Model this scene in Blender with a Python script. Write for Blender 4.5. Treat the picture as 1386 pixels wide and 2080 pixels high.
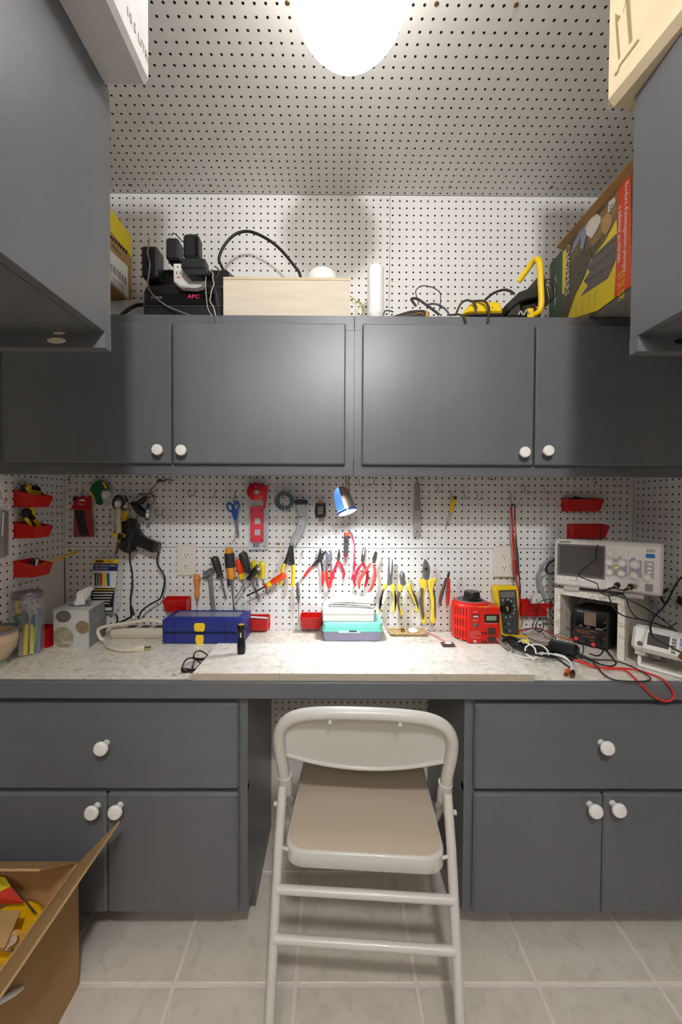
import bpy, math, random
import numpy as np
from mathutils import Vector, Matrix
random.seed(7)
for _o in list(bpy.data.objects): bpy.data.objects.remove(_o)
SC = bpy.context.scene
COL = SC.collection
# ------------------------------------------------------------------ camera
EYE = 1.246
F_PX, CX_PX, CY_PX = 806.41, 682.16, 1042.96
def _rot(yaw, pitch, roll):
    cy, sy = math.cos(yaw), math.sin(yaw); cp, sp = math.cos(pitch), math.sin(pitch); cr, sr = math.cos(roll), math.sin(roll)
    Rz = np.array([[cy,-sy,0],[sy,cy,0],[0,0,1]]); Rx = np.array([[1,0,0],[0,cp,-sp],[0,sp,cp]]); Ry = np.array([[cr,0,sr],[0,1,0],[-sr,0,cr]])
    return Rz @ Rx @ Ry
CAMR = _rot(-.0045, -.0196, -.0047)
cam = bpy.data.cameras.new('camera'); cam_o = bpy.data.objects.new('camera', cam); COL.objects.link(cam_o)
cam.sensor_fit = 'VERTICAL'; cam.sensor_height = 36; cam.sensor_width = 24
cam.lens = F_PX / 2080 * 36
cam.shift_x = (693 - CX_PX) / 2080; cam.shift_y = (CY_PX - 1040) / 2080
cam.clip_start = .02
_m = Matrix.Identity(4)
for r in range(3):
    _m[r][0] = CAMR[r][0]; _m[r][1] = CAMR[r][2]; _m[r][2] = -CAMR[r][1]
_m[2][3] = EYE
cam_o.matrix_world = _m
SC.camera = cam_o
# ------------------------------------------------------------------ world, exposure
w = bpy.data.worlds.new('world'); SC.world = w; w.use_nodes = True
w.node_tree.nodes['Background'].inputs[0].default_value = (.9, .93, 1, 1)
w.node_tree.nodes['Background'].inputs[1].default_value = .05
SC.view_settings.view_transform = 'Standard'; SC.view_settings.look = 'None'
SC.view_settings.gamma = 1; SC.view_settings.use_curve_mapping = False
SC.view_settings.exposure = -0.1
GLOBE_STRENGTH = 8.5      # the ceiling globe in view
GLOBE2_STRENGTH = 560.0   # small bare bulb over the photographer
FILL_GLOBE_STRENGTH = 30.0    # large opal globe further back, unseen, added for soft fill
LAMP_POWER = 14.0          # clip lamp over the bench
# ------------------------------------------------------------------ helpers
def ray(px, py):
    r = CAMR @ np.array([(px - CX_PX) / F_PX, 1, -(py - CY_PX) / F_PX]); return r
def at(px, py, Y):
    """point of the room seen at a photo position, on the upright plane at depth Y"""
    r = ray(px, py); r = r * (Y / r[1]); return Vector((r[0], r[1], r[2] + EYE))
def atz(px, py, Z):
    r = ray(px, py); r = r * ((Z - EYE) / r[2]); return Vector((r[0], r[1], r[2] + EYE))
def atx(px, py, X):
    r = ray(px, py); r = r * (X / r[0]); return Vector((r[0], r[1], r[2] + EYE))
def lin(c):
    return tuple(((v/255)/12.92 if v/255 <= .04045 else ((v/255+.055)/1.055)**2.4) for v in c)
MATS = {}
def M(name, rgb, rough=.5, metal=0, var=0, vscale=20, bump=0, bscale=200, spec=.5, stretch=None, trans=0, emit=0, alpha=1, coat=0, ior=1.45, rgb2=None):
    if name in MATS: return MATS[name]
    m = bpy.data.materials.new(name); m.use_nodes = True; nt = m.node_tree; b = nt.nodes['Principled BSDF']
    c = lin(rgb) + (1,)
    b.inputs['Base Color'].default_value = c; b.inputs['Roughness'].default_value = rough; b.inputs['Metallic'].default_value = metal
    b.inputs['Specular IOR Level'].default_value = spec; b.inputs['Transmission Weight'].default_value = trans; b.inputs['IOR'].default_value = ior
    b.inputs['Coat Weight'].default_value = coat; b.inputs['Alpha'].default_value = alpha
    if emit:
        b.inputs['Emission Color'].default_value = c; b.inputs['Emission Strength'].default_value = emit
    tc = nt.nodes.new('ShaderNodeTexCoord'); mp = nt.nodes.new('ShaderNodeMapping'); nt.links.new(tc.outputs['Object'], mp.inputs[0])
    if stretch: mp.inputs['Scale'].default_value = stretch
    if var or rgb2:
        n = nt.nodes.new('ShaderNodeTexNoise'); n.inputs['Scale'].default_value = vscale; n.inputs['Detail'].default_value = 6; n.inputs['Roughness'].default_value = .6
        nt.links.new(mp.outputs[0], n.inputs[0])
        rp = nt.nodes.new('ShaderNodeValToRGB')
        c2 = lin(rgb2) if rgb2 else tuple(v*(1-var) for v in c[:3])
        rp.color_ramp.elements[0].position = .35; rp.color_ramp.elements[1].position = .65
        rp.color_ramp.elements[0].color = tuple(c2) + (1,)
        rp.color_ramp.elements[1].color = tuple(min(1, v*(1+var*.5)) for v in c[:3]) + (1,)
        nt.links.new(n.outputs[0], rp.inputs[0]); nt.links.new(rp.outputs[0], b.inputs['Base Color'])
    if bump:
        n2 = nt.nodes.new('ShaderNodeTexNoise'); n2.inputs['Scale'].default_value = bscale; n2.inputs['Detail'].default_value = 4
        nt.links.new(mp.outputs[0], n2.inputs[0])
        bp = nt.nodes.new('ShaderNodeBump'); bp.inputs['Strength'].default_value = bump; bp.inputs['Distance'].default_value = .002
        nt.links.new(n2.outputs[0], bp.inputs['Height']); nt.links.new(bp.outputs[0], b.inputs['Normal'])
    MATS[name] = m
    return m
ORG = {}
def _place(o, parent):
    COL.objects.link(o)
    if parent is not None: o.parent = parent
def thing(name, label, cat, loc=(0,0,0), rot=(0,0,0), group=None, local=False):
    o = bpy.data.objects.new(name, None); COL.objects.link(o); o.empty_display_size = .05
    o.location = loc; o.rotation_euler = rot; o['label'] = label; o['category'] = cat
    if group: o['group'] = group
    ORG[o.name] = Vector((0,0,0)) if local else Vector(loc)
    return o
def tag(o, label, cat, group=None):
    o['label'] = label; o['category'] = cat
    if group: o['group'] = group
    return o
def catmull(pts, n=6, closed=False):
    P = [Vector(p) for p in pts]; out = []; L = len(P)
    if L < 3: return P
    rng = range(L if closed else L-1)
    for i in rng:
        if closed: p0, p1, p2, p3 = P[i-1], P[i], P[(i+1) % L], P[(i+2) % L]
        else: p0, p1, p2, p3 = P[max(i-1,0)], P[i], P[i+1], P[min(i+2,L-1)]
        for k in range(n):
            t = k/n
            out.append(.5*((2*p1)+(p2-p0)*t+(2*p0-5*p1+4*p2-p3)*t*t+(3*p1-p0-3*p2+p3)*t**3))
    if not closed: out.append(P[-1])
    return out
def inset(poly, d):
    n = len(poly); out = []
    area = sum(poly[i][0]*poly[(i+1)%n][1]-poly[(i+1)%n][0]*poly[i][1] for i in range(n))
    s = 1 if area > 0 else -1
    for i in range(n):
        a, b, c = Vector(poly[i-1]), Vector(poly[i]), Vector(poly[(i+1)%n])
        e1 = (b-a); e2 = (c-b)
        if e1.length < 1e-9 or e2.length < 1e-9: out.append((b.x, b.y)); continue
        e1.normalize(); e2.normalize()
        n1 = Vector((-e1.y, e1.x))*s; n2 = Vector((-e2.y, e2.x))*s
        m = n1+n2
        if m.length < 1e-6: m = n1
        m.normalize(); k = max(.45, m.dot(n1))
        out.append((b.x+m.x*d/k, b.y+m.y*d/k))
    return out
class B:
    def __init__(s): s.v = []; s.f = []; s.mi = []; s.cur = 0; s.T = None
    def _add(s, vs, fs):
        k = len(s.v)
        if s.T is not None: vs = [s.T @ Vector(p) for p in vs]
        s.v += [tuple(p) for p in vs]; s.f += [tuple(i+k for i in f) for f in fs]; s.mi += [s.cur]*len(fs); return s
    def mat(s, i): s.cur = i; return s
    def bx(s, x0, x1, y0, y1, z0, z1, b=0):
        if x0 > x1: x0, x1 = x1, x0
        if y0 > y1: y0, y1 = y1, y0
        if z0 > z1: z0, z1 = z1, z0
        if b <= 0:
            vs = [(x,y,z) for x in (x0,x1) for y in (y0,y1) for z in (z0,z1)]
            return s._add(vs, [(0,1,3,2),(4,6,7,5),(0,4,5,1),(2,3,7,6),(0,2,6,4),(1,5,7,3)])
        b = min(b, (x1-x0)*.49, (y1-y0)*.49, (z1-z0)*.49)
        vs = []; idx = {}
        for i, (x, sx) in enumerate(((x0,1),(x1,-1))):
            for j, (y, sy) in enumerate(((y0,1),(y1,-1))):
                for k, (z, sz) in enumerate(((z0,1),(z1,-1))):
                    for a, p in enumerate(((x,y+sy*b,z+sz*b),(x+sx*b,y,z+sz*b),(x+sx*b,y+sy*b,z))):
                        idx[i,j,k,a] = len(vs); vs.append(p)
        fs = []
        def I(i,j,k,a): return idx[i,j,k,a]
        for i in (0,1):
            fs.append([I(i,0,0,0),I(i,1,0,0),I(i,1,1,0),I(i,0,1,0)]); fs.append([I(0,i,0,1),I(1,i,0,1),I(1,i,1,1),I(0,i,1,1)]); fs.append([I(0,0,i,2),I(1,0,i,2),I(1,1,i,2),I(0,1,i,2)])
        for p in (0,1):
            for q in (0,1):
                fs.append([I(0,p,q,1),I(1,p,q,1),I(1,p,q,2),I(0,p,q,2)]); fs.append([I(p,0,q,0),I(p,1,q,0),I(p,1,q,2),I(p,0,q,2)]); fs.append([I(p,q,0,0),I(p,q,1,0),I(p,q,1,1),I(p,q,0,1)])
                for r in (0,1): fs.append([I(p,q,r,0),I(p,q,r,1),I(p,q,r,2)])
        c = Vector(((x0+x1)/2,(y0+y1)/2,(z0+z1)/2)); out = []
        for f in fs:
            a, bb, d = Vector(vs[f[0]]), Vector(vs[f[1]]), Vector(vs[f[2]])
            nrm = (bb-a).cross(d-a); ctr = sum((Vector(vs[i]) for i in f), Vector())/len(f)
            out.append(f if nrm.dot(ctr-c) > 0 else f[::-1])
        return s._add(vs, out)
    def cb(s, c, sz, b=0):
        return s.bx(c[0]-sz[0]/2,c[0]+sz[0]/2,c[1]-sz[1]/2,c[1]+sz[1]/2,c[2]-sz[2]/2,c[2]+sz[2]/2,b)
    def loft(s, rings, cap=True, closed=True):
        n = len(rings[0]); vs = [p for r in rings for p in r]; fs = []
        for a in range(len(rings)-1):
            for i in range(n if closed else n-1):
                j = (i+1) % n; fs.append((a*n+i, a*n+j, (a+1)*n+j, (a+1)*n+i))
        if cap: fs.append(tuple(range(n))[::-1]); fs.append(tuple(range((len(rings)-1)*n, len(rings)*n)))
        return s._add(vs, fs)
    def prism(s, poly, a, b, bev=0, axis='y'):
        """poly in the two other axes, extruded from a to b"""
        area = sum(poly[i][0]*poly[(i+1)%len(poly)][1]-poly[(i+1)%len(poly)][0]*poly[i][1] for i in range(len(poly)))
        if area < 0: poly = poly[::-1]
        mp = {'y': lambda u,v,t: (u,t,v), 'x': lambda u,v,t: (t,u,v), 'z': lambda u,v,t: (u,v,t)}[axis]
        flip = axis == 'y'
        if a > b: a, b = b, a
        if bev: ins = inset(poly, bev); R = [(ins,a),(poly,a+bev),(poly,b-bev),(ins,b)]
        else: R = [(poly,a),(poly,b)]
        rings = [[mp(u,v,t) for u,v in (p[::-1] if flip else p)] for p,t in R]
        return s.loft(rings)
    def frame(s, outer, inner, a, b):
        """plate with a hole; outer and inner have the same number of points, in x,z, extruded in y"""
        n = len(outer); vs = []
        for t in (a, b):
            vs += [(u,t,v) for u,v in outer] + [(u,t,v) for u,v in inner]
        fs = []
        for i in range(n):
            j = (i+1) % n
            fs += [(i,j,n+j,n+i), (2*n+i,3*n+i,3*n+j,2*n+j), (i,2*n+i,2*n+j,j), (n+i,n+j,3*n+j,3*n+i)]
        return s._add(vs, fs)
    def tube(s, pts, r, seg=8, closed=False, sm=0, cap=True):
        P = catmull(pts, sm, closed) if sm else [Vector(p) for p in pts]
        n = len(P)
        if n < 2: return s
        rs = r if isinstance(r, (list, tuple)) else None
        rings = []; prev = None
        for i, p in enumerate(P):
            if closed: t = P[(i+1)%n]-P[i-1]
            else: t = P[min(i+1,n-1)]-P[max(i-1,0)]
            if t.length < 1e-9: t = Vector((0,0,1))
            t.normalize()
            if prev is None:
                u = t.cross(Vector((0,0,1)));  u = u if u.length > .1 else t.cross(Vector((0,1,0)))
            else: u = prev - t*prev.dot(t)
            u.normalize(); prev = u; v = t.cross(u)
            if rs: q = i/(n-1)*(len(rs)-1); k = min(int(q), len(rs)-2); rr = rs[k]+(rs[k+1]-rs[k])*(q-k)
            else: rr = r
            rings.append([p+(u*math.cos(a)+v*math.sin(a))*rr for a in [2*math.pi*j/seg for j in range(seg)]])
        if closed:
            vs = [q for rg in rings for q in rg]; fs = []
            for a in range(n):
                b = (a+1)%n
                for i in range(seg): j = (i+1)%seg; fs.append((a*seg+i,b*seg+i,b*seg+j,a*seg+j)[::-1])
            return s._add(vs, fs)
        return s.loft(rings, cap)
    def lathe(s, prof, o, ax=(0,0,1), seg=20, cap=True, sx=1, u=None):
        ax = Vector(ax).normalized(); o = Vector(o)
        if u is None:
            u = ax.cross(Vector((0,1,0))); u = u if u.length > .1 else ax.cross(Vector((1,0,0)))
        u = Vector(u).normalized(); v = ax.cross(u)
        rings = [[o+ax*h+(u*math.cos(a)*sx+v*math.sin(a))*max(r,1e-5) for a in [2*math.pi*j/seg for j in range(seg)]] for r,h in prof]
        return s.loft(rings, cap)
    def ball(s, c, r, seg=14, rings=8, sc=(1,1,1)):
        c = Vector(c); R = []
        for i in range(1, rings):
            a = -math.pi/2+math.pi*i/rings
            R.append([c+Vector((math.cos(a)*math.cos(t)*r*sc[0], math.cos(a)*math.sin(t)*r*sc[1], math.sin(a)*r*sc[2])) for t in [2*math.pi*j/seg for j in range(seg)]])
        return s.loft(R)
    def quad(s, a, b, c, d): return s._add([a,b,c,d], [(0,1,2,3)])
    def done(s, name, mats, parent=None, smooth=False, label=None, origin=None):
        me = bpy.data.meshes.new(name)
        V = s.v
        if parent is not None: off = ORG.get(parent.name, Vector((0,0,0)))
        elif origin is not None: off = Vector(origin)
        else:
            xs = [p[0] for p in V]; ys = [p[1] for p in V]; zs = [p[2] for p in V]
            off = Vector(((min(xs)+max(xs))/2, (min(ys)+max(ys))/2, min(zs)))
        me.from_pydata([(p[0]-off.x, p[1]-off.y, p[2]-off.z) for p in V], [], s.f)
        if not isinstance(mats, (list, tuple)): mats = [mats]
        for m in mats: me.materials.append(m)
        if len(mats) > 1: me.polygons.foreach_set('material_index', s.mi)
        if smooth:
            me.polygons.foreach_set('use_smooth', [True]*len(s.f))
            try: me.set_sharp_from_angle(angle=math.radians(42))
            except Exception: pass
        me.update()
        o = bpy.data.objects.new(name, me); _place(o, parent)
        if parent is None: o.location = off
        ORG[o.name] = off
        if label: o['label'] = label
        return o
def copy_tree(o, parent=None, delta=None, rotz=None):
    c = o.copy(); COL.objects.link(c); c.parent = parent
    if parent is None:
        if delta is not None: c.location = o.location + Vector(delta)
        if rotz is not None: c.rotation_euler[2] = rotz
    for ch in list(o.children): copy_tree(ch, c)
    return c
def dup(root, loc, label=None, rotz=None, group=None):
    c = copy_tree(root); c.location = loc
    if rotz is not None: c.rotation_euler = (0,0,rotz)
    if label: c['label'] = label
    if group: c['group'] = group
    return c
def text(s, c, right, up, h, mat, parent, name='lettering', wid=None, ext=.0002, bold=0, sp=1):
    cu = bpy.data.curves.new(name, 'FONT'); cu.body = s; cu.align_x = 'CENTER'; cu.align_y = 'CENTER'; cu.size = 1; cu.resolution_u = 2
    cu.offset = bold; cu.space_character = sp
    t = bpy.data.objects.new('tmp_text', cu); COL.objects.link(t)
    dg = bpy.context.evaluated_depsgraph_get(); me = bpy.data.meshes.new_from_object(t.evaluated_get(dg))
    bpy.data.objects.remove(t)
    n = len(me.vertices)
    if n == 0: return None
    co = np.zeros(n*3); me.vertices.foreach_get('co', co); co = co.reshape(-1,3)
    lo, hi = co.min(0), co.max(0); co -= (lo+hi)/2
    k = h/max(1e-6, hi[1]-lo[1]); kx = k if wid is None else wid/max(1e-6, hi[0]-lo[0])
    R = np.array(Vector(right).normalized()); U = np.array(Vector(up).normalized()); N = np.cross(R, U)
    off = ORG.get(parent.name, Vector((0,0,0)))
    W = np.array(c) - np.array(off) + np.outer(co[:,0]*kx, R) + np.outer(co[:,1]*k, U) + N*ext
    me.vertices.foreach_set('co', W.ravel()); me.materials.clear(); me.materials.append(mat); me.update(); me.name = name
    o = bpy.data.objects.new(name, me); _place(o, parent); ORG[o.name] = off
    return o
def struct(o): o['kind'] = 'structure'; return o
def pxo(pts, Y, sm=0, closed=True):
    """outline read off the photograph, set at depth Y: (x, z) pairs"""
    P = [at(a, b, Y) for a, b in pts]
    if sm: P = catmull(P, sm, closed)
    return [(p.x, p.z) for p in P]
# ------------------------------------------------------------------ materials of the room
IN = .0254
WB, WU, WL, WR, ZC = 1.5202, 1.4533, -1.0286, 1.1492, 1.1201 + EYE
YB = -1.75
m_peg = M('pegboard_white', (226,225,222), .42, var=.03, vscale=6, bump=.05, bscale=500)
m_dark = M('wall_cavity', (40,34,28), .9)
m_hole = M('hardboard_core', (74,58,42), .9)
m_stud = M('stud_wood', (150,140,125), .8, var=.2)
m_wallp = M('painted_wall', (226,222,214), .55, var=.02, vscale=8, bump=.08, bscale=300)
m_wallb = M('painted_wall_taupe', (138,131,122), .6, var=.03, vscale=8)
m_brass = M('brass_screw', (140,110,60), .35, metal=.9)
def grey_paint(name, stretch):
    m = M(name, (98,100,104), .32, var=.05, vscale=3, bump=.12, bscale=140, stretch=stretch)
    return m
m_grey = grey_paint('grey_paint_vertical', (6, 6, .5))
m_greyh = grey_paint('grey_paint_horizontal', (.5, 6, 6))
m_white = M('white_glazed_knob', (238,236,230), .18, coat=.3)
m_steel = M('zinc_wire', (178,178,176), .3, metal=.9)
m_black = M('black_plastic', (24,24,25), .4)
m_blackrub = M('black_rubber', (20,20,21), .6)
m_redbin = M('red_plastic', (196,22,18), .3, var=.05)
m_chrome = M('chrome_steel', (190,190,190), .2, metal=1)
m_steeld = M('tool_steel', (120,118,116), .35, metal=.8)
m_yel = M('yellow_plastic', (238,200,30), .38)
# ------------------------------------------------------------------ pegboard panels with drilled holes
def pegboard(name, O, U, V, N, u0, u1, v0, v1, hu, hv, parent, r=.0035, depth=.006, skip=None, mat=None):
    """board in the plane O + u U + v V facing N; holes on the inch grid through (hu, hv)"""
    def grid(a, b, h):
        k0 = math.ceil((a + r*1.3 - h)/IN); k1 = math.floor((b - r*1.3 - h)/IN)
        c = h + np.arange(k0, k1+1)*IN
        e = np.concatenate([[a], (c[:-1]+c[1:])/2, [b]]); return c, e
    cu, eu = grid(u0, u1, hu); cv, ev = grid(v0, v1, hv)
    nu, nv = len(cu), len(cv)
    ang = np.radians(22.5 + 45*np.arange(8)); ca, sa = np.cos(ang)*r, np.sin(ang)*r
    A, Bv = np.meshgrid(np.arange(nu), np.arange(nv), indexing='ij'); A = A.ravel(); Bv = Bv.ravel(); n = len(A)
    uu = np.zeros((n, 20)); vv = np.zeros((n, 20)); dd = np.zeros((n, 20))
    uu[:,0] = eu[A+1]; vv[:,0] = ev[Bv+1]; uu[:,1] = eu[A]; vv[:,1] = ev[Bv+1]; uu[:,2] = eu[A]; vv[:,2] = ev[Bv]; uu[:,3] = eu[A+1]; vv[:,3] = ev[Bv]
    uu[:,4:12] = cu[A][:,None] + ca; vv[:,4:12] = cv[Bv][:,None] + sa
    uu[:,12:20] = uu[:,4:12]; vv[:,12:20] = vv[:,4:12]; dd[:,12:20] = -depth
    O, U, V, N = (np.array(x, float) for x in (O, U, V, N))
    P = O + uu[...,None]*U + vv[...,None]*V + dd[...,None]*N
    tri = []; quad = []
    for k in range(4):
        h0, h1, h2 = 4+(2*k)%8, 4+(2*k+1)%8, 4+(2*k+2)%8
        tri.append((k, h1, h0)); quad.append((k, (k+1)%4, h2, h1))
    for k in range(8): quad.append((4+k, 4+(k+1)%8, 12+(k+1)%8, 12+k))
    flip = np.dot(np.cross(U, V), N) < 0
    fs = [t for t in tri] + [q for q in quad]
    if flip: pass
    else: fs = [f for f in fs]
    lens = np.array([len(f) for f in fs]); base = np.concatenate([np.array(f) for f in fs])
    # orient: front faces should face N
    a, b, c = P[0][list(fs[0])][:3]
    if np.dot(np.cross(b-a, c-a), N) < 0:
        base = np.concatenate([np.array(f[::-1]) for f in fs])
    loops = (base[None,:] + (np.arange(n)*20)[:,None]).ravel()
    starts = np.concatenate([[0], np.cumsum(np.tile(lens, n))[:-1]])
    off = ORG.get(parent.name, Vector((0,0,0))) if parent else Vector((0,0,0))
    me = bpy.data.meshes.new(name); me.vertices.add(n*20); me.vertices.foreach_set('co', (P.reshape(-1,3) - np.array(off)).ravel())
    me.loops.add(len(loops)); me.loops.foreach_set('vertex_index', loops)
    me.polygons.add(len(starts)); me.polygons.foreach_set('loop_start', starts); me.polygons.foreach_set('loop_total', np.tile(lens, n))
    me.polygons.foreach_set('use_smooth', np.zeros(len(starts), bool)); me.update(calc_edges=True)
    me.materials.append(mat or m_peg); me.materials.append(m_hole)
    me.polygons.foreach_set('material_index', np.tile(np.array([0]*8+[1]*8), n))
    o = bpy.data.objects.new(name, me); _place(o, parent)
    ORG[o.name] = off
    return o
def slab(name, x0, x1, y0, y1, z0, z1, mat, b=0):
    o = B().bx(x0,x1,y0,y1,z0,z1,b).done(name, mat, origin=((x0+x1)/2,(y0+y1)/2,z0)); return struct(o)
def screws(parent, pts, n, r=.0045):
    for p in pts:
        B().lathe([(r,0),(r,.0008),(r*.6,.0022),(r*.15,.0024)], p, n, 10).done('screw', m_brass, parent, True)
E1 = EYE
# back wall below the cabinets: cavity sheet + two rows of boards; hole grid measured on the photograph
HBX, HBZ = -1.0074, .1066 + E1
wall_back = slab('wall_back', WL-.05, WR+.05, WB+.03, WB+.08, 0, ZC+.05, m_dark)
ORG[wall_back.name] = Vector(((WL+WR)/2, WB+.055, 0)) if False else ORG[wall_back.name]
zs = at(700, 1113, WB).z
X_, Z_, Nb = (1,0,0), (0,0,1), (0,-1,0)
pegboard('pegboard_panel', (0,WB,0), X_, Z_, Nb, WL, WR, zs+.0008, 1.45, HBX, HBZ, wall_back)
pegboard('pegboard_panel', (0,WB,0), X_, Z_, Nb, WL, WR, .74, zs-.0008, HBX, HBZ - .0254*12 + (-.0035), wall_back)
pegboard('pegboard_panel', (0,WB,0), X_, Z_, Nb, -.26, .40, .27, .735, -.2203, -.7604+E1, wall_back)
for sx in (at(351,1000,WB).x, at(565,1000,WB).x, at(779,1000,WB).x, at(993,1000,WB).x, at(1207,1000,WB).x):
    B().bx(sx-.019,sx+.019,WB+.007,WB+.03,.27,1.45).done('stud', m_stud, wall_back)
B().bx(WL-.04,WR+.04,WB+.002,WB+.01,0,.268).done('lower_board', m_wallp, wall_back)
screws(wall_back, [at(a,b,WB-.0005) for a,b in ((140,974),(139,1103),(141,1118),(345,981),(564,972),(566,1105),(566,1120),(778.5,984),(778,1093),(778,1120),(999,974),(1211,980))], (0,-1,0))
# upper board, furred out above the cabinets, seam down the middle
wall_upper = slab('wall_upper', WL-.05, WR+.05, WU+.025, WU+.03, 1.45, ZC+.02, m_dark)
xs_ = at(792,500,WU).x
pegboard('pegboard_panel', (0,WU,0), X_, Z_, Nb, WL, xs_-.0006, 1.46, ZC-.001, -.8018, 1.1022+E1, wall_upper)
pegboard('pegboard_panel', (0,WU,0), X_, Z_, Nb, xs_+.0006, WR, 1.46, ZC-.001, .4108, 1.0998+E1, wall_upper)
B().bx(WL,WR,WU+.006,WB+.02,1.445,1.452).done('furring', m_dark, wall_upper)
screws(wall_upper, [at(1027,411,WU-.0005)], (0,-1,0), .004)
for a,b in ((797,571),(913,453),(1068,427)):
    B().lathe([(.0033,0),(.003,.0012)], at(a,b,WU), (0,-1,0), 8).done('hole_plug', M('plug_ochre',(190,150,70),.6) if a==797 else M('plug_grey',(150,148,140),.6), wall_upper)
# ceiling board
ceiling = slab('ceiling', WL-.06, WR+.06, YB-.05, WB+.08, ZC+.03, ZC+.09, m_dark)
CHX, CHY = -.3863, .9091
pegboard('pegboard_panel', (0,0,ZC), (1,0,0), (0,1,0), (0,0,-1), WL, WR, .30, WU-.0005, CHX, CHY, ceiling)
pegboard('pegboard_panel', (0,0,ZC), (1,0,0), (0,1,0), (0,0,-1), WL, WR, .30-1.0, .30-.0012, CHX, CHY, ceiling)
B().bx(WL,WR,YB,-.7012,ZC,ZC+.006).done('plain_board', m_peg, ceiling)
screws(ceiling, [atz(a,b,ZC-.0004) for a,b in ((264,376),(428,377),(915,380),(1121,380),(584,6),(887,8),(1049,10))], (0,0,-1), .0052)
# side walls
wall_left = slab('wall_left', WL-.08, WL-.03, YB-.05, WB+.08, 0, ZC+.05, m_dark)
pz_l = at(0,0,1).x
yl_end = atx(88,1190,WL).y; zl_split = atx(60,1200,WL).z
pegboard('pegboard_panel', (WL,0,0), (0,1,0), Z_, (1,0,0), .85, WB-.001, atx(100,1133,WL).z, 1.45, 1.2508, .0929+E1, wall_left)
pegboard('pegboard_panel', (WL,0,0), (0,1,0), Z_, (1,0,0), .85, yl_end, .74, atx(100,1133,WL).z-.001, 1.2508, .0929+E1, wall_left)
B().bx(WL-.012,WL-.003,yl_end,WB,.74,atx(100,1133,WL).z-.001).done('plain_board', m_wallp, wall_left)
B().bx(WL-.01,WL,YB,.849,0,ZC).done('painted_board', m_wallb, wall_left)
B().bx(WL-.01,WL,.85,WB+.02,0,.739).done('painted_board', m_wallp, wall_left)
B().bx(WL-.01,WL,.85,WB+.02,1.451,ZC).done('painted_board', m_wallp, wall_left)
wall_right = slab('wall_right', WR+.03, WR+.08, YB-.05, WB+.08, 0, ZC+.05, m_dark)
pegboard('pegboard_panel', (WR,0,0), (0,1,0), Z_, (-1,0,0), .85, WB-.001, .74, 1.45, 1.5202, .0942+E1, wall_right)
B().bx(WR,WR+.01,YB,.849,0,ZC).done('painted_board', m_wallb, wall_right)
B().bx(WR,WR+.01,.85,WB+.02,0,.739).done('painted_board', m_wallp, wall_right)
B().bx(WR,WR+.01,.85,WB+.02,1.451,ZC).done('painted_board', m_wallp, wall_right)
wall_front = slab('wall_front', WL-.06, WR+.06, YB-.06, YB, 0, ZC+.05, m_wallb)
# floor: 12 inch tiles on a 0.3155 m pitch
def stone(name, c1, c2, c3, s1, s2, rough, bump=.02, distort=.6):
    m = bpy.data.materials.new(name); m.use_nodes = True; nt = m.node_tree; b = nt.nodes['Principled BSDF']
    b.inputs['Roughness'].default_value = rough
    tc = nt.nodes.new('ShaderNodeTexCoord'); gm = nt.nodes.new('ShaderNodeNewGeometry')
    n1 = nt.nodes.new('ShaderNodeTexNoise'); n1.inputs['Scale'].default_value = s1; n1.inputs['Detail'].default_value = 8; n1.inputs['Roughness'].default_value = .62; n1.inputs['Distortion'].default_value = distort
    n2 = nt.nodes.new('ShaderNodeTexNoise'); n2.inputs['Scale'].default_value = s2; n2.inputs['Detail'].default_value = 5; n2.inputs['Distortion'].default_value = distort*1.5
    for n in (n1, n2): nt.links.new(gm.outputs['Position'], n.inputs[0])
    r1 = nt.nodes.new('ShaderNodeValToRGB'); e = r1.color_ramp.elements; e[0].position = .3; e[1].position = .7; e[0].color = lin(c1)+(1,); e[1].color = lin(c2)+(1,)
    r2 = nt.nodes.new('ShaderNodeValToRGB'); e = r2.color_ramp.elements; e[0].position = .52; e[1].position = .72; e[0].color = (0,0,0,1); e[1].color = (1,1,1,1)
    mx = nt.nodes.new('ShaderNodeMix'); mx.data_type = 'RGBA'
    nt.links.new(n1.outputs[0], r1.inputs[0]); nt.links.new(n2.outputs[0], r2.inputs[0])
    nt.links.new(r2.outputs[0], mx.inputs['Factor']); nt.links.new(r1.outputs[0], mx.inputs['A']); mx.inputs['B'].default_value = lin(c3)+(1,)
    nt.links.new(mx.outputs['Result'], b.inputs['Base Color'])
    bp = nt.nodes.new('ShaderNodeBump'); bp.inputs['Strength'].default_value = bump*10; bp.inputs['Distance'].default_value = .0008; nt.links.new(n1.outputs[0], bp.inputs['Height']); nt.links.new(bp.outputs[0], b.inputs['Normal'])
    MATS[name] = m; return m
m_tile = stone('floor_tile', (212,203,191), (224,216,205), (203,194,182), 9, 22, .45)
m_grout = M('grout', (232,222,213), .8, var=.06, vscale=60)
floor = slab('floor', WL-.06, WR+.06, YB-.05, WB+.08, -.06, -.0025, m_grout)
TP = .3155; GX, GY = -.0945, 1.0085
i0 = math.floor((WL-GX)/TP); i1 = math.ceil((WR-GX)/TP); j0 = math.floor((YB-GY)/TP); j1 = math.ceil((WB-GY)/TP)
for i in range(i0, i1):
    for j in range(j0, j1):
        x0, x1 = max(WL, GX+i*TP+.0055), min(WR, GX+(i+1)*TP-.0055); y0, y1 = max(YB, GY+j*TP+.0055), min(WB, GY+(j+1)*TP-.0055)
        if x1-x0 < .01 or y1-y0 < .01: continue
        B().bx(x0,x1,y0,y1,-.008,0,.0015).done('tile', m_tile, floor)
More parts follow.
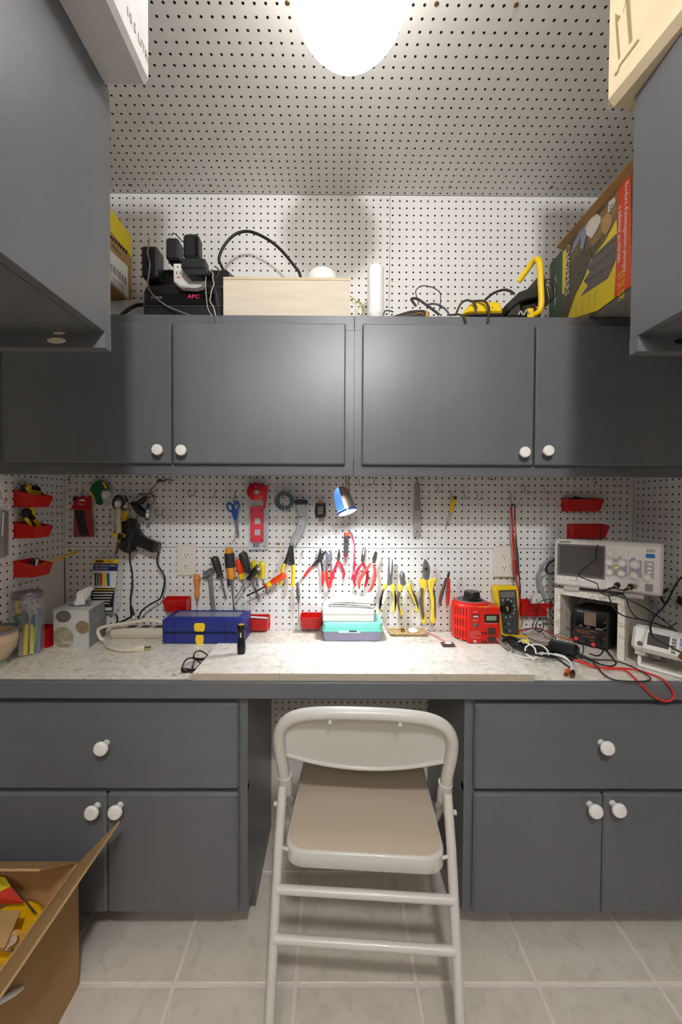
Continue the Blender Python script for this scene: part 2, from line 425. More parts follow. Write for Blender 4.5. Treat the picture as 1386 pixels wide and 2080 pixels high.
# ------------------------------------------------------------------ cabinets
def knob(parent, c, R, n=(0,-1,0), L=.03):
    k = R/.018
    B().lathe([(.0085*k,0),(.008*k,L*.35),(.009*k,L*.5),(.016*k,L*.62),(.018*k,L*.74),(.0178*k,L*.86),(.015*k,L*.97),(.008*k,L)], c, n, 24).done('knob', m_white, parent, True, 'white round knob')
def door(name, parent, x0, x1, y0, y1, z0, z1, kn=None, R=.016, b=.004, mat=None, L=.028):
    o = B().bx(x0,x1,y0,y1,z0,z1,b).done(name, mat or m_grey, parent)
    if kn: knob(o, (kn[0], y0, kn[1]), R, L=L)
    return o
YD, YF = 1.200, 1.218            # upper doors, upper face frame
def yp(px, py, Y): p = at(px, py, Y); return p.x, p.z
ZT = at(500,640,YF).z; ZB = at(600,965.5,YF).z
xm = at(719.5,800,YF).x
def upper(label, x0, x1, doors):
    t = thing('wall_cabinet', label, 'cabinet', ((x0+x1)/2, WB-.003, ZB), group='grey cupboards over the workbench')
    B().bx(x0,x1,YF,YF+.019,ZB,ZB+.045,.001).bx(x0,x1,YF,YF+.019,ZT-.045,ZT,.001).bx(x0,x0+.04,YF+.0002,YF+.0188,ZB+.045,ZT-.045).bx(x1-.04,x1,YF+.0002,YF+.0188,ZB+.045,ZT-.045).bx((x0+x1)/2-.03,(x0+x1)/2+.03,YF+.0002,YF+.0188,ZB+.045,ZT-.045).done('face_frame', m_greyh, t)
    B().bx(x0+.002,x1-.002,YF+.019,WU-.002,ZT-.02,ZT-.001).bx(x0+.002,x1-.002,YF+.019,WB-.003,ZB+.045,ZB+.06).bx(x0+.001,x0+.019,YF+.019,WU-.002,ZB+.045,ZT-.02).bx(x1-.019,x1-.001,YF+.019,WU-.002,ZB+.045,ZT-.02).bx(x0+.002,x1-.002,WU-.012,WU-.002,ZB+.06,ZT-.02).done('carcass', m_grey, t)
    for (a, b, z0, z1, k) in doors: door('door', t, a, b, YD, YF-.0003, z0, z1, k, .0165)
    return t
zd0, zd1 = at(500,942,YD).z, at(500,655,YD).z
upper('long grey painted wall cupboard left of the centre seam, over the tissue box', WL+.003, xm-.0004,
      [(WL+.03, at(347,800,YD).x-.0005, zd0, zd1, yp(318,913,YD-.025)), (at(350,800,YD).x+.0005, at(702,800,YD).x, zd0, zd1, yp(366.5,914,YD-.025))])
upper('long grey painted wall cupboard right of the centre seam, over the oscilloscope', xm+.0004, WR-.003,
      [(at(736,800,YD).x, at(1086.5,800,YD).x-.0005, zd0, zd1, yp(1068.5,918,YD-.025)), (at(1089.5,800,YD).x+.0005, WR-.03, zd0, zd1, yp(1116.5,915,YD-.025))])
# cupboards on the side walls, nearer and higher
YE = .75
def side_cab(label, xf, xw, s):
    """xf: plane of the doors, xw: wall, s: +1 faces +x"""
    zb, zt = at(226,715,YE).z, at(222,187,YE).z
    zr = at(212,674,YE-.02).z
    y0 = YE-.92
    t = thing('side_wall_cabinet', label, 'cabinet', (xw, (y0+YE)/2, zb), group='grey cupboards on the side walls')
    e = .02
    pr_ = [(xf,zb),(xw,zb),(xw,zt),(xf-s*.0186,zt),(xf-s*.0186,zr),(xf,zr)]
    B().prism(pr_, YE-e, YE, 0).done('end_panel', m_grey, t)
    B().prism(pr_, y0, y0+e, 0).done('end_panel', m_grey, t)
    B().bx(xf+(-s)*.0185,xw,y0+e,YE-e,zt-.02,zt,.0).bx(xf-s*.0185,xw,y0+e,YE-e,zr,zr+.016).done('carcass', m_grey, t)
    B().bx(xf,xf-s*.018,y0,YE,zr+.0002,zt,.001).done('front_panel', m_grey, t)
    return t, zb, zt, zr
XL, XR = at(226,715,YE).x, at(1279,720,YE).x
tl, zbs, zts, zrs = side_cab('grey side wall cupboard carrying the white foam box', XL, WL, 1)
tr, _, _, _ = side_cab('grey side wall cupboard carrying the beige carton', XR, WR, -1)
# cable holes through the far end panel: flat ovals, cream where bright white shows through
for t, pts, mm in ((tl, ((115,692,.0125,1),(120,677,.008,.6)), M('cable_hole_cream',(225,215,195),.6)), (tr, ((1386,694,.011,1),), M('cable_hole_dark',(18,18,20),.7))):
    for a, b, r, q in pts:
        c_ = at(a,b,YE-.0205); B().prism([(c_.x+r*1.35*math.cos(k*math.pi/12), c_.z+r*.42*q*math.sin(k*math.pi/12)) for k in range(24)], YE-.0216, YE-.0202).done('cable_hole', mm, t)
# base cabinets
YN, YBD, YBF = 1.069, 1.078, 1.096
ZTOP = .766
def base(label, xa, xb, ko, drw, doors, kneex, s):
    t = thing('base_cabinet', label, 'cabinet', ((xa+xb)/2, WB-.003, 0), group='grey base cupboards under the worktop')
    zf = .103; x0, x1 = min(xa,xb), max(xa,xb)
    zn = ZTOP-.048
    B().bx(x0,x1,YBF,YBF+.019,zn-.02,zn-.0005).bx(x0,x1,YBF,YBF+.019,.447,.464).bx(x0,x1,YBF,YBF+.019,zf,zf+.03).bx(x0,x0+.03,YBF+.0001,YBF+.0189,zf+.03,zn-.02).bx(x1-.03,x1,YBF+.0001,YBF+.0189,zf+.03,zn-.02).done('face_frame', m_grey, t)
    # side panel into the knee hole with toe-kick notch
    prof = [(YBF+.0192,zf),(YBF+.115,zf),(YBF+.115,.001),(WB-.004,.001),(WB-.004,zn-.001),(YBF+.0192,zn-.001)]
    B().prism(prof, kneex, kneex+s*.018, axis='x').done('side_panel', m_grey, t)
    B().bx(x0+.02,x1-.02,YBF+.0192,WB-.004,zf,zf+.016).bx(x0+.02,x1-.02,YBF+.11,YBF+.128,.001,zf).done('plinth', m_grey, t)
    dz0, dz1 = at(300,1604,YBD).z, at(300,1430,YBD).z
    door('drawer', t, drw[0], drw[1], YBD, YBF-.0003, dz0, dz1, ko, .0193, .005, m_greyh, L=.034)
    z0, z1 = at(300,1856,YBD).z, at(300,1612,YBD).z
    for a, b, k in doors: door('door', t, a, b, YBD, YBF-.0003, z0, z1, k, .0193, .006, L=.034)
    return t
KL, KR = -.2375, .3675
lx = at(484,1600,YBD).x; sl = at(216,1700,YBD).x
base('grey base cupboard behind the open cardboard carton', WL+.003, KL, yp(202,1524,YBD-.033), (WL+.03, lx),
     [(WL+.03, sl-.001, yp(183,1655,YBD-.033)), (sl+.001, lx, yp(231,1654,YBD-.033))], KL, -1)
rx = at(964,1600,YBD).x; sr = at(1226.5,1700,YBD).x
base('grey base cupboard under the oscilloscope, on bare tiles', KR, WR-.003, yp(1238,1523,YBD-.033), (rx, WR-.03),
     [(rx, sr-.001, yp(1214,1652,YBD-.033)), (sr+.001, WR-.03, yp(1262,1650,YBD-.033))], KR, 1)
# worktop: laminate sheet with a painted wooden nosing
m_lam = stone('marble_laminate', (206,199,184), (232,227,217), (176,160,136), 34, 60, .34, .01, .7)
t = thing('worktop', 'long cream marbled laminate worktop with a grey painted front edge', 'worktop', ((WL+WR)/2, WB-.002, ZTOP-.048))
B().bx(WL+.002,WR-.002,YN+.019,WB-.002,ZTOP-.03,ZTOP,.0).done('laminate_sheet', m_lam, t)
B().bx(WL+.002,WR-.002,YN,YN+.019,ZTOP-.048,ZTOP-.0003,.0035).done('front_nosing', m_greyh, t)
# three loose laminate boards on the worktop
m_lamedge = M('chipboard_edge', (182,170,152), .7, var=.12, vscale=30, stretch=(.3,4,8))
m_lam2 = stone('marble_laminate_pale', (220,213,201), (238,234,226), (198,185,165), 30, 55, .34, .01, .7)
BT = .0205
zb_ = ZTOP+.0004
fr = at(600,1384,1.08)
yb0 = atz(700,1384,zb_).y+.002; yb1 = atz(520,1307,zb_+BT).y
xs = [atz(391,1368,zb_+BT).x, atz(565.5,1371,zb_+BT).x, atz(886,1370,zb_+BT).x, atz(1084.5,1368,zb_+BT).x]
for k, lab in enumerate(('short marbled laminate board under the black flashlight', 'long marbled laminate board under the lamp in mid worktop', 'short marbled laminate board in front of the red transformer')):
    t = thing('laminate_board', lab, 'board', ((xs[k]+xs[k+1])/2, yb0, zb_), group='loose laminate boards on the worktop')
    B().bx(xs[k]+.0004,xs[k+1]-.0004,yb0,yb1,zb_,zb_+BT-.0012).done('core', m_lamedge, t)
    B().bx(xs[k]+.0003,xs[k+1]-.0003,yb0-.0001,yb1,zb_+BT-.0012,zb_+BT).done('laminate_face', m_lam2, t)
ZBD = zb_+BT
print('board', yb0, yb1, xs)
# ------------------------------------------------------------------ folding chair
m_chair = M('beige_enamel', (204,201,195), .32, var=.02, coat=.2)
m_seat = M('tan_enamel', (202,185,163), .42, var=.02)
def chair():
    t = thing('folding_chair', 'beige metal folding chair pushed up to the workbench', 'chair', (.0785,.968,0), (0,0,math.radians(-3.6)), local=True)
    # local axes: x right, y towards the bench, z up; origin under the back rest
    def P(x,y,z): return Vector((x,y,z))
    W = .212
    def ty(z): return (.735-z)*.27           # lean of the main tube
    top = .738
    pts = []
    left = [P(-.2095,ty(.498),.498),P(-.2125,ty(.56),.56),P(-.2185,ty(.625),.625),P(-.2135,ty(.675),.675),P(-.186,ty(.711),.711),P(-.125,ty(.729),.729),P(0,ty(.734),.734)]
    right = [P(-p.x,p.y,p.z) for p in left[:-1]][::-1]
    curve = catmull(left+right, 7)
    B().tube(curve, .0155, 14).done('back_tube', m_chair, t, True)
    for s in (-1,1):
        # main tube continues down to the front foot
        B().tube([P(s*.2095,ty(.51),.51),P(s*.2095,ty(.43)+.03,.43),P(s*.2095,.432,.02)], .0125, 12).done('front_leg', m_chair, t, True)
        B().lathe([(.0125,0),(.015,.004),(.015,.022),(.0125,.024)], P(s*.2095,.4355,0), (0,0,1), 14).done('rubber_foot', M('beige_foot',(160,152,140),.6), t, True)
        # rear leg with sleeve
        B().tube([P(s*.2105,.034,.52),P(s*.2105,-.012,.42),P(s*.2105,-.138,.022)], .0118, 12).done('rear_leg', m_chair, t, True)
        B().lathe([(.0118,0),(.0145,.004),(.0145,.022),(.0118,.024)], P(s*.2105,-.142,0), (0,0,1), 14).done('rubber_foot', MATS['beige_foot'], t, True)
        B().tube([P(s*.2097,.068,.482),P(s*.2097,.054,.534)], .0185, 14).done('sleeve', m_chair, t, True)
        B().tube([P(s*.2,.03,.475),P(s*.232,.03,.475)], .006, 10).done('rivet', m_chair, t, True)
        B().tube([P(s*.185,-.025,.405),P(s*.212,-.016,.405)], .004, 8).done('rivet', m_chair, t, True)
        B().tube([P(s*.204,.06,.5),P(s*.204,.10,.43),P(s*.2,.18,.385)], .006, 8).done('link_bar', m_chair, t, True)
    for z in (.236,.327):
        y = -.138+(z-.022)/(.445-.022)*(.126)
        B().tube([P(-.208,y,z),P(.208,y,z)], .0105, 12).done('rung', m_chair, t, True)
    B().tube([P(-.205,.395,.10),P(.205,.395,.10)], .009, 10).done('rung', m_chair, t, True)
    # back rest: a curved sheet inside the tube with a rolled lower edge
    n = 24; rows = []
    for k in range(9):
        q = k/8; row = []
        for i in range(n+1):
            u = -1+2*i/n
            ztop = .721-.052*max(0,(abs(u)-.45)/.55)**2.2; zbot = .548+.052*u*u
            z = zbot+(ztop-zbot)*q; hw = .2045 - .002*(1-q)
            x = u*hw
            y = ty(z)+.004+.022*(1-u*u)*1.0
            row.append(P(x,y,z))
        rows.append(row)
    b = B(); vs = [p for r in rows for p in r]; fs = [(a*(n+1)+i,a*(n+1)+i+1,(a+1)*(n+1)+i+1,(a+1)*(n+1)+i) for a in range(8) for i in range(n)]
    b._add(vs, fs); vs2 = [p+Vector((0,.0015,0)) for p in vs]; b._add(vs2, [f[::-1] for f in fs])
    b.done('backrest', m_chair, t, True)
    B().tube([p+Vector((0,-.001,-.001)) for p in rows[0]], .0058, 10).done('rolled_edge', m_chair, t, True)
    for s in (-1,1): B().tube([P(s*.085,ty(.72)-.012,.717),P(s*.085,ty(.72)-.018,.717)], .005, 8).done('rivet', m_chair, t, True)
    # seat pan
    def ring(d, z):
        w0, w1, y0, y1, r = .195-d, .193-d, -.040+d, .375-d, .045
        pts = []
        for cx, cy, a0 in ((w0-r,y0+r,-90),(w1-r*.7,y1-r*.7,0),(-w1+r*.7,y1-r*.7,90),(-w0+r,y0+r,180)):
            for k in range(7): a = math.radians(a0+15*k); pts.append(P(cx+r*(1 if cy<.1 else .7)*math.cos(a), cy+r*(1 if cy<.1 else .7)*math.sin(a), z))
        return pts
    zt = .416
    B().loft([ring(.003,zt-.042),ring(0,zt-.038),ring(0,zt-.006),ring(.003,zt-.0015),ring(.007,zt-.0006)], cap=False).done('seat_skirt', m_chair, t, True)
    B().loft([ring(.0072,zt-.0007),ring(.02,zt+.0003),ring(.06,zt+.0003)], True).done('seat', m_seat, t, True)
    return t
chair()
# ------------------------------------------------------------------ globe lights
def globe(label, c, strength, seg=28, R=.114, col=(255,250,244)):
    t = thing('globe_light', label, 'ceiling light', (c[0],c[1],ZC))
    B().lathe([(.075,0),(.075,.012),(.06,.03),(.06,.034)] if R > .1 else [(.05,0),(.05,.008),(.03,.02),(.03,.026)], (c[0],c[1],ZC-.0005), (0,0,-1), 32).done('base', M('fixture_white',(230,228,222),.4), t, True)
    b = B()
    cz = c[2]; prof = []
    for k in range(14):
        a = math.radians(-88+ (88+58)*k/13); prof.append((R*math.cos(a), R*math.sin(a)*.97))
    b.lathe(prof, (c[0],c[1],cz), (0,0,1), seg)
    m = M('glowing_opal_glass_%d' % int(strength*100), col, .3, emit=strength)
    b.done('opal_globe', m, t, True)
    return t
globe('white opal globe lamp glowing on the pegboard ceiling', (.0275,.79,2.247), GLOBE_STRENGTH)
globe('small bare bulb lamp on the ceiling over the viewer', (.12,-.5,ZC-.07), GLOBE2_STRENGTH, 20, .06, (252,251,250))
globe('large opal globe lamp on the ceiling far behind the viewer', (-.25,-1.2,ZC-.19), FILL_GLOBE_STRENGTH, 28, .16, (252,250,248))  # unseen globe, added to fill the floor and lower cabinets with light
# ------------------------------------------------------------------ boxes on the side cupboards
m_foam = M('white_foam', (214,212,213), .75, var=.05, vscale=30, bump=.3, bscale=160)
m_print = M('brown_print', (122,104,72), .7)
m_cream = M('cream_cardboard', (222,204,170), .75, var=.06, vscale=14, bump=.1, bscale=80)
m_kraft = M('kraft_cardboard', (178,140,92), .75, var=.1, vscale=9, bump=.12, bscale=90, stretch=(1,1,.3))
m_kraft2 = M('kraft_edge', (188,156,110), .85, var=.25, vscale=240)
zt = zts+.0005
p0 = atz(305,179,zt); p1 = atz(209,181,zt)
yf = (p0.y+p1.y)/2
t = thing('foam_box', 'white foam box marked in litres on the left side cupboard', 'box', ((p0.x-.62)/2, yf-.25, zt))
B().bx(-.68,p0.x,yf-.5,yf,zt,zt+.30,.008).done('foam_body', m_foam, t, False)
tp = atx(283,80,p0.x)
text('10.5 LITRES', (p0.x,tp.y+.004,tp.z), (0,1,0), (0,0,1), .0155, m_print, t, wid=.088, ext=.0006)
# beige carton on the right cupboard, its end past the cupboard's end
q1 = atz(1236,216,zt); q2 = atz(1386,34,zt)
d = Vector((q2.x-q1.x, q2.y-q1.y, 0)).normalized(); nn = Vector((-d.y, d.x, 0)); nn = nn if nn.x > 0 else -nn
L_ = .5; far = q1; near = q1 + d*L_
def cx_(u, v, z): p = q1 + d*u + nn*v; return (p.x, p.y, z)
t = thing('carton', 'beige carton with brown printed strokes on the right side cupboard', 'box', (q1.x+.15, q1.y-.2, zt))
b = B(); z1_ = zt+.31
b.loft([[cx_(0,.012,zt),cx_(L_,.012,zt),cx_(L_,.33,zt),cx_(0,.33,zt)],[cx_(0,0,zt+.012),cx_(L_,0,zt+.012),cx_(L_,.34,zt+.012),cx_(0,.34,zt+.012)],[cx_(0,0,z1_),cx_(L_,0,z1_),cx_(L_,.34,z1_),cx_(0,.34,z1_)]])
b.done('carton_body', m_cream, t)
def on_face(px, py, e=.0008):
    r = Vector(ray(px, py)); o = Vector((0,0,EYE)); k = (q1-o).dot(nn)/r.dot(nn); return o + r*k - nn*e
m_pr2 = M('carton_print', (150,132,96), .75)
for poly in (((1251,28),(1262,33),(1255.5,44),(1261,116),(1257.5,121.5),(1252,52)), ((1272,-6),(1280,-8),(1285.5,81),(1279.5,90)), ((1297,79),(1300,82),(1261,134),(1257,148),(1250,155),(1249,150),(1255,144),(1258,133)), ((1272,0),(1268,22),(1266,26),(1275,-10))):
    pts = [on_face(*p) for p in poly]; B()._add(pts, [tuple(range(len(pts)))]).done('printed_stroke', m_pr2, t)
pts = [on_face(1231.5,224,.0015), on_face(1240,201,.0015), on_face(1241.5,219,.0015), on_face(1238,222,.0015)]
B()._add(pts, [(0,1,2,3)]).done('torn_corner', M('torn_card',(120,108,84),.9), t)
# ------------------------------------------------------------------ on top of the upper cupboards
ZS = ZT + .0004
def pbox(name, x0, y0, x1, y1, Y, depth, mat, parent=None, b=.003):
    """box whose front face covers photo rectangle x0..x1, y0..y1 at depth Y"""
    a = at(x0, y0, Y); c = at(x1, y1, Y)
    return B().bx(a.x, c.x, Y, Y+depth, max(c.z, 0), a.z, b).done(name, mat, parent)
# brown carton with the yellow printed sheet, resting on a white box
XF = -.7185
t = thing('carton', 'small brown carton with a barcode label beside the black battery unit', 'box', (XF-.08, 1.34, atx(268,622,XF).z))
a = atx(268,523,XF); bt = atx(268,621,XF); Y1 = a.y; Y0 = Y1-.20
B().bx(XF-.16,XF,Y0,Y1,bt.z,a.z,.002).done('carton_body', m_kraft, t)
def onx(px, py, X, e=.0006): p = atx(px, py, X); return Vector((X+e, p.y, p.z))
lab = [onx(218,503,XF),onx(259,541,XF),onx(261,607,XF),onx(218,565,XF)]
lb = B()._add(lab, [(0,1,2,3)]).done('paper_label', M('paper',(232,230,224),.7), t)
m_ink = M('ink', (30,30,32), .7)
b = B()
for k in range(11):
    x = 225+k*2.9; yy = 535+k*2.75; wd = (1.2,.6,1.6,.5)[k%4]
    b._add([onx(x,yy,XF,.0009),onx(x+wd,yy+wd*.95,XF,.0009),onx(x+wd,yy+wd*.95+15,XF,.0009),onx(x,yy+15,XF,.0009)], [(0,1,2,3)])
b.done('barcode', m_ink, lb)
lb['kind'] = 'part' if False else lb.get('kind', '') or 'part'
del lb['kind']
for k in range(5):
    B()._add([onx(226,561+k*4.5,XF,.0009),onx(252,584+k*4.5,XF,.0009),onx(252,585+k*4.5,XF,.0009),onx(226,562+k*4.5,XF,.0009)], [(0,1,2,3)]).done('printed_line', m_ink, lb)
text('JIMBOX', onx(236,509,XF,.0009), (0,1,0), (0,0,1), .013, M('brown_ink',(92,62,40),.7), t, wid=.062)
ys = thing('hazard_pack', 'yellow printed pack with black stripes standing behind the left cupboard', 'pack', (XF-.02, Y1-.08, a.z+.0005))
yz = [onx(216,428,XF-.002),onx(260,471,XF-.002),onx(262,510,XF-.002),onx(216,470,XF-.002)]
yt0 = atx(261,471,XF).z
B().bx(XF-.03,XF,Y0,Y1-.004,a.z+.0006,yt0,.001).done('pack_body', M('yellow_print',(236,212,30),.5,var=.05,vscale=60), ys)
b = B()
for k in range(8):
    x = 219+k*5.2; y0_ = 472+k*5.0
    b._add([onx(x,y0_,XF),onx(x+4,y0_+3.4,XF),onx(x+1.5,y0_+9.5,XF),onx(x-2,y0_+6,XF)], [(0,1,2,3)])
b.done('black_stripes', m_ink, ys)
wb = B().bx(XF-.14,XF+.085,1.378,1.445,ZS,bt.z-.0006,.004).done('support_box', M('white_card',(222,222,218),.6)); tag(wb, 'low white box under the brown carton by the battery unit', 'box')
# battery backup unit
YU = 1.245
t = thing('battery_backup', 'black battery backup unit with red lettering, plugs on top', 'power unit', (at(370,640,YU).x, YU+.09, ZS))
a0 = at(291,592,YU); a1 = at(451,640,YU)
prof = [(YU,ZS),(YU+.19,ZS),(YU+.19,at(300,548,YU+.15).z),(YU+.08,at(300,548,YU+.08).z),(YU+.076,at(300,573,YU+.07).z),(YU+.012,at(300,577,YU).z),(YU,at(300,590,YU).z)]
B().prism(prof, a0.x, a1.x, .006, 'x').done('casing', m_black, t)
B().bx(at(293,0,YU).x,at(436,0,YU).x,YU-.004,YU+.001,at(0,617,YU).z,at(0,594,YU).z,.002).done('front_panel', M('black_gloss',(12,12,14),.15), t)
B().bx(a0.x-.001,a1.x+.001,YU-.002,YU+.001,at(0,620,YU).z,at(0,618,YU).z).done('seam', M('seam_grey',(60,62,66),.4), t)
m_redl = M('red_letter', (226,60,78), .4); m_whl = M('pale_letter', (215,215,215), .5)
t_ups = t
text('APC', at(393,602,YU-.0045), (1,0,0), (0,0,1), .0125, m_redl, t, wid=.037, bold=.02)
text('BACK-UPS 350', at(318,604,YU-.0045), (1,0,0), (0,0,1), .0042, m_whl, t, wid=.033)
for k,(cxp,cyp) in enumerate(((331,561),(342,561))):
    B().bx(at(cxp-1,0,YU+.05).x,at(cxp+1,0,YU+.05).x,YU+.038,YU+.044,at(0,cyp+4,YU+.05).z,at(0,cyp-4,YU+.05).z).done('socket_slot', M('slot_black',(4,4,4),.8), t)
# plugs and adapters on it
def adapter(label, x0, y0, x1, y1, Y, dep, mat=None, b=.004):
    t = thing('power_adapter', label, 'adapter', (at((x0+x1)/2, y1, Y).x, Y+dep/2, at(x0,y1,Y).z), group='adapters on the battery unit')
    pbox('housing', x0, y0, x1, y1, Y, dep, mat or m_black, t, b); return t
m_adp = M('adapter_black', (34,34,36), .42, bump=.1, bscale=500)
t = adapter('upright black power adapter with a round boss, leftmost on the battery unit', 286,498,319,563,YU+.012,.055,m_adp,.006)
B().lathe([(.02,0),(.02,.0012),(.0185,.0012),(.0185,.0002)], at(302.5,546,YU+.012), (0,-1,0), 28, cap=False).done('boss_ring', m_adp, t, True)
B().tube([at(304,484,YU+.025),at(302,500,YU+.006),at(300,515,YU+.003),at(304.5,535,YU+.002),at(302,560,YU-.001),at(300,580,YU-.008),at(312,600,YU-.012),at(340,622,YU-.014),at(385,640,YU-.02),at(392,643,YU-.022)], .0022, 8, sm=5).done('cord', M('grey_cord',(120,122,126),.35), t, True)
t = adapter('squarish black adapter plugged in above the white surge block', 336,481,362,526,YU+.006,.05,m_adp,.006)
t = adapter('black ribbed adapter, topmost on the battery unit', 371,472,403,523,YU+.002,.045,m_adp,.008)
b = B()
for k in range(12): z = at(400,482+k*3.1,YU).z; b.bx(at(395,0,YU+.002).x,at(402,0,YU+.002).x,YU-.0005,YU+.004,z-.0012,z+.0012)
o = b.done('vent_ribs', m_black, t); o['kind'] = 'stuff'; t_rib = t
t = adapter('flat black adapter jutting out to the right over the surge block', 367,523,417,545,YU-.070,.037,m_adp,.004)
pts = pxo([(370,545),(417,545),(428,556),(430,558),(382,558)], YU-.069)
B().prism(pts, YU-.069, YU-.034, .002).done('underside', m_adp, t); t_flat = t
t = thing('surge_plug', 'white surge protector block with two sockets on the battery unit', 'adapter', (at(382,586,YU-.01).x, YU, at(382,586,YU).z))
B().prism(pxo([(351,534),(411,534),(412,572),(409,580),(396,584),(366,582),(352,571)], YU-.032, 0), YU-.032, YU-.005, .004).done('housing', M('surge_white',(226,226,222),.4), t, True)
for xx in (357.5,365):
    B().bx(at(xx-.7,0,YU-.032).x,at(xx+.7,0,YU-.032).x,YU-.033,YU-.0319,at(0,555,YU-.032).z,at(0,549,YU-.032).z).done('slot', m_ink, t)
B().lathe([(.0022,0),(.0022,.0008)], at(361,542.5,YU-.0322), (0,-1,0), 10).done('ground_hole', m_ink, t)
B().bx(at(358.5,0,YU-.032).x,at(363.5,0,YU-.032).x,YU-.0332,YU-.0319,at(0,562,YU-.032).z,at(0,559.5,YU-.032).z).done('indicator', M('led_red',(230,30,50),.4), t)
def cord(name, label, pts, r, mat, Y=None, sm=6, seg=8, cat='cord', group=None, part=None):
    P = [p if isinstance(p, Vector) else at(p[0], p[1], p[2] if len(p) > 2 else Y) for p in pts]
    if part is not None: return B().tube(P, r, seg, sm=sm).done('cord', mat, part, True)
    o = B().tube(P, r, seg, sm=sm).done(name, mat, None, True); return tag(o, label, cat, group)
m_cordk = M('black_cord', (22,22,23), .45)
cord('twisted_cord', 'pale twisted cord hanging down the right of the battery unit', [(425,548),(433,556),(432,566),(435,576),(430,590),(428,602),(427,612),(434,625),(438,641)], .0016, M('pale_cord',(170,168,160),.5), YU-.06, part=t_flat)
cord('adapter_cord', 'slim black loop of cord hanging from the flat adapter', [(436,541),(444,548),(442,562),(433,570),(436,585),(440,600),(442,622),(446,630),(453,630)], .0018, m_cordk, YU-.05, part=t_flat)
cord('adapter_cord', 'white thin cord running straight down beside the battery unit lettering', [(419,558),(418,580),(420,610),(423,628),(431,642)], .0012, M('pale_cord',(170,168,160),.5), YU-.06, part=t_flat)
cord('power_cord', 'thick black cord trailing left from the battery unit', [(292,619,1.30),(278,620,1.29),(262,628,1.27),(247,640,1.25),(238,647,1.24)], .0058, m_cordk, part=t_ups)
cord('adapter_cord', 'short black cord arching between the two topmost adapters', [(348,479),(353,474),(361,480),(371,491)], .0016, m_cordk, YU+.02, part=t_rib)
# plywood box
YW = 1.243
m_ply = M('plywood', (212,199,180), .6, var=.07, vscale=7, stretch=(.8,3,5))
t = thing('plywood_box', 'pale plywood box at the front of the upper cupboard', 'box', (at(582,640,YW).x, YW+.09, ZS))
a0 = at(453.5,568,YW); a1 = at(711,640,YW); ztp = at(500,562.5,YW).z
B().bx(a0.x,a1.x,YW,YW+.012,ZS,a0.z-.0003,.0008).done('front_board', m_ply, t)
B().bx(a0.x,a1.x,YW-.0006,YW+.18,a0.z,ztp,.0008).done('top_board', M('plywood_edge',(206,190,160),.7,var=.15,vscale=40,stretch=(.2,1,14)), t)
B().bx(a0.x,a0.x+.012,YW+.0122,YW+.18,ZS,a0.z-.0003).done('side_board', m_ply, t)
B().bx(a1.x-.012,a1.x,YW+.0122,YW+.18,ZS,a0.z-.0003).done('side_board', m_ply, t)
zc_ = ztp+.0004
p = at(654,556,1.30)
o = B().lathe([(.050,0),(.052,.03),(.048,.046),(.038,.056),(.02,.062),(.0,.064)], (p.x,1.318,zc_), (0,0,1), 36).done('white_dome', M('white_plastic',(236,236,234),.4), None, True)
tag(o, 'white domed cover peeping over the plywood box', 'cover')
cord('cable', 'thick black cable arching over the plywood box', [(466,585,1.34),(458,560,1.34),(450,540,1.34),(445,525,1.34),(455,500,1.34),(475,478,1.34),(498,470,1.34),(520,474,1.34),(550,490,1.34),(575,512,1.34),(598,540,1.34),(609,556,1.34),(616,590,1.34)], .0048, m_cordk, sm=5, seg=10)
# white bottle
YP = 1.262
c = at(764.5,640,YP)
t = thing('sealant_tube', 'tall white plastic cylinder standing beside the plywood box', 'canister', (c.x, YP+.027, ZS))
hh = at(764,533.5,YP).z-ZS
B().lathe([(.0262,0),(.0262,.033),(.0258,.0335),(.0258,hh-.003),(.023,hh)], (c.x,YP+.0265,ZS), (0,0,1), 32).done('body', M('white_plastic',(236,236,234),.4), t, True)
for k in range(5):
    B().lathe([(.0264,0),(.0264,.002)], (c.x,YP+.0265,ZS+.018+k*.0035), (0,0,1), 32, cap=False).done('ring', M('ring_white',(212,212,210),.5), t, True)
B().bx(at(775.5,0,YP).x,at(780,0,YP).x,YP+.012,YP+.02,at(0,629,YP).z,at(0,610,YP).z,.001).done('side_clip', M('clip_grey',(140,142,140),.5), t)
# loose coloured wires
for k,(pts,mm,lb_) in enumerate(([[(709,600),(718,606),(727,614),(733,620),(737,632),(737,641)],M('wire_yellowgreen',(186,180,60),.5),'yellow green wire curling beside the plywood box'],[[(710,608),(717,614),(723,622),(722,632),(728,641)],M('wire_pale',(206,206,190),.5),'white wire tangled beside the plywood box'],[[(748,612),(738,618),(729,626),(722,640)],M('wire_cream',(214,206,160),.5),'cream wire slanting from the white cylinder'],[[(722,616),(728,612),(736,620),(738,634),(733,641)],M('wire_olive',(110,112,40),.5),'olive wire looped beside the plywood box'])):
    cord('wire', lb_, pts, .0016, mm, 1.30)
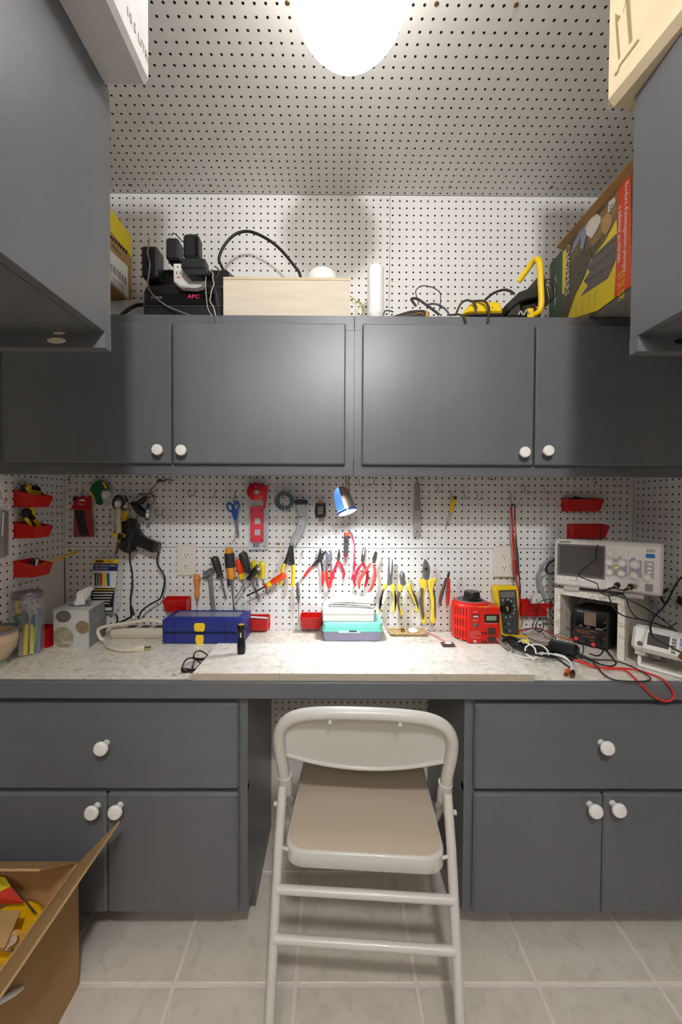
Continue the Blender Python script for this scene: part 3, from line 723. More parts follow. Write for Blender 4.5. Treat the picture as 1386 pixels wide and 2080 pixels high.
# oscillating tool
t = thing('multitool', 'black hand tool with an amber stripe lying on the upper cupboard', 'tool', (at(835,640,1.27).x, 1.27, ZS))
A0, A1 = at(796,636,1.268), at(870,624,1.268); zz = ZS+.019
B().tube([(A0.x,1.268,ZS+.011),(A0.x+.02,1.268,ZS+.014),(A0.x+.06,1.27,ZS+.0205),(A1.x-.02,1.272,ZS+.0225),(A1.x,1.273,ZS+.0215)], [.009,.0135,.0195,.021,.0165], 18, sm=4).done('grip', M('tool_black',(42,40,38),.55), t, True)
B().tube([(A1.x-.012,1.2725,ZS+.0215),(A1.x-.004,1.273,ZS+.0212)], .0203, 18).done('amber_band', M('amber',(196,140,50),.45), t, True)
B().tube([at(838,640,1.2488),at(848,636,1.2488),at(858,635,1.249),at(861,640,1.2488)], .001, 6).done('amber_stripe', MATS['amber'], t, True)
cord('tool_cord', 'stiff brown black cord loop above the hand tool', [(846,622),(836,609),(840,606),(850,608),(866,619),(885,633),(893,640)], .0042, M('brown_cord',(58,50,44),.5), 1.30, part=t)
cord('tool_cord', 'thin black wire loop standing over the hand tool', [(851,619),(846,600),(845,591),(852,583),(862,580.5),(876,583),(890,590),(895,598),(895,615),(892,632)], .0016, m_cordk, 1.30, part=t)
cord('tool_cord', 'blue grey cable bowed down to the cupboard edge', [(868,619),(880,617),(893,620),(905,628),(914,640)], .0034, M('bluegrey_cord',(84,92,116),.45), 1.31, part=t)
cord('tool_cord', 'thin black cord end left of the hand tool', [(800,634),(790,631),(782,632),(780,639)], .002, m_cordk, 1.275, part=t)
# yellow charger
YC = 1.262
t = thing('battery_charger', 'yellow and black battery charger wrapped in its cord', 'charger', (at(983,640,YC).x, YC+.05, ZS))
B().prism(pxo([(937,640),(947,626),(958,615),(968,611),(1010,611),(1018,615),(1022,628),(1022,635),(955,636)], YC, 0), YC, YC+.1, .006).done('cover', m_yel, t, True)
B().prism(pxo([(950,641),(952,637.5),(1021.5,635.5),(1021,641)], YC-.001), YC-.001, YC+.1, .001).done('base', m_black, t)
for xx in (972,977,998.5,1003,1008): B().bx(at(xx-.6,0,YC).x,at(xx+.6,0,YC).x,YC-.0004,YC+.003,at(0,620,YC).z,at(0,616,YC).z).done('slot', m_ink, t)
cord('charger_cord', 'dark cord wound round the yellow charger, left strand', [(926,640,1.26),(936,618,1.255),(948,610,1.252),(960,613,1.25),(967,622,1.25),(966,640,1.252)], .0034, M('brown_cord',(58,50,44),.5), part=t)
cord('charger_cord', 'dark cord draped over the cupboard edge from the yellow charger', [(958,612,1.268),(980,611,1.25),(990,617,1.243),(994,632,1.24),(992,645,1.213),(991,655,1.2125)], .0036, M('brown_cord',(58,50,44),.5), part=t)
cord('charger_cord', 'dark cord bowed between the yellow charger and the work light', [(984,611,1.29),(1002,596,1.29),(1022,589,1.29),(1036,591,1.29),(1046,598,1.29)], .0042, M('brown_cord',(58,50,44),.5), part=t)
cord('charger_cord', 'thin dark cord dropping over the cupboard edge left of the yellow charger', [(914,640,1.26),(934,639,1.24),(943,645,1.213),(947,656,1.2125)], .003, M('brown_cord',(58,50,44),.5), part=t)
# halogen work light
YL = 1.25
t = thing('work_light', 'halogen work light with a bent yellow tube handle', 'work light', (at(1072,640,YL).x, YL+.05, ZS))
B().tube([at(1053.5,572.5,YL+.07),at(1072,547,YL+.05),at(1085,529,YL+.03),at(1094,529,YL+.012),at(1098,545,YL),at(1099,580,YL),at(1100,615,YL),at(1096,632,YL+.005),at(1085,640,YL+.02)], .0092, 14, sm=5).done('handle', m_yel, t, True)
m_wl = M('lamp_black', (40,37,34), .5, var=.1)
B().prism(pxo([(1029,618),(1056,592),(1095,577),(1100,602),(1070,608),(1056,614),(1034,631)], YL+.012, 0), YL+.012, YL+.10, .004).done('lamp_housing', m_wl, t)
for k in range(8):
    x = 1031+k*3.2; y = 619-k*3.2
    a, bq = at(x,y,YL+.011), at(x+6,y+10,YL+.011)
    B().tube([a,bq], .0016, 6).done('cooling_fin', m_wl, t)
B().prism(pxo([(1099,556),(1107,556),(1116,606),(1113,619),(1106,622)], YL+.005, 0), YL+.005, YL+.11, .003).done('front_rim', m_wl, t)
B().prism(pxo([(1033,641),(1036,629),(1050,617),(1058,617),(1060,641)], YL+.02, 0), YL+.02, YL+.07, .003).done('mount_block', M('dark_metal',(66,62,54),.5,metal=.3), t)
B().prism(pxo([(1062,620),(1100,612),(1100,641),(1062,641)], YL+.03, 0), YL+.03, YL+.09, .003).done('stand_plate', m_wl, t)
B().bx(at(1083.5,0,YL).x,at(1096,0,YL).x,YL+.008,YL+.012,at(0,640,YL+.01).z,at(0,619,YL+.01).z,.001).done('bracket', m_yel, t)
B().lathe([(.004,0),(.004,.002),(.002,.003)], at(1091,625,YL+.008), (0,-1,0), 12).done('bolt', m_brass, t, True)
for k,(o1,o2) in enumerate((((1109,567),(1126,570)),((1109,574),(1121,577)),((1112,582),(1114,584)))):
    pts = [at(o1[0],o1[1],YL+.03+k*.02),at(o2[0],o2[1],YL+.01+k*.02),at(o2[0]+4,o2[1]+18,YL+.01+k*.02),at(o2[0]+2,o2[1]+33-k*4,YL+.01+k*.02),at(1112,620-k*3,YL+.03+k*.02)]
    B().tube(pts, .0013, 6, sm=3).done('guard_wire', m_ink, t, True)
B().tube([at(1054,640,YL+.01),at(1058,632,YL+.005),at(1064,640,YL+.004),at(1070,630,YL+.004),at(1076,638,YL+.006)], .0024, 6, sm=4).done('chain', M('pale_cord',(170,168,160),.5), t, True)
# landscape edging carton
XE = .775
def one(px, py, e=.0): p = atx(px, py, XE); return Vector((XE-.0006-e, p.y, p.z))
t = thing('edging_carton', 'big printed carton of garden edging with red end strip, on the upper cupboard', 'box', (XE+.1, 1.25, ZS))
zE = atx(1279,356,XE).z; yE1 = 1.447; yE0 = atx(1283.5,500,XE).y-.04
B().bx(XE,XE+.19,yE0,yE1,ZS,zE,.0015).done('carton_body', M('carton_photo',(126,100,64),.5,var=.35,vscale=24,rgb2=(70,74,44)), t)
def patch(name, poly, mat, e=.0):
    pts = [one(x,y,e) for x,y in poly]
    pts = [Vector((p.x, min(max(p.y,yE0+.0003),yE1-.0005), min(max(p.z,ZS+.0003),zE-.0004))) for p in pts]
    return B()._add(pts, [tuple(range(len(pts)))]).done(name, mat, t)
m_pgreen = M('print_green',(52,84,62),.45,var=.1); m_pyel = M('print_yellow',(236,210,28),.45); m_pred = M('print_red',(222,70,24),.45); m_pgrey = M('print_stone',(104,98,90),.5,var=.15,vscale=50)
patch('printed_green', [(1119,650),(1122,505),(1144,490),(1143,650)], m_pgreen)
patch('printed_yellow_band', [(1143,597),(1144,512),(1152,504),(1150,597)], m_pyel, .0002)
patch('printed_foliage', [(1144,650),(1150,560),(1168,520),(1200,500),(1206,540),(1180,585),(1160,640),(1152,650)], M('print_foliage',(96,80,52),.5,var=.5,vscale=120,rgb2=(40,50,30)), .0003)
patch('printed_timber', [(1208,500),(1255,440),(1258,385),(1215,440),(1192,470),(1200,495)], M('print_timber',(150,112,66),.5,var=.2,vscale=40), .0002)
patch('printed_yellow', [(1153,650),(1170,600),(1190,560),(1200,530),(1230,490),(1254,445),(1255,480),(1252,600),(1250,622),(1215,650)], m_pyel, .0004)
patch('printed_stone_slab', [(1180,603),(1195,580),(1187,571),(1199,552),(1194,545),(1207,520),(1254,474),(1256,520),(1246,545),(1236,566)], m_pgrey, .0006)
for (x0,y0,x1,y1) in ((1206,524,1254,484),(1197,549,1252,505),(1188,572,1250,535)):
    patch('printed_joint', [(x0,y0),(x1,y1),(x1,y1+1.6),(x0,y0+1.6)], M('print_dark',(52,48,44),.6), .0008)
patch('printed_trousers', [(1160,520),(1168,490),(1180,463),(1200,445),(1206,455),(1192,480),(1186,506),(1180,505),(1182,480),(1172,500)], M('print_blue',(150,152,184),.5,var=.2,vscale=60), .0008)
patch('printed_shirt', [(1190,462),(1200,440),(1214,434),(1222,441),(1221,452),(1212,470),(1203,484),(1194,478)], M('print_white',(226,220,212),.5,var=.1), .001)
patch('printed_hat', [(1222,446),(1236,432),(1245,438),(1244,455),(1232,478),(1224,470)], M('print_straw',(186,150,98),.5,var=.15,vscale=60), .0008)
patch('printed_tag', [(1236,432),(1238,410),(1251,400),(1252,408),(1245,428)], M('print_white',(226,220,212),.5), .001)
patch('printed_red', [(1249,618),(1254,520),(1258,384),(1284,352),(1284,603),(1262,612)], m_pred, .001)
m_let = M('print_letter', (240,236,226), .5)
def etext(s, px, py, L, h, mat=m_let, e=.0016):
    p = one(px, py, e)
    return text(s, p, (0,0,-1), (0,-1,0), h, mat, t, wid=L)
etext('CHOPPERS', 1154.5, 549, .165, .022)
etext("Bordure d'amenagement paysager", 1273, 462, .235, .017)
etext('a enfoncer au marteau', 1261.5, 475, .15, .014)
etext('KIT DE 10 PI', 1264, 580, .075, .026, m_pyel)
etext('Landscape Edging', 1130, 590, .1, .014)
etext('USA', 1244, 420, .022, .016, M('print_navy',(40,44,90),.5), .0014)
for k in range(4): etext('instructions printed lines', 1172+k*13, 632-k*9, .035+.004*k, .006, M('print_olive',(120,104,20),.5))
fl = B().prism([(XE-.001,zE),(XE-.024,zE+.008),(XE-.0245,zE+.0055),(XE-.001,zE-.003)], yE0, yE1-.085, axis='y').done('open_flap', m_kraft, t)
# underside shows where the carton overhangs the cupboard
B().bx(XE+.004,XE+.186,yE0+.004,YF-.004,ZS-.0004,ZS+.0001).done('printed_underside', M('print_greyside',(150,146,140),.6,var=.3,vscale=30), t)
# ------------------------------------------------------------------ open carton on the floor
XB, YBX, ZBX = -.655, 1.008, .322
t = thing('floor_carton', 'open brown carton of tools on the tiles in front of the base cupboard', 'box', (XB-.16, .80, 0))
y0_ = YBX-.40; x0_ = XB-.33; k = .004
B().bx(XB-k,XB,y0_,YBX,.001,ZBX).done('side_wall', m_kraft, t)
B().bx(x0_,x0_+k,y0_,YBX,.001,ZBX).done('side_wall', m_kraft, t)
B().bx(x0_+k,XB-k,YBX-k,YBX,.001,ZBX).done('end_wall', m_kraft, t)
B().bx(x0_+k,XB-k,y0_,y0_+k,.001,ZBX).done('end_wall', m_kraft, t)
B().bx(x0_+k,XB-k,y0_+k,YBX-k,.001,.005).done('bottom', m_kraft, t)
def flap(a, b, c, d_, name):
    a, b, c, d_ = (Vector(p) for p in (a,b,c,d_)); n = (b-a).cross(d_-a).normalized()*.0035
    q = B().loft([[a,b,c,d_],[a+n,b+n,c+n,d_+n]]); o = q.done(name, m_kraft, t)
    e = (c-d_); L = e.length; e.normalize(); up = (d_-a).normalized(); N = 46
    w_ = B(); pts = [d_+e*(L*i/N)+n*(.5+(.42 if i % 2 else -.42))+up*.0006 for i in range(N+1)]
    w_.tube(pts, .0007, 4).done('corrugation', m_kraft2, o)
    w_ = B().tube([d_+up*.0004,c+up*.0004], .0006, 4).done('liner_edge', m_kraft2, o)
    w_ = B().tube([d_+up*.0004+n,c+up*.0004+n], .0006, 4).done('liner_edge', m_kraft2, o)
    return o
tip = at(238,1673,1.0)
flap((XB,y0_,ZBX),(XB,YBX,ZBX),(tip.x,YBX,tip.z),(tip.x,y0_+.01,tip.z), 'side_flap')
flap((XB-.002,YBX,ZBX+.0005),(x0_,YBX,ZBX+.0005),(x0_,.878,.423),(XB-.002,.878,.423), 'end_flap')
flap((x0_,YBX,ZBX),(x0_,y0_,ZBX),(x0_-.03,y0_+.02,ZBX-.15),(x0_-.03,YBX-.02,ZBX-.15), 'side_flap')
# things in the carton
def ip(px, py, z): return atz(px, py, z)
m_ty = M('tool_yellow', (232,178,20), .3)
o = thing('yellow_reel', 'round yellow plastic drum inside the floor carton', 'tool', (ip(18,1890,.2).x, ip(18,1890,.2).y, .006))
c = ip(16,1888,.22)
B().lathe([(.0,0),(.07,0),(.078,.008),(.078,.04),(.07,.05),(.02,.052),(.02,.06),(0,.06)], (c.x,c.y,.17), (.25,-.35,1), 32).done('drum', m_ty, o, True)
B().bx(c.x-.09,c.x+.06,c.y-.03,c.y+.07,.006,.165,.01).done('housing', m_ty, o)
c2 = ip(95,1845,.24)
o = tag(B().bx(XB-.030,XB-.008,c2.y-.12,c2.y+.05,.006,.245,.003).done('yellow_case', m_ty), 'slim yellow plastic case along the carton wall', 'case')
o = thing('blade_pack', 'red and yellow printed pack sticking up in the floor carton', 'pack', (ip(20,1810,.25).x, .93, .006))
A_ = [ip(-15,1775,.31),ip(12,1782,.31),ip(52,1840,.25),ip(30,1855,.25),ip(-15,1850,.25)]
def sheet(par, pts, name, mat, th=.004):
    n = Vector((0,-.3,1)).normalized()*th; B().loft([[p-n for p in pts],[p for p in pts]]).done(name, mat, par)
sheet(o, [ip(-20,1778,.31),ip(10,1782,.31),ip(22,1800,.30),ip(-20,1820,.29)], 'yellow_panel', M('print_yellow2',(226,206,40),.4))
sheet(o, [ip(-20,1821,.29),ip(22,1801,.30),ip(48,1832,.27),ip(-20,1836,.27)], 'red_panel', M('print_red2',(200,50,30),.4))
sheet(o, [ip(14,1784,.305),ip(26,1794,.30),ip(76,1855,.25),ip(66,1852,.25)], 'clear_edge', M('smoke_plastic',(80,76,72),.2), .003)
o = tag(B().loft([[ip(-30,1848,.30),ip(42,1850,.30),ip(10,1925,.285),ip(-30,1925,.285)],[p-Vector((0,0,.004)) for p in (ip(-30,1848,.30),ip(42,1850,.30),ip(10,1925,.285),ip(-30,1925,.285))]]).done('cardboard_piece', m_kraft), 'loose brown cardboard piece lying inside the floor carton', 'cardboard')
c = ip(32,1892,.26)
o = tag(B().lathe([(.0,0),(.016,0),(.018,.01),(.018,.04),(.010,.05),(.008,.06),(0,.06)], (c.x,c.y,.236), (.3,-.5,.6), 20).done('glass_bulb', M('clear_bulb',(255,240,200),.05,trans=.9), None, True), 'clear glossy plastic bulb on the yellow drum', 'bulb')
o = tag(B().bx(*(lambda q: (q.x-.03,q.x+.015,q.y-.05,q.y-.005))(ip(8,1950,.24)),.006,.24,.004).done('wood_block', M('wood_block',(206,166,90),.6,var=.15)), 'pale wooden block in the near corner of the floor carton', 'block')
cc = ip(10,1918,.262)
o = tag(B().tube([cc+Vector((-.012,0,0)),cc+Vector((-.004,.004,.004)),cc+Vector((.003,-.004,.002)),cc+Vector((.010,-.01,-.004))], .004, 8, sm=4).done('metal_clasp', m_chrome, None, True), 'crumpled shiny metal clasp inside the floor carton', 'clasp')
a_, b_ = atx(-4,2037,XB+.0035), atx(45,2006,XB+.0035)
o = tag(B().tube([Vector((XB+.005,a_.y,a_.z)),Vector((XB+.009,(a_.y+b_.y)/2,(a_.z+b_.z)/2+.003)),Vector((XB+.005,b_.y,b_.z))], [.004,.006,.003], 8, sm=4).done('plastic_handle', M('white_plastic',(236,236,234),.4), None, True), 'white plastic strap handle on the floor carton side', 'strap')
# ------------------------------------------------------------------ things on the lower back pegboard
YT = 1.498           # typical depth of a hanging tool
PXM = F_PX/YT        # pixels per metre there
def rpx(n): return n/PXM
def plate(name, pts, mat, parent, Y=YT, th=.006, sm=0, bev=.001):
    return B().prism(pxo(pts, Y+0, sm), Y-th/2, Y+th/2, bev).done(name, mat, parent, True)
def bar(name, pts, r, mat, parent, Y=YT, sm=0, seg=10):
    P = [at(p[0], p[1], p[2] if len(p) > 2 else Y) for p in pts]
    rr = [rpx(q) for q in r] if isinstance(r, (list, tuple)) else rpx(r)
    return B().tube(P, rr, seg, sm=sm).done(name, mat, parent, True)
def turned(name, a, b, prof, mat, parent, Y=YT, seg=16, flute=0):
    """turned handle between two photo points; prof: [(0..1 along, radius in px)]"""
    A, C = at(a[0],a[1],Y), at(b[0],b[1],Y); ax = C-A; L = ax.length
    return B().lathe([(rpx(r), t*L) for t, r in prof], A, ax, seg).done(name, mat, parent, True)
GRIP = [(0,.2),(.02,.65),(.06,.92),(.15,1),(.55,.95),(.72,.78),(.8,.72),(.92,.8),(1,.55)]
def driver(label, a, b, c, r, mat, rs=1.7, Y=YT, smat=None, cap=None, prof=GRIP, flat=True, name='screwdriver'):
    t = thing(name, label, 'screwdriver', at(b[0],b[1],Y))
    turned('handle', a, b, [(q, w*r) for q, w in prof], mat, t, Y)
    bar('shaft', [b, c], rs, smat or m_chrome, t, Y)
    if cap:
        A, C = Vector((a[0],a[1],0)), Vector((b[0],b[1],0))
        for (q0,q1,k,mm) in cap:
            P0, P1 = A.lerp(C,q0), A.lerp(C,q1); turned('band', (P0.x,P0.y), (P1.x,P1.y), [(0,r*k*.97),(.1,r*k),(.9,r*k),(1,r*k*.97)], mm, t, Y)
    if flat:
        A, C = Vector((b[0],b[1],0)), Vector((c[0],c[1],0)); d_ = (C-A).normalized(); n_ = Vector((-d_.y,d_.x,0))
        w_ = rs*1.25; q = [C-d_*6+n_*rs*.8, C-d_*2+n_*w_, C+d_*1.2+n_*w_*.8, C+d_*1.2-n_*w_*.8, C-d_*2-n_*w_, C-d_*6-n_*rs*.8]
        plate('blade', [(p.x,p.y) for p in q], smat or m_chrome, t, Y, .002, bev=.0004)
    return t
def hook(pts, label, Y=WB-.004, r=.0016, group=None, name='peg_hook', mat=None):
    P = [at(p[0],p[1],Y) + Vector((0, p[2] if len(p) > 2 else 0, 0)) for p in pts]
    P = [P[0]+Vector((0,.0035,0))] + P
    o = B().tube(P, r, 8).done(name, mat or m_steel, None, True); return tag(o, label, 'hook', group)
m_amber = M('amber_acetate', (222,140,20), .2, coat=.4); m_ored = M('red_acetate', (226,66,16), .2, coat=.4); m_yac = M('yellow_acetate', (226,202,24), .2, coat=.4)
m_bgrip = M('black_grip', (48,46,44), .35, var=.1); m_org = M('orange_wood', (222,128,50), .4, var=.06)
m_redg = M('red_dip', (222,52,46), .35); m_redg2 = M('crimson_dip', (196,36,56), .35)
m_gsteel = M('grey_steel', (128,128,130), .4, metal=.6)
m_dsteel = M('dark_steel', (58,56,56), .4, metal=.5)
# --- outlets
def outlet(label, x0, y0, x1, y1, Y, dep):
    t = thing('wall_outlet', label, 'outlet', at((x0+x1)/2, y1, Y), group='duplex outlets in the pegboard')
    m = M('outlet_almond', (222,216,204), .35)
    a, c = at(x0,y0,Y), at(x1,y1,Y); yb = WB-.0005
    B().bx(a.x,c.x,yb-dep,yb,c.z,a.z,.0022).done('cover_plate', m, t)
    xm_ = (a.x+c.x)/2; h = a.z-c.z
    for k in (.32,.68):
        z = c.z+h*k
        pts = [(xm_+.0165*math.cos(q)*1.0, z+max(-.0125,min(.0125,.0165*math.sin(q)))) for q in [2*math.pi*i/24 for i in range(24)]]
        s = B().prism(pts, yb-dep-.0016, yb-dep+.0005, .0006).done('socket', M('outlet_face',(228,222,212),.3), t)
        for dx, hh in ((-.006,.0085),(.006,.0065)):
            B().bx(xm_+dx-.0011,xm_+dx+.0011,yb-dep-.0019,yb-dep-.0012,z-.001-hh/2+.002,z-.001+hh/2+.002).done('slot', m_ink, s)
        B().lathe([(.0024,0),(.0024,.0006)], (xm_,yb-dep-.0013,z-.0075), (0,-1,0), 10).done('ground_hole', m_ink, s)
    B().lathe([(.0025,0),(.002,.0012)], (xm_,yb-dep,c.z+h*.5), (0,-1,0), 10).done('screw', m, t)
    return t
outlet('almond duplex outlet plate left of the screwdrivers', 360,1106,399.5,1169.5, WB, .005)
outlet('almond duplex outlet plate between the red transformer and the test leads', 1003.5,1109,1041.5,1171.5, WB-.01, .018)
# --- peg hooks
G = 'bare zinc peg hooks'
for (x,y,l,EH) in ((889,985,15,'empty zinc peg hook between the grey bar and the pen tester'),(942,999,14,'empty zinc peg hook just right of the pen tester'),(969,999,16,'empty zinc peg hook second to the right of the pen tester')):
    hook([(x,y),(x,y+2,-.006),(x+.5,y+l,-.007),(x+2,y+l+1,-.02),(x+4,y+l-4,-.024)], EH, group=G)
hook([(915,999),(915,1002,-.006),(915.5,1013,-.007),(917,1014,-.02),(919,1010,-.024)], 'zinc peg hook directly above the yellow pen tester', group=G)
for x, lb_ in ((1063.5,'empty zinc peg hook left of the pair over the power leads'),(1103.5,'empty zinc peg hook nearest the upper right red bin')):
    hook([(x,985),(x,988,-.006),(x+2,1002,-.007),(x+6,1003,-.022),(x+9,999,-.03)], lb_, group=G)
hook([(1036,999),(1036,1002,-.006),(1037,1027,-.008),(1042,1028,-.03),(1047,1022,-.032)], 'long zinc hook carrying the red and black test leads', group=G)
hook([(384,996),(384,998,-.006),(384,1007,-.007),(398,1007,-.01),(398,998,-.006),(398,996)], 'square zinc double hook left of the blue scissors', group=G)
hook([(438,996),(438,998,-.006),(437.5,1010,-.007),(436,1012,-.02),(435,1007,-.024)], 'small zinc hook between the double hook and the scissors', group=G)
hook([(479,996),(479,998,-.006),(478,1012,-.01),(477,1019,-.02),(479,1021,-.024)], 'zinc hook holding the blue handled scissors', group=G)
hook([(479,1078),(478.5,1080,-.005),(477.5,1097,-.006),(475,1098.5,-.02),(474,1095,-.022)], 'thin zinc hook below the scissors blade', group=G)
hook([(224,1042,),(224,1044,-.006),(224,1062,-.008),(222,1066,-.02),(211,1067,-.03)], 'zinc hook sticking out left of the soldering gun', group=G)
hook([(223,1100),(222,1103,-.006),(220,1119,-.01),(216,1124,-.025),(213,1117,-.03)], 'zinc hook below the seam left of the soldering gun', group=G)
hook([(738,1025),(738,1027,-.005),(738,1044,-.006),(738,1045,-.012)], 'straight zinc pin right of the clip lamp', group=G)
hook([(793.5,970),(793.5,972,-.005),(793.5,992,-.006),(794.5,996,-.015)], 'zinc pin at the cupboard bottom between lamp and grey bar', group=G)
hook([(614.3,1121),(614.3,1123,-.005),(614,1138,-.006),(614,1142,-.012)], 'straight zinc pin between wire stripper and black pliers', group=G)
hook([(169,994),(169,996,-.005),(168.6,1008,-.008),(170,1010,-.02)], 'zinc hook carrying the red heat shrink pouch', group=G)
hook([(316,1036),(316.5,1038,-.006),(317,1046,-.007),(331,1047,-.01),(331,1038,-.006)], 'zinc double hook right of the clamp stand base', group=G)
# --- red pouch of heat shrink
t = thing('heat_shrink_pouch', 'red pouch of black heat shrink tubing on a peg hook', 'pouch', at(170,1091,YT))
plate('pouch', [(151,1034),(186,1034),(191,1090.5),(150,1091)], M('pouch_clear_red',(150,70,70),.25), t, YT, .006)
plate('header_card', [(150,1009),(185.5,1009),(186.5,1022),(187,1036),(180,1035),(144,1034.5),(150,1020)], M('header_red',(176,20,34),.35), t, YT-.004, .002)
plate('hang_slot', [(160,1017),(164,1014.5),(171,1014.5),(174,1018),(160,1018)], m_peg, t, YT-.0055, .0006, bev=0)
plate('black_square', [(148,1009),(154.5,1009),(154.5,1018),(148,1018)], m_ink, t, YT-.0056, .0006, bev=0)
text('Heat', at(165,1024,YT-.0055), (1,0,-.12), (0,0,1), .006, m_whl, t, wid=.026)
for k,(x0,x1,x2,x3) in enumerate(((151,157,163,169),(157.5,163,169.5,175),(163.5,170,175.5,180.5))):
    plate('tubing', [(x0,1037),(x1,1037),(x3,1088),(x2,1088)], M('tubing_black',(44,40,40),.5), t, YT-.0035, .003)
b = B()
for k in range(8):
    y = 1086-k*5.4; b.prism(pxo([(182-k*.12,y),(189.5-k*.45,y-4),(189.5-k*.45,y-1.4),(182-k*.12,y+2.6)], YT-.0032), YT-.0036, YT-.0032)
b.done('red_stripes', M('stripe_red',(170,24,34),.4), t)
# --- tape dispenser
t = thing('tape_dispenser', 'green and yellow clear tape dispenser at the top of the pegboard', 'tape dispenser', at(205,1026,YT))
plate('green_card', [(184,996),(186,986),(193,979),(204,976),(214,979),(220,988),(220,995),(208,997),(206,1006),(209,1020),(206,1026),(199,1024),(191,1012)], M('tape_green',(16,92,58),.3), t, YT-.005, .003, sm=3)
plate('yellow_flash', [(207,978),(213,980),(219,993),(213,992)], m_yel, t, YT-.0075, .001)
plate('yellow_flash', [(184,998),(187,1001),(194,1013),(191,1013),(185,1004)], m_yel, t, YT-.0075, .001)
c = at(203,995,YT)
B().lathe([(.0125,-.004),(.0145,-.004),(.0145,.006),(.0125,.006)], c, (0,-1,0), 24, cap=False).done('hub', M('hub_clear',(190,186,176),.2), t, True)
plate('clear_shell', [(207,980),(224,988),(229,1000),(226,1012),(222,1024),(206,1025),(196,1018),(194,1000)], M('clear_plastic',(225,228,228),.08,alpha=.25), t, YT+.004, .012, sm=3)
plate('tape_roll', [(206,1008),(210,999),(221,997),(223,1003),(219,1010),(210,1014)], M('tape_white',(226,222,212),.4), t, YT, .008, sm=2)
# --- solder spool, solder tube, soldering gun, helping-hand clamp
t = thing('solder_spool', 'silver and black solder spool with a yellow tube below, over the soldering gun', 'spool', at(250,1038,YT))
c = at(249,1022,YT-.022)
B().lathe([(.0305,0),(.0305,.003),(.024,.003),(.024,.016),(.0305,.016),(.0305,.019)], c, (-.35,-1,.1), 32).done('reel', m_chrome, t, True)
B().lathe([(.019,0),(.028,0),(.028,.0006),(.019,.0006)], c+Vector((-.35,-1,.1)).normalized()*.0192, (-.35,-1,.1), 32, cap=False).done('black_label', M('label_black',(40,40,42),.4,var=.5,vscale=200), t, True)
B().lathe([(.0,0),(.009,0),(.009,.002),(.004,.002)], c+Vector((-.35,-1,.1)).normalized()*.0194, (-.35,-1,.1), 20).done('hub', m_whl, t, True)
bar('yellow_tail', [(256,1038),(252,1057)], [5.5,5.5], m_yel, t, YT-.012)
t = thing('solder_tube', 'clear tube of yellow solder hanging before the soldering gun', 'tube', at(241,1083,YT-.04))
bar('tube', [(239.5,1022),(240.5,1083)], 6, M('clear_tube',(240,244,240),.05,alpha=.3), t, YT-.045, seg=18)
bar('solder_wire', [(240,1034),(240.8,1081)], 4.6, M('flux_yellow',(206,186,60),.3,var=.3,vscale=90), t, YT-.045, seg=14)
bar('cap', [(239.3,1019),(239.6,1029)], 6.3, M('cap_clear',(210,214,214),.15), t, YT-.045, seg=18)
t = thing('soldering_iron', 'desoldering iron with a brown sleeve and steel tip pointing down', 'soldering iron', at(234,1134,YT-.03))
bar('tip', [(235.5,1123),(232.5,1136)], [1.6,.6], m_steeld, t, YT-.035)
bar('sleeve', [(241.5,1104),(236,1124)], [3.2,2.6], M('brown_sleeve',(92,54,50),.35,metal=.3), t, YT-.035)
bar('collar', [(244,1094),(241.5,1104)], [3.8,3.2], m_brass, t, YT-.035)
bar('rear', [(247,1085),(244,1095)], [6,5.4], m_black, t, YT-.035)
o = plate('base_flare', [(231,1083),(244,1081),(256,1086),(254,1092),(240,1094),(232,1089)], m_yel, t, YT-.03, .012, sm=3)
m_gun = M('gun_black', (30,30,31), .3)
t = thing('soldering_gun', 'black pistol shaped soldering gun hung on the back pegboard', 'soldering gun', at(275,1122,YT-.02))
plate('body', [(262,1055),(274,1055),(276,1063),(281,1065),(280,1076),(275,1080),(272,1112),(275,1118),(270,1122),(256,1121),(246,1112),(246,1098),(258,1095)], m_gun, t, YT-.022, .036, sm=2, bev=.004)
plate('front_housing', [(234,1064),(246,1061),(262,1060),(262,1098),(250,1110),(242,1104),(247,1092),(231,1086),(236,1076)], m_gun, t, YT-.016, .022, sm=2, bev=.004)
plate('handle', [(272,1076),(285,1076),(291,1087),(306,1095),(320,1101),(324,1104),(319,1117),(312,1122),(296,1115),(280,1109),(271,1108)], m_gun, t, YT-.022, .03, sm=2, bev=.005)
plate('trigger', [(279,1075),(287,1076),(289,1086),(284,1090)], M('trigger_grey',(50,50,52),.3), t, YT-.03, .012, sm=2)
plate('seam_rib', [(262,1056),(265.5,1056),(266,1098),(261,1118),(257.5,1118),(262,1096)], M('gun_gloss',(54,54,58),.15), t, YT-.041, .004, sm=0)
for k in range(3): bar('tip_wire', [(247,1068+k*5),(258,1066+k*5)], 1.1, m_brass, t, YT-.034)
plate('butt_cap', [(317,1101),(324,1103),(325,1106),(321,1118),(316,1120),(313,1118)], m_bgrip, t, YT-.022, .032, sm=2)
bar('cord', [(320,1119,YT-.02),(322,1126,YT-.02),(319,1140,YT-.02),(324,1153,YT-.02),(333,1168,YT-.02),(335,1180,YT-.02),(331,1200,YT-.02),(325,1216,YT-.02),(305,1228,YT-.02),(288,1241,YT-.03),(281,1258,YT-.04)], 1.7, m_cordk, t, sm=5)
bar('cord', [(264,1118,YT-.015),(264,1140,YT-.015),(268,1160,YT-.015),(268.5,1190,YT-.015),(265,1215,YT-.015),(266,1232,YT-.02)], 1.6, m_cordk, t, sm=5)
bar('plug', [(266,1232),(270,1250)], [3,4.5], m_black, t, YT-.02)
bar('plug_tip', [(270,1250),(272,1258)], 2.6, M('plug_white',(220,222,226),.2), t, YT-.02)
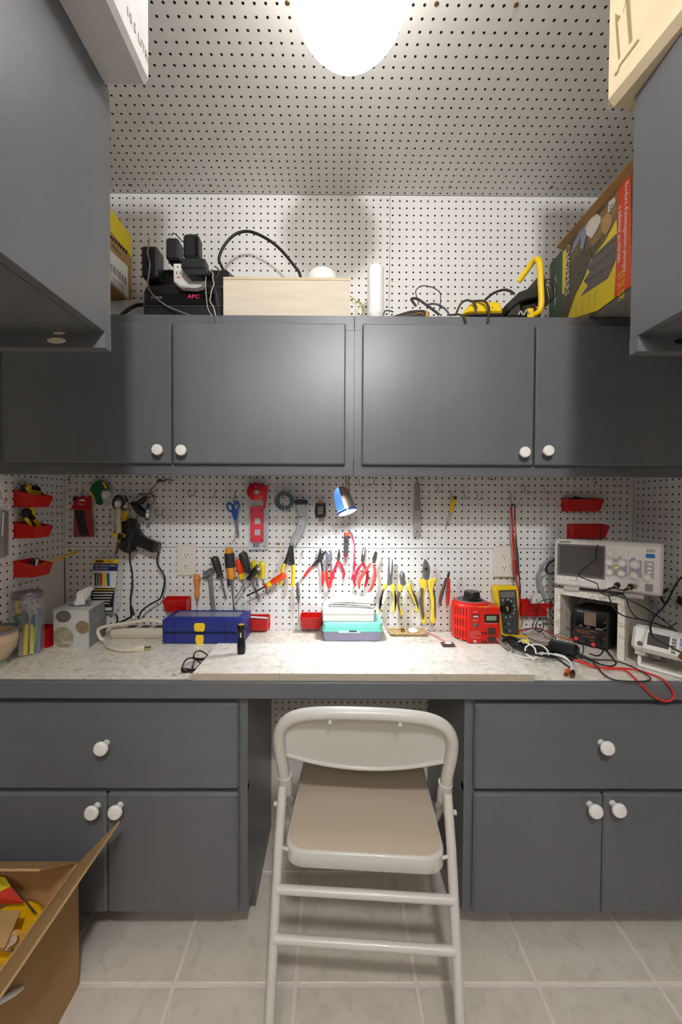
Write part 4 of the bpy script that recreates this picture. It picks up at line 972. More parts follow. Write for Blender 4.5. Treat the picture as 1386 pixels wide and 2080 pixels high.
t = thing('clamp_stand', 'helping hands clamp stand with black arm and round steel base', 'clamp stand', at(306,1058,YT-.02))
c = at(305.5,1040,YT-.02)
B().lathe([(0,0),(.033,0),(.034,.002),(.034,.010),(.030,.014),(.0,.014)], c, (-1,-.35,.12), 32).done('steel_base', m_chrome, t, True)
bar('black_arm', [(268,1021),(278,1030),(288,1040),(300,1043)], [4,8,9,6], m_bgrip, t, YT-.02, sm=4)
bar('black_arm', [(268,1021),(280,1022),(293,1014),(300,1010)], [3,5,5,4], m_bgrip, t, YT-.015, sm=4)
for pts in ([(296,1012),(304,1003),(308,993),(318,984),(322,978)],[(304,1026),(312,1022),(314,1010),(306,1003)],[(281,1005),(290,1002),(303,1004),(313,998)],[(281,1005),(296,1006)]):
    bar('jointed_rod', pts, 1.3, m_steeld, t, YT-.02, sm=3)
for p in ((304,1003),(300,1012),(322,978),(312,1008)):
    B().ball(at(p[0],p[1],YT-.02), rpx(3.2), 10, 6).done('joint_knob', m_brass, t, True)
plate('alligator_clip', [(318,976),(323,972),(330,974),(340,976),(336,978),(325,980)], m_steeld, t, YT-.02, .006)
plate('alligator_clip', [(333,971),(352,975),(352,977),(334,974)], m_steeld, t, YT-.018, .004, bev=.0005)
# --- scissors
m_sblue = M('scissor_blue', (26,84,178), .3)
t = thing('scissors', 'blue handled scissors hanging point down', 'scissors', at(485,1091,YT))
def ring(name, cx, cy, rx, ry, r, mat, par, rot=0, Y=YT):
    pts = [at(cx+rx*math.cos(a)*math.cos(rot)-ry*math.sin(a)*math.sin(rot), cy+rx*math.cos(a)*math.sin(rot)+ry*math.sin(a)*math.cos(rot), Y) for a in [2*math.pi*i/20 for i in range(20)]]
    return B().tube(pts, rpx(r), 8, closed=True).done(name, mat, par, True)
ring('finger_loop', 467.3,1030,5.5,8.6,1.7,m_sblue,t,-.25); ring('finger_loop', 480.2,1027,5,8.8,1.7,m_sblue,t,.15)
plate('shank', [(470,1038),(475,1036),(481,1047),(480,1056),(475,1055)], m_sblue, t, YT, .006, sm=2)
plate('shank', [(478,1036),(484,1034),(482.5,1050),(480,1056),(476,1053)], m_sblue, t, YT-.003, .006, sm=2)
plate('blade', [(474.5,1053),(480,1053),(484,1068),(486,1088),(485,1092),(481,1085)], m_gsteel, t, YT, .002, bev=.0004)
plate('blade', [(475.5,1053),(481,1052),(484.5,1070),(484.5,1091),(480,1076)], m_gsteel, t, YT-.0025, .002, bev=.0004)
B().lathe([(.003,0),(.002,.0015)], at(480,1064,YT-.0035), (0,-1,0), 10).done('pivot', m_chrome, t, True)
# --- red wire tool on its card
t = thing('blister_tool', 'red plastic measuring tool on a clear blister card', 'tool', at(525,1116,YT))
plate('backing_card', [(505.5,1016),(546,985),(544.5,1116),(505.5,1116.5)], M('clear_card',(196,202,208),.2,var=.1), t, YT+.004, .0015, bev=.0004)
m_rt = M('tool_red', (206,24,44), .25, coat=.3); m_rt2 = M('tool_pinkred', (212,62,78), .3)
c = at(520.5,999,YT-.012)
B().lathe([(rpx(16.5),0),(rpx(18),.003),(rpx(18),.011),(rpx(16),.014),(0,.0145)], at(521,999,YT), (0,-1,0), 40).done('case_disc', m_rt, t, True)
plate('case_wedge', [(531,984),(536,986),(543,985),(545,987),(543,1005),(539,1032),(535,1032),(536,1016),(530,1015)], m_rt, t, YT-.004, .01)
B().lathe([(rpx(5.5),0),(rpx(5.5),.004),(rpx(3),.005)], at(521.5,999,YT-.0142), (0,-1,0), 20).done('steel_hub', m_chrome, t, True)
bar('pointer', [(520.3,992),(519.8,987)], .6, m_whl, t, YT-.0155)
o = pxo([(508.5,1030),(511,1028),(533,1028),(535.5,1031),(535.5,1099),(533,1101.5),(511,1101.5),(508.5,1099)], YT-.004)
B().prism(o, YT-.007, YT+.001, .001).done('slide_plate', m_rt2, t)
for cy in (1058.5,1081.5):
    plate('window', [(517.5,cy-6),(529,cy-6),(529,cy+6),(517.5,cy+6)], M('window_grey',(180,186,190),.15), t, YT-.0075, .0014)
for p in ((512.5,1036.5),(532,1037),(512,1096.5),(532,1097)): B().lathe([(.0028,0),(.0024,.0012)], at(p[0],p[1],YT-.007), (0,-1,0), 10).done('pin', m_ink, t)
b = B()
for k in range(9): x = 514+k*1.5; b.prism(pxo([(x,1104),(x+(.9 if k%3 else .5),1104),(x+(.9 if k%3 else .5),1112),(x,1112)], YT+.003), YT+.0024, YT+.003)
b.done('barcode', m_ink, t)
bar('coin_seal', [(538,1108),(538,1109)], 4, M('seal_tan',(206,170,150),.4), t, YT+.002)
bar('rule_edge', [(540.5,1034),(540.5,1112)], 1.6, M('rule_clear',(176,184,190),.15), t, YT+.001)
# --- wire coil
t = thing('wire_coil', 'coil of grey blue wire hung beside the grey handle', 'coil', at(578,1038,YT))
for k,(r1,dy) in enumerate(((18.5,0),(17,.5),(15,-.6),(13,.3),(16,.8),(12.2,-.2))):
    ring('wire_turn', 578+(k%3-1)*.5,1017.5+dy,r1,r1*.98,1.6,M('wire_slate',(96,116,130),.35),t,0,YT+(k%3-1)*.003)
bar('copper_end', [(570,1005),(575,1002)], 1.5, m_redg, t, YT-.006)
bar('tie', [(578.5,1031),(579,1038)], .7, m_whl, t, YT-.008)
# --- grey saw handle
t = thing('jab_saw', 'curved grey plastic handle with a black top', 'handle', at(600,1107,YT))
plate('grip', [(602,1024),(622,1024),(622.5,1040),(621,1062),(616,1080),(606,1096),(598.5,1107),(590,1096),(598,1082),(604,1066),(605,1048)], M('handle_grey',(176,178,180),.45,var=.04), t, YT-.006, .024, sm=3, bev=.005)
plate('black_cap', [(599,1017),(606,1014.5),(620,1015),(625,1017.5),(624,1025),(601,1025)], m_bgrip, t, YT-.006, .028, sm=2, bev=.003)
for p in ((609,1050),(613,1050),(610.5,1069)): B().lathe([(.0022,0),(.0018,.0008)], at(p[0],p[1],YT-.0185), (0,-1,0), 10).done('screw', m_dsteel, t)
# --- black outlet tester
t = thing('outlet_tester', 'small black plug-in outlet tester with orange top', 'tester', at(651,1060,YT))
plate('housing', [(641,1028),(643,1022),(648,1019.5),(656,1019.5),(661,1023),(661.5,1030),(660.5,1050),(641,1050)], m_black, t, YT-.008, .026, sm=2, bev=.003)
plate('orange_top', [(645,1020.5),(650,1018.8),(657,1019.5),(659,1022.5),(646,1022.5)], M('tester_orange',(190,84,40),.4), t, YT-.009, .027)
for x in (649,654.5): plate('prong', [(x,1050),(x+2.2,1050),(x+2.2,1060),(x,1060)], m_brass, t, YT-.008, .003, bev=.0003)
for k in range(3): plate('printed_table', [(646,1030+k*5.5),(656,1029+k*5.5),(656,1033+k*5.5),(646,1034+k*5.5)], M('tester_print',(150,146,138),.5,var=.5,vscale=400), t, YT-.0213, .0005, bev=0)
# --- clip lamp under the cupboard
m_nick = M('brushed_nickel', (176,164,154), .42, metal=.75)
YLp = 1.36
t = thing('clip_lamp', 'small nickel spot lamp with blue glass glowing under the cupboard', 'lamp', at(710,968,YLp))
zc2 = ZB+.045
B().bx(at(706.5,0,YLp).x,at(709.8,0,YLp).x,YLp-.002,YLp+.002,at(0,993,YLp).z,zc2-.0005).done('stem_bar', m_nick, t)
B().bx(at(712,0,YLp).x,at(715,0,YLp).x,YLp-.002,YLp+.002,at(0,993,YLp).z,zc2-.0005).done('stem_bar', m_nick, t)
B().lathe([(.05,0),(.05,.004),(.03,.009)], (at(711,0,YLp).x,YLp,zc2-.0005), (0,0,-1), 28).done('ceiling_plate', m_nick, t, True)
bar('knuckle', [(712,996),(704,997)], 3, m_nick, t, YLp)
A, C = at(689,989,YLp+.004), at(706,1041,YLp-.02); ax = (C-A); L = ax.length
uax = Vector((1,0,0)) - ax.normalized()*ax.normalized().x; uax.normalize()
pr = [(.0,.0),(.014,.004),(.023,.015),(.0285,.032),(.031,.055),(.0325,L-.004),(.0325,L)]
vv = ax.normalized().cross(uax)
def shell(a0, a1, pr, name, mat, k=0):
    R = []
    for r, h in pr: R.append([A+ax.normalized()*h+(uax*math.cos(a)+vv*math.sin(a))*(max(r-k,1e-4)) for a in [a0+(a1-a0)*i/14 for i in range(15)]])
    return B().loft(R, cap=False, closed=False).done(name, mat, t, True)
# the window of blue glass faces front left; find the angle that looks at -y
angs = [2*math.pi*i/72 for i in range(72)]
best = max(angs, key=lambda a: (uax*math.cos(a)+vv*math.sin(a)).dot(Vector((-.85,-.6,.0))))
shell(best+.72, best+2*math.pi-.72, pr, 'nickel_shade', m_nick)
shell(best-.72, best+.72, pr, 'blue_glass', M('blue_glass',(62,132,240),.08,trans=.5,emit=.75), .0006)
B().lathe([(.0322,0),(.034,0),(.034,.007),(.0322,.007)], A+ax.normalized()*(L-.006), ax, 32, cap=False).done('blue_rim', M('blue_rim',(60,90,190),.15,emit=.1), t, True)
m_bulb = M('bulb_glow', (246,250,255), .2, emit=14)
B().lathe([(0,0),(.03,0),(.03,.0015),(0,.002)], A+ax.normalized()*(L-.008), ax, 32).done('bulb_lens', m_bulb, t, True)
ld = bpy.data.lights.new('lamp_beam', 'SPOT'); ld.energy = LAMP_POWER; ld.color = (.86,.93,1); ld.spot_size = math.radians(168); ld.spot_blend = 1.0; ld.shadow_soft_size = .025
lo = bpy.data.objects.new('lamp_beam', ld); COL.objects.link(lo); lo.parent = t
dirv = Vector((.10,-.05,-1)); lo.location = A+ax.normalized()*(L+.006)-ORG[t.name]; lo.rotation_euler = dirv.to_track_quat('-Z','Y').to_euler()
t2 = B().tube([at(729,973,1.40),at(731,986,1.40),at(735,988.5,1.40),at(750,986,1.40),at(759,982,1.40),at(760,975,1.40),at(757,968,1.41)], .0016, 8, sm=4).done('wire_clip', m_steel, None, True); tag(t2, 'bent wire clip hanging right of the clip lamp', 'clip')
# --- battery probe with red leads
t = thing('probe_tester', 'battery tube tester with red leads below the clip lamp', 'tester', at(704,1130,YT))
bar('tube', [(704,1087),(703,1127)], 5, M('probe_clear',(70,66,64),.15,var=.6,vscale=150), t, YT-.012, seg=16)
bar('orange_end', [(704.5,1082),(704.3,1088)], 5.3, M('tester_orange2',(214,72,44),.35), t, YT-.012, seg=16)
bar('red_foot', [(703,1126),(703,1130)], 5, M('dark_red',(120,30,34),.4), t, YT-.012, seg=16)
bar('steel_band', [(704.4,1098),(704.4,1101)], 5.4, m_chrome, t, YT-.012, seg=16)
bar('black_lead', [(710,1081),(715,1083),(718,1094),(719,1101)], .7, m_cordk, t, YT-.012, sm=4)
for k in range(3):
    bar('red_lead', [(711,1080+k),(716,1092),(719.5,1102+k),(720,1118),(720-k*.5,1134),(718+k*1.5,1152),(718-k*1.2,1170),(716-k,1178)], 1.15, M('lead_red',(214,40,64),.35), t, YT-.014+k*.003, sm=4)
bar('red_lead', [(720,1134),(722,1142),(727,1150),(732,1160),(724,1170),(719,1178)], .8, MATS['lead_red'], t, YT-.02, sm=4)
# --- rack of screwdrivers
t = thing('tool_rack', 'long wire tool rack with loops holding the screwdrivers', 'rack', at(490,1178,YT+.005))
bar('rack_bar', [(400,1174),(432,1175.5),(545.4,1175.5),(545.4,1161)], .7, m_steel, t, YT+.010, sm=0, seg=6)
for x in (432,449,474.4,492.5,516.8):
    P = [at(x+5.5*math.cos(a),1192+2.2*math.sin(a),YT) + Vector((0,.010*math.sin(a),0)) for a in [2*math.pi*i/16 for i in range(16)]]
    B().tube(P, .0011, 6, closed=True).done('loop', m_steel, t, True)
    bar('loop_stem', [(x,1175.5,YT+.010),(x,1190,YT+.008)], .6, m_steel, t, seg=6)
t = thing('awl', 'orange wooden handled awl nearest the left outlet', 'awl', at(400,1232,YT))
turned('handle', (399.5,1166), (400,1216), [(0,.5),(.02,5),(.08,6.5),(.3,6.3),(.55,4.2),(.66,3.8),(.78,5),(.9,4),(1,2.2)], m_org, t)
bar('spike', [(400,1215),(400.5,1234)], [1.6,.4], m_chrome, t)
P_ = [at(400+6*math.cos(a),1180+1.6*math.sin(a),YT)+Vector((0,.012*math.sin(a),0)) for a in [2*math.pi*i/16 for i in range(16)]]
hk = B().tube(P_, .001, 6, closed=True).done('hook_ring', m_steel, None, True); tag(hk, 'wire ring round the orange awl handle', 'hook')
t = thing('tack_hammer', 'small grey metal hammer with a round head', 'hammer', at(434,1244,YT))
turned('head', (415.5,1169.5), (432,1157.5), [(0,5.5),(.06,7),(.5,6.6),(.94,6),(1,4)], m_gsteel, t, YT-.006)
bar('shaft', [(425.5,1172),(428,1190),(434,1244)], [3.6,3.8,4.2], M('shaft_grey',(108,106,104),.5), t, YT-.006)
driver('black handled screwdriver between the grey hammer and the amber one', (434.5,1130), (448.5,1172), (458.8,1214), 8.2, m_bgrip, 2)
t = driver('large screwdriver with amber ends and black ribbed grip', (465,1112.5), (470,1177), (477,1246), 9.5, m_amber, 2.1, cap=[(.17,.62,1.06,m_bgrip)], prof=[(0,.5),(.03,.8),(.12,.85),(.16,.9),(.62,1),(.66,.9),(.9,.98),(1,.5)])
driver('short screwdriver with orange red handle behind the ring rack', (484.5,1135), (492,1177), (497.5,1199), 7, m_ored, 1.6, Y=YT+.006, cap=[(.72,.98,.9,m_yac)])
driver('fat black handled screwdriver tilted above the stubby chrome one', (492,1121.5), (505.5,1163), (526.3,1215.5), 9.2, m_bgrip, 2.2, Y=YT-.004)
driver('screwdriver with plain yellow handle half hidden behind the black stubby one', (516,1138), (520.5,1172), (524,1190), 6.6, m_yac, 1.7, Y=YT+.008)
driver('upright screwdriver with yellow handle and red stripe', (533,1140), (533.5,1176), (543.6,1205.5), 6, m_yac, 1.7, Y=YT+.004, cap=[(.08,.6,.8,m_ored)])
driver('stubby chrome and black screwdriver lying slantwise over the rack', (527,1150), (503,1179), (478.5,1215), 6.8, m_black, 1.7, Y=YT-.024, cap=[(0,.18,1.02,m_chrome),(.84,.98,.75,m_chrome)])
driver('yellow and red screwdriver lying slantwise under the wire stripper', (581,1166.5), (539,1191.5), (502.5,1210), 7, m_ored, 2, Y=YT-.03, cap=[(.5,.9,.8,m_yac)], smat=m_dsteel)
t = tag(bar('bit_strip', [(464,1176),(464.2,1191)], [2.6,2.4], m_dsteel, None, YT+.006), 'dark perforated strip behind the amber screwdriver', 'tool')
t = thing('needle_file', 'thin file with dark grey handle in wire rings', 'file', at(606,1262,YT))
turned('handle', (604.5,1182), (607,1226), [(0,1.2),(.05,2.2),(.4,3.6),(.75,3.2),(1,1.6)], M('file_grey',(96,92,90),.5), t)
bar('blade', [(607,1226),(606,1262)], [1,.6], m_steel, t)
for y in (1207,1225):
    P_ = [at(607+6*math.cos(a),y+1.6*math.sin(a),YT)+Vector((0,.012*math.sin(a),0)) for a in [2*math.pi*i/16 for i in range(16)]]
    hk = B().tube(P_, .001, 6, closed=True).done('hook_ring', m_steel, None, True); tag(hk, 'upper wire ring round the thin file' if y < 1210 else 'lower wire ring round the thin file', 'hook')
# --- wire stripper
t = thing('wire_stripper', 'wire stripper with yellow handles and black jaws', 'pliers', at(590,1190,YT))
plate('jaw', [(588,1108),(592,1107),(588,1130),(582,1147),(575,1144),(580,1134)], m_dsteel, t, YT, .004)
plate('jaw', [(592.5,1107),(595.5,1108),(599,1146),(594,1148),(587,1149),(583,1145),(588,1132)], m_dsteel, t, YT-.004, .004)
bar('handle', [(577.5,1144),(573.5,1162),(570,1188)], [3,3.6,3.4], m_yel, t, YT, sm=4)
bar('handle', [(595.5,1148),(596,1166),(594.5,1191)], [3.4,4,3.6], m_yel, t, YT-.004, sm=4)
B().lathe([(.006,0),(.005,.002)], at(587,1144,YT-.006), (0,-1,0), 14).done('pivot', m_chrome, t, True)
# --- pliers
def pliers(label, jaws, hands, piv, mat, jm=None, r=3.2, Y=YT, pr=3.5):
    t = thing('pliers', label, 'pliers', at(piv[0], max(h[-1][1] for h in hands), Y))
    for k, j in enumerate(jaws): plate('jaw', j, jm or m_gsteel, t, Y+(.002 if k else -.002), .005, bev=.0008)
    for k, h in enumerate(hands):
        bar('handle', h, [r*.8,r,r*1.05,r*.95,r*.7], mat, t, Y+(.003 if k else -.003), sm=5)
    B().lathe([(rpx(pr),0),(rpx(pr)*.8,.002)], at(piv[0],piv[1],Y-.0045), (0,-1,0), 16).done('pivot', jm or m_gsteel, t, True)
    return t
pliers('open black circlip pliers with red grips, leftmost of the red ones', [[(650,1114),(652,1114),(655,1128),(653,1141),(647,1143),(645,1133)],[(663,1117),(664,1120),(656,1132),(652,1141),(646,1140),(650,1128)],[(646,1134),(651,1140),(634,1152),(631,1151)],[(650,1136),(654,1138),(657.5,1160),(653.5,1160)]], [[(633,1151),(626,1160),(617.5,1172)],[(655,1160),(656.5,1175),(655.5,1188)]], (649,1137), m_redg, m_dsteel, 3)
pliers('closed grey circlip pliers with red grips', [[(662,1117),(669,1127),(675,1131),(675.5,1138),(672,1146),(666,1146),(661,1133)],[(674,1114.5),(675,1128),(676.5,1135),(672,1146),(665,1140),(668,1128)],[(661.5,1144),(666.5,1145),(666.5,1162),(662,1162)],[(671,1145),(675.5,1144),(675.5,1162),(671,1162)]], [[(664,1160),(664.5,1178),(668.5,1194)],[(674,1160),(673,1178),(669,1195)]], (669,1134.5), m_redg, m_gsteel, 3.2, YT-.004, 5)
pliers('small needle nose pliers with crimson handles', [[(688.5,1114),(690,1116),(691,1128),(687,1140),(685,1137),(686,1126)],[(690.5,1116),(692.5,1130),(690,1140),(686,1139),(689,1126)]], [[(687,1140),(681,1154),(677,1166),(678.5,1176)],[(690,1141),(695,1152),(699.5,1164),(697,1175)]], (688,1138.5), m_redg2, m_chrome, 2.8, YT+.002, 2.5)
pliers('needle nose pliers with dark red curved handles behind the red cutters', [[(738,1109),(739.5,1111),(737,1124),(739,1130),(736,1143),(733,1140),(734,1128)],[(742,1109),(743.5,1112),(742,1130),(739,1143),(736,1138),(740,1124)]], [[(737,1144),(729,1154),(722,1170),(719.5,1180),(721.5,1190)],[(738,1144),(744,1156),(746.5,1170),(744,1184),(741,1191)]], (738,1142), m_redg2, m_chrome, 2.9, YT+.004, 2.5)
pliers('diagonal cutters with bright red handles, rightmost of the red ones', [[(761,1121),(764,1119.5),(767,1122),(766,1131),(763,1140),(757,1143),(756,1134),(759,1128)],[(758,1134),(762,1128),(766.5,1133),(763,1144),(756,1144)]], [[(753,1144),(744,1158),(732,1176),(729.5,1186),(730,1196)],[(759.5,1146),(762,1160),(761,1178),(755,1194),(750,1202)]], (761,1136), M('coral_dip',(232,74,62),.35), m_chrome, 3.2, YT-.012, 4.5)
m_pyl = M('plier_yellow', (236,206,62), .4); m_pgr = M('plier_grey', (96,84,76), .5)
def pliers2(label, jaws, grips, inserts, piv, Y=YT, holes=(), nm='pliers'):
    t = thing('pliers', label, 'pliers', at(piv[0], max(p[1] for g in grips for p in g), Y), group='yellow and grey handled pliers')
    for k, j in enumerate(jaws): plate('jaw', j, m_gsteel, t, Y+(.002 if k else -.002), .006, bev=.001)
    for g in grips: plate('grip', g, m_pyl, t, Y-.003, .016, sm=3, bev=.003)
    for g in inserts: plate('grip_insert', g, m_pgr, t, Y-.004, .017, sm=3, bev=.002)
    for h in holes: B().lathe([(rpx(3.2),0),(rpx(2.6),.001)], at(h[0],h[1],Y-.0052), (0,-1,0), 14).done('cutter_hole', m_ink, t)
    return t
def zz_(L): return [(760+x/8.153, 1120+y/8.153) for x, y in L]
pliers2('long nose pliers with yellow and grey handles, nearest the teal case', [zz_([(243,135),(257,130),(262,300),(270,480),(290,560),(215,550),(225,450),(228,300)]), zz_([(300,130),(312,132),(318,300),(305,450),(300,550),(225,550),(260,460),(285,300)])],
        [zz_([(165,545),(215,540),(215,590),(170,650),(130,760),(110,900),(118,970),(110,992),(85,985),(80,940),(85,820),(110,730),(150,620),(145,580)]), zz_([(280,560),(320,540),(350,555),(345,640),(370,740),(375,820),(355,930),(350,1000),(310,1000),(310,960),(330,850),(330,770),(305,680)])],
        [zz_([(150,625),(162,632),(125,740),(105,830),(98,945),(80,945),(82,830),(105,730)]), zz_([(335,640),(355,690),(378,770),(372,850),(350,960),(345,955),(352,850),(350,760)])], (792,1165))
pliers2('diagonal cutting pliers with yellow and grey handles between two longer ones', [zz_([(435,330),(455,410),(470,470),(500,530),(490,570),(440,560),(435,480),(422,400)]), zz_([(470,330),(505,360),(518,400),(515,460),(535,540),(490,570),(455,520),(470,470),(465,400)])],
        [zz_([(400,560),(470,560),(470,610),(435,690),(420,800),(430,900),(480,1020),(480,1050),(440,1050),(400,960),(385,850),(390,740),(410,640)]), zz_([(530,580),(570,540),(610,510),(610,590),(660,690),(710,800),(735,900),(728,990),(705,1005),(680,985),(700,930),(660,820),(600,700),(560,640)])],
        [zz_([(405,660),(430,680),(412,800),(420,900),(438,1000),(425,1010),(395,930),(385,820),(392,720)]), zz_([(615,620),(650,660),(710,770),(735,900),(728,945),(715,940),(700,860),(650,740)])], (818,1178), YT-.006)
pliers2('big linesman pliers with long yellow and grey handles', [zz_([(835,130),(850,128),(870,220),(868,300),(880,470),(860,480),(810,430),(806,280),(815,200)]), zz_([(850,128),(885,165),(925,250),(932,330),(918,430),(880,480),(850,470),(855,300),(862,220)])],
        [zz_([(745,460),(800,455),(870,480),(865,600),(830,720),(825,860),(835,1000),(862,1130),(855,1180),(835,1200),(805,1195),(785,1130),(765,1000),(755,860),(760,700),(775,600),(770,530)]), zz_([(890,490),(960,455),(1030,435),(1020,480),(990,560),(985,620),(1010,720),(1015,860),(1005,1000),(1015,1110),(1000,1185),(960,1190),(935,1150),(945,1000),(950,860),(925,720),(905,620)])],
        [zz_([(775,600),(815,620),(810,740),(812,880),(830,1060),(815,1110),(790,1110),(765,960),(755,840),(762,700)]), zz_([(985,600),(1012,740),(1020,900),(1018,1060),(1018,1108),(995,1090),(985,940),(985,800),(965,660),(970,600)])], (866,1158), YT-.002, [(866,1156)])
t = thing('nippers', 'dark end nippers with one red and one brown handle', 'pliers', at(908,1231,YT))
plate('jaw', zz_([(1240,330),(1258,335),(1250,400),(1235,450),(1215,455),(1212,400)]), m_dsteel, t, YT, .008)
bar('brown_handle', zz_([(1195,440),(1165,570),(1115,730),(1095,880)]), [2.5,3.4,3.4,2], M('nipper_brown',(84,66,64),.45), t, YT-.004, sm=4)
bar('red_handle', zz_([(1240,450),(1235,600),(1228,760),(1222,895)]), [2.8,3.4,3.6,2.6], M('nipper_red',(206,34,24),.4), t, YT+.002, sm=4)
for y in (1181,1198.5):
    P_ = [at(912+5*math.cos(a),y+1.4*math.sin(a),YT)+Vector((0,.012*math.sin(a),0)) for a in [2*math.pi*i/16 for i in range(16)]]
    hk = B().tube(P_, .001, 6, closed=True).done('hook_ring', m_steel, None, True); tag(hk, 'upper wire ring holding the nippers' if y < 1190 else 'lower wire ring holding the nippers', 'hook')
# --- grey bar, pen tester
t = thing('grey_bar', 'long grey two-part bar hung from the top of the pegboard', 'tool', at(848,1089,YT))
m_gb = M('bar_grey', (146,142,138), .45, var=.06, stretch=(6,6,.6))
plate('upper_bar', [(843,982),(853,982),(854,1034),(842,1034)], m_gb, t, YT, .012, bev=.002)
plate('lower_bar', [(841,1034.5),(855.5,1034.5),(855,1089),(840.5,1089)], M('bar_grey2',(160,156,150),.4,var=.06,stretch=(6,6,.6)), t, YT, .016, bev=.003)
bar('hang_loop', [(846,983),(847,974),(848,970),(849,974),(850,983)], .8, m_steel, t, YT)
B().lathe([(.003,0),(.003,.0008)], at(848,1080,YT-.0082), (0,-1,0), 10).done('hole', m_ink, t)
t = thing('pen_tester', 'yellow pen shaped voltage tester hanging at a slant', 'tester', at(905,1076,YT))
bar('barrel', [(923.5,1010),(916.5,1040)], [4.6,4], m_yel, t, YT-.006, seg=14)
bar('black_cap', [(924,1008),(923,1014)], [4.4,4.9], m_black, t, YT-.006, seg=14)
bar('clear_nose', [(916.5,1040),(910,1060)], [3.8,2.4], M('nose_clear',(196,186,176),.15), t, YT-.006, seg=12)
bar('probe', [(910,1060),(905,1076)], [1.2,.5], m_steeld, t, YT-.006)
# --- test leads on the long hook
t = thing('test_leads', 'red and black test leads hanging past the right outlet', 'cables', at(1050,1285,YT-.03))
bar('black_lead', [(1046,1028),(1047,1060),(1049,1100),(1052,1128),(1055,1170),(1057,1200),(1055,1240),(1053,1285)], 1.4, m_cordk, t, YT-.024, sm=5)
bar('black_lead', [(1039,1028),(1041,1055),(1043,1090),(1048,1120),(1053,1160),(1057,1190)], 1.3, M('wire_brown',(92,66,52),.45), t, YT-.028, sm=5)
bar('red_lead', [(1038,1030),(1041,1070),(1042,1100),(1044,1126),(1047,1165),(1053,1195),(1055,1230),(1052,1265),(1053,1285)], 1.7, M('wire_red',(186,44,40),.4), t, YT-.03, sm=5)
bar('red_lead', [(1047,1030),(1048,1070),(1046,1106),(1047,1126)], 1.1, M('wire_pink',(206,110,90),.4), t, YT-.026, sm=5)
bar('red_sleeve', [(1045,1138),(1048,1168)], 3.2, M('sleeve_red',(166,30,36),.4), t, YT-.032)
bar('black_sleeve', [(1051,1126),(1053,1168)], 3, M('sleeve_grey',(70,68,66),.4), t, YT-.028)
bar('bundle_top', [(1039,1027),(1043,1025),(1047,1028)], 2, M('wire_brown',(92,66,52),.45), t, YT-.026, sm=4)
# ------------------------------------------------------------------ red bins
def bin_back(label, x0, y0, x1, y1, Y=WB-.0008, d=.05, skew=0, lip=.6):
    """open bin hung on the back wall; photo box is its front outline"""
    t = thing('red_bin', label, 'bin', at((x0+x1)/2, y1, Y), group='red plastic pegboard bins')
    a, c = at(x0,y0,Y-d), at(x1,y1,Y-d*.6); zt_, zb_ = a.z, c.z; h = zt_-zb_
    xa, xb = a.x, c.x; ins = .007; k = .0022
    yb, yf_ = Y, Y-d; ybf = Y-d*.62; zfr = zb_+h*lip
    def quadbox(P, nrm, name):
        n = Vector(nrm).normalized()*k; P = [Vector(p) for p in P]
        B().loft([P,[p+n for p in P]]).done(name, m_redbin, t)
    zbk = zt_+.006
    quadbox([(xa,yb,zb_),(xb,yb,zb_),(xb,yb,zbk),(xa,yb,zbk)], (0,-1,0), 'back_panel')
    quadbox([(xa+ins,ybf,zb_),(xb-ins,ybf,zb_),(xb,yf_,zt_),(xa,yf_,zt_)], (0,1,.2), 'front_panel')
    quadbox([(xa+ins*.6,yb-k,zb_),(xa+ins,ybf+k,zb_),(xa,yf_+k,zt_),(xa,yb-k,zbk)], (1,0,0), 'side_panel')
    quadbox([(xb-ins*.6,yb-k,zb_),(xb-ins,ybf+k,zb_),(xb,yf_+k,zt_),(xb,yb-k,zbk)], (-1,0,0), 'side_panel')
    quadbox([(xa+ins,yb-k,zb_),(xb-ins,yb-k,zb_),(xb-ins,ybf+k,zb_),(xa+ins,ybf+k,zb_)], (0,0,1), 'bottom')
    return t, (xa+xb)/2, (yb+yf_)/2, zt_, zb_
b1 = bin_back('red bin behind the blue tool case, nearest the soldering cords', 329,1220,383,1243)
b2 = bin_back('red bin holding a white strip, right of the blue case', 500,1259,546,1281, d=.055)
b3 = bin_back('red bin beside the white and teal cases', 609.5,1255,654,1277, d=.055)
b4 = bin_back('upper red bin high on the right of the back pegboard', 1155.5,1014,1222,1039, d=.045)
b5 = bin_back('lower red bin peeping over the oscilloscope', 1167,1068,1233,1094, d=.045)
b6 = bin_back('red bin with a white roll, behind the tangle of cables', 1060,1226,1118,1252, d=.05)
def bin_left(label, x0, y0, x1, y1):
    """bin on the left wall: photo x of its near and far ends at the wall"""
    A0, A1 = atx(x0,y0,WL), atx(x1,y1,WL)
    zt_ = (A0.z+A1.z)/2
    return A0.y, A1.y, zt_
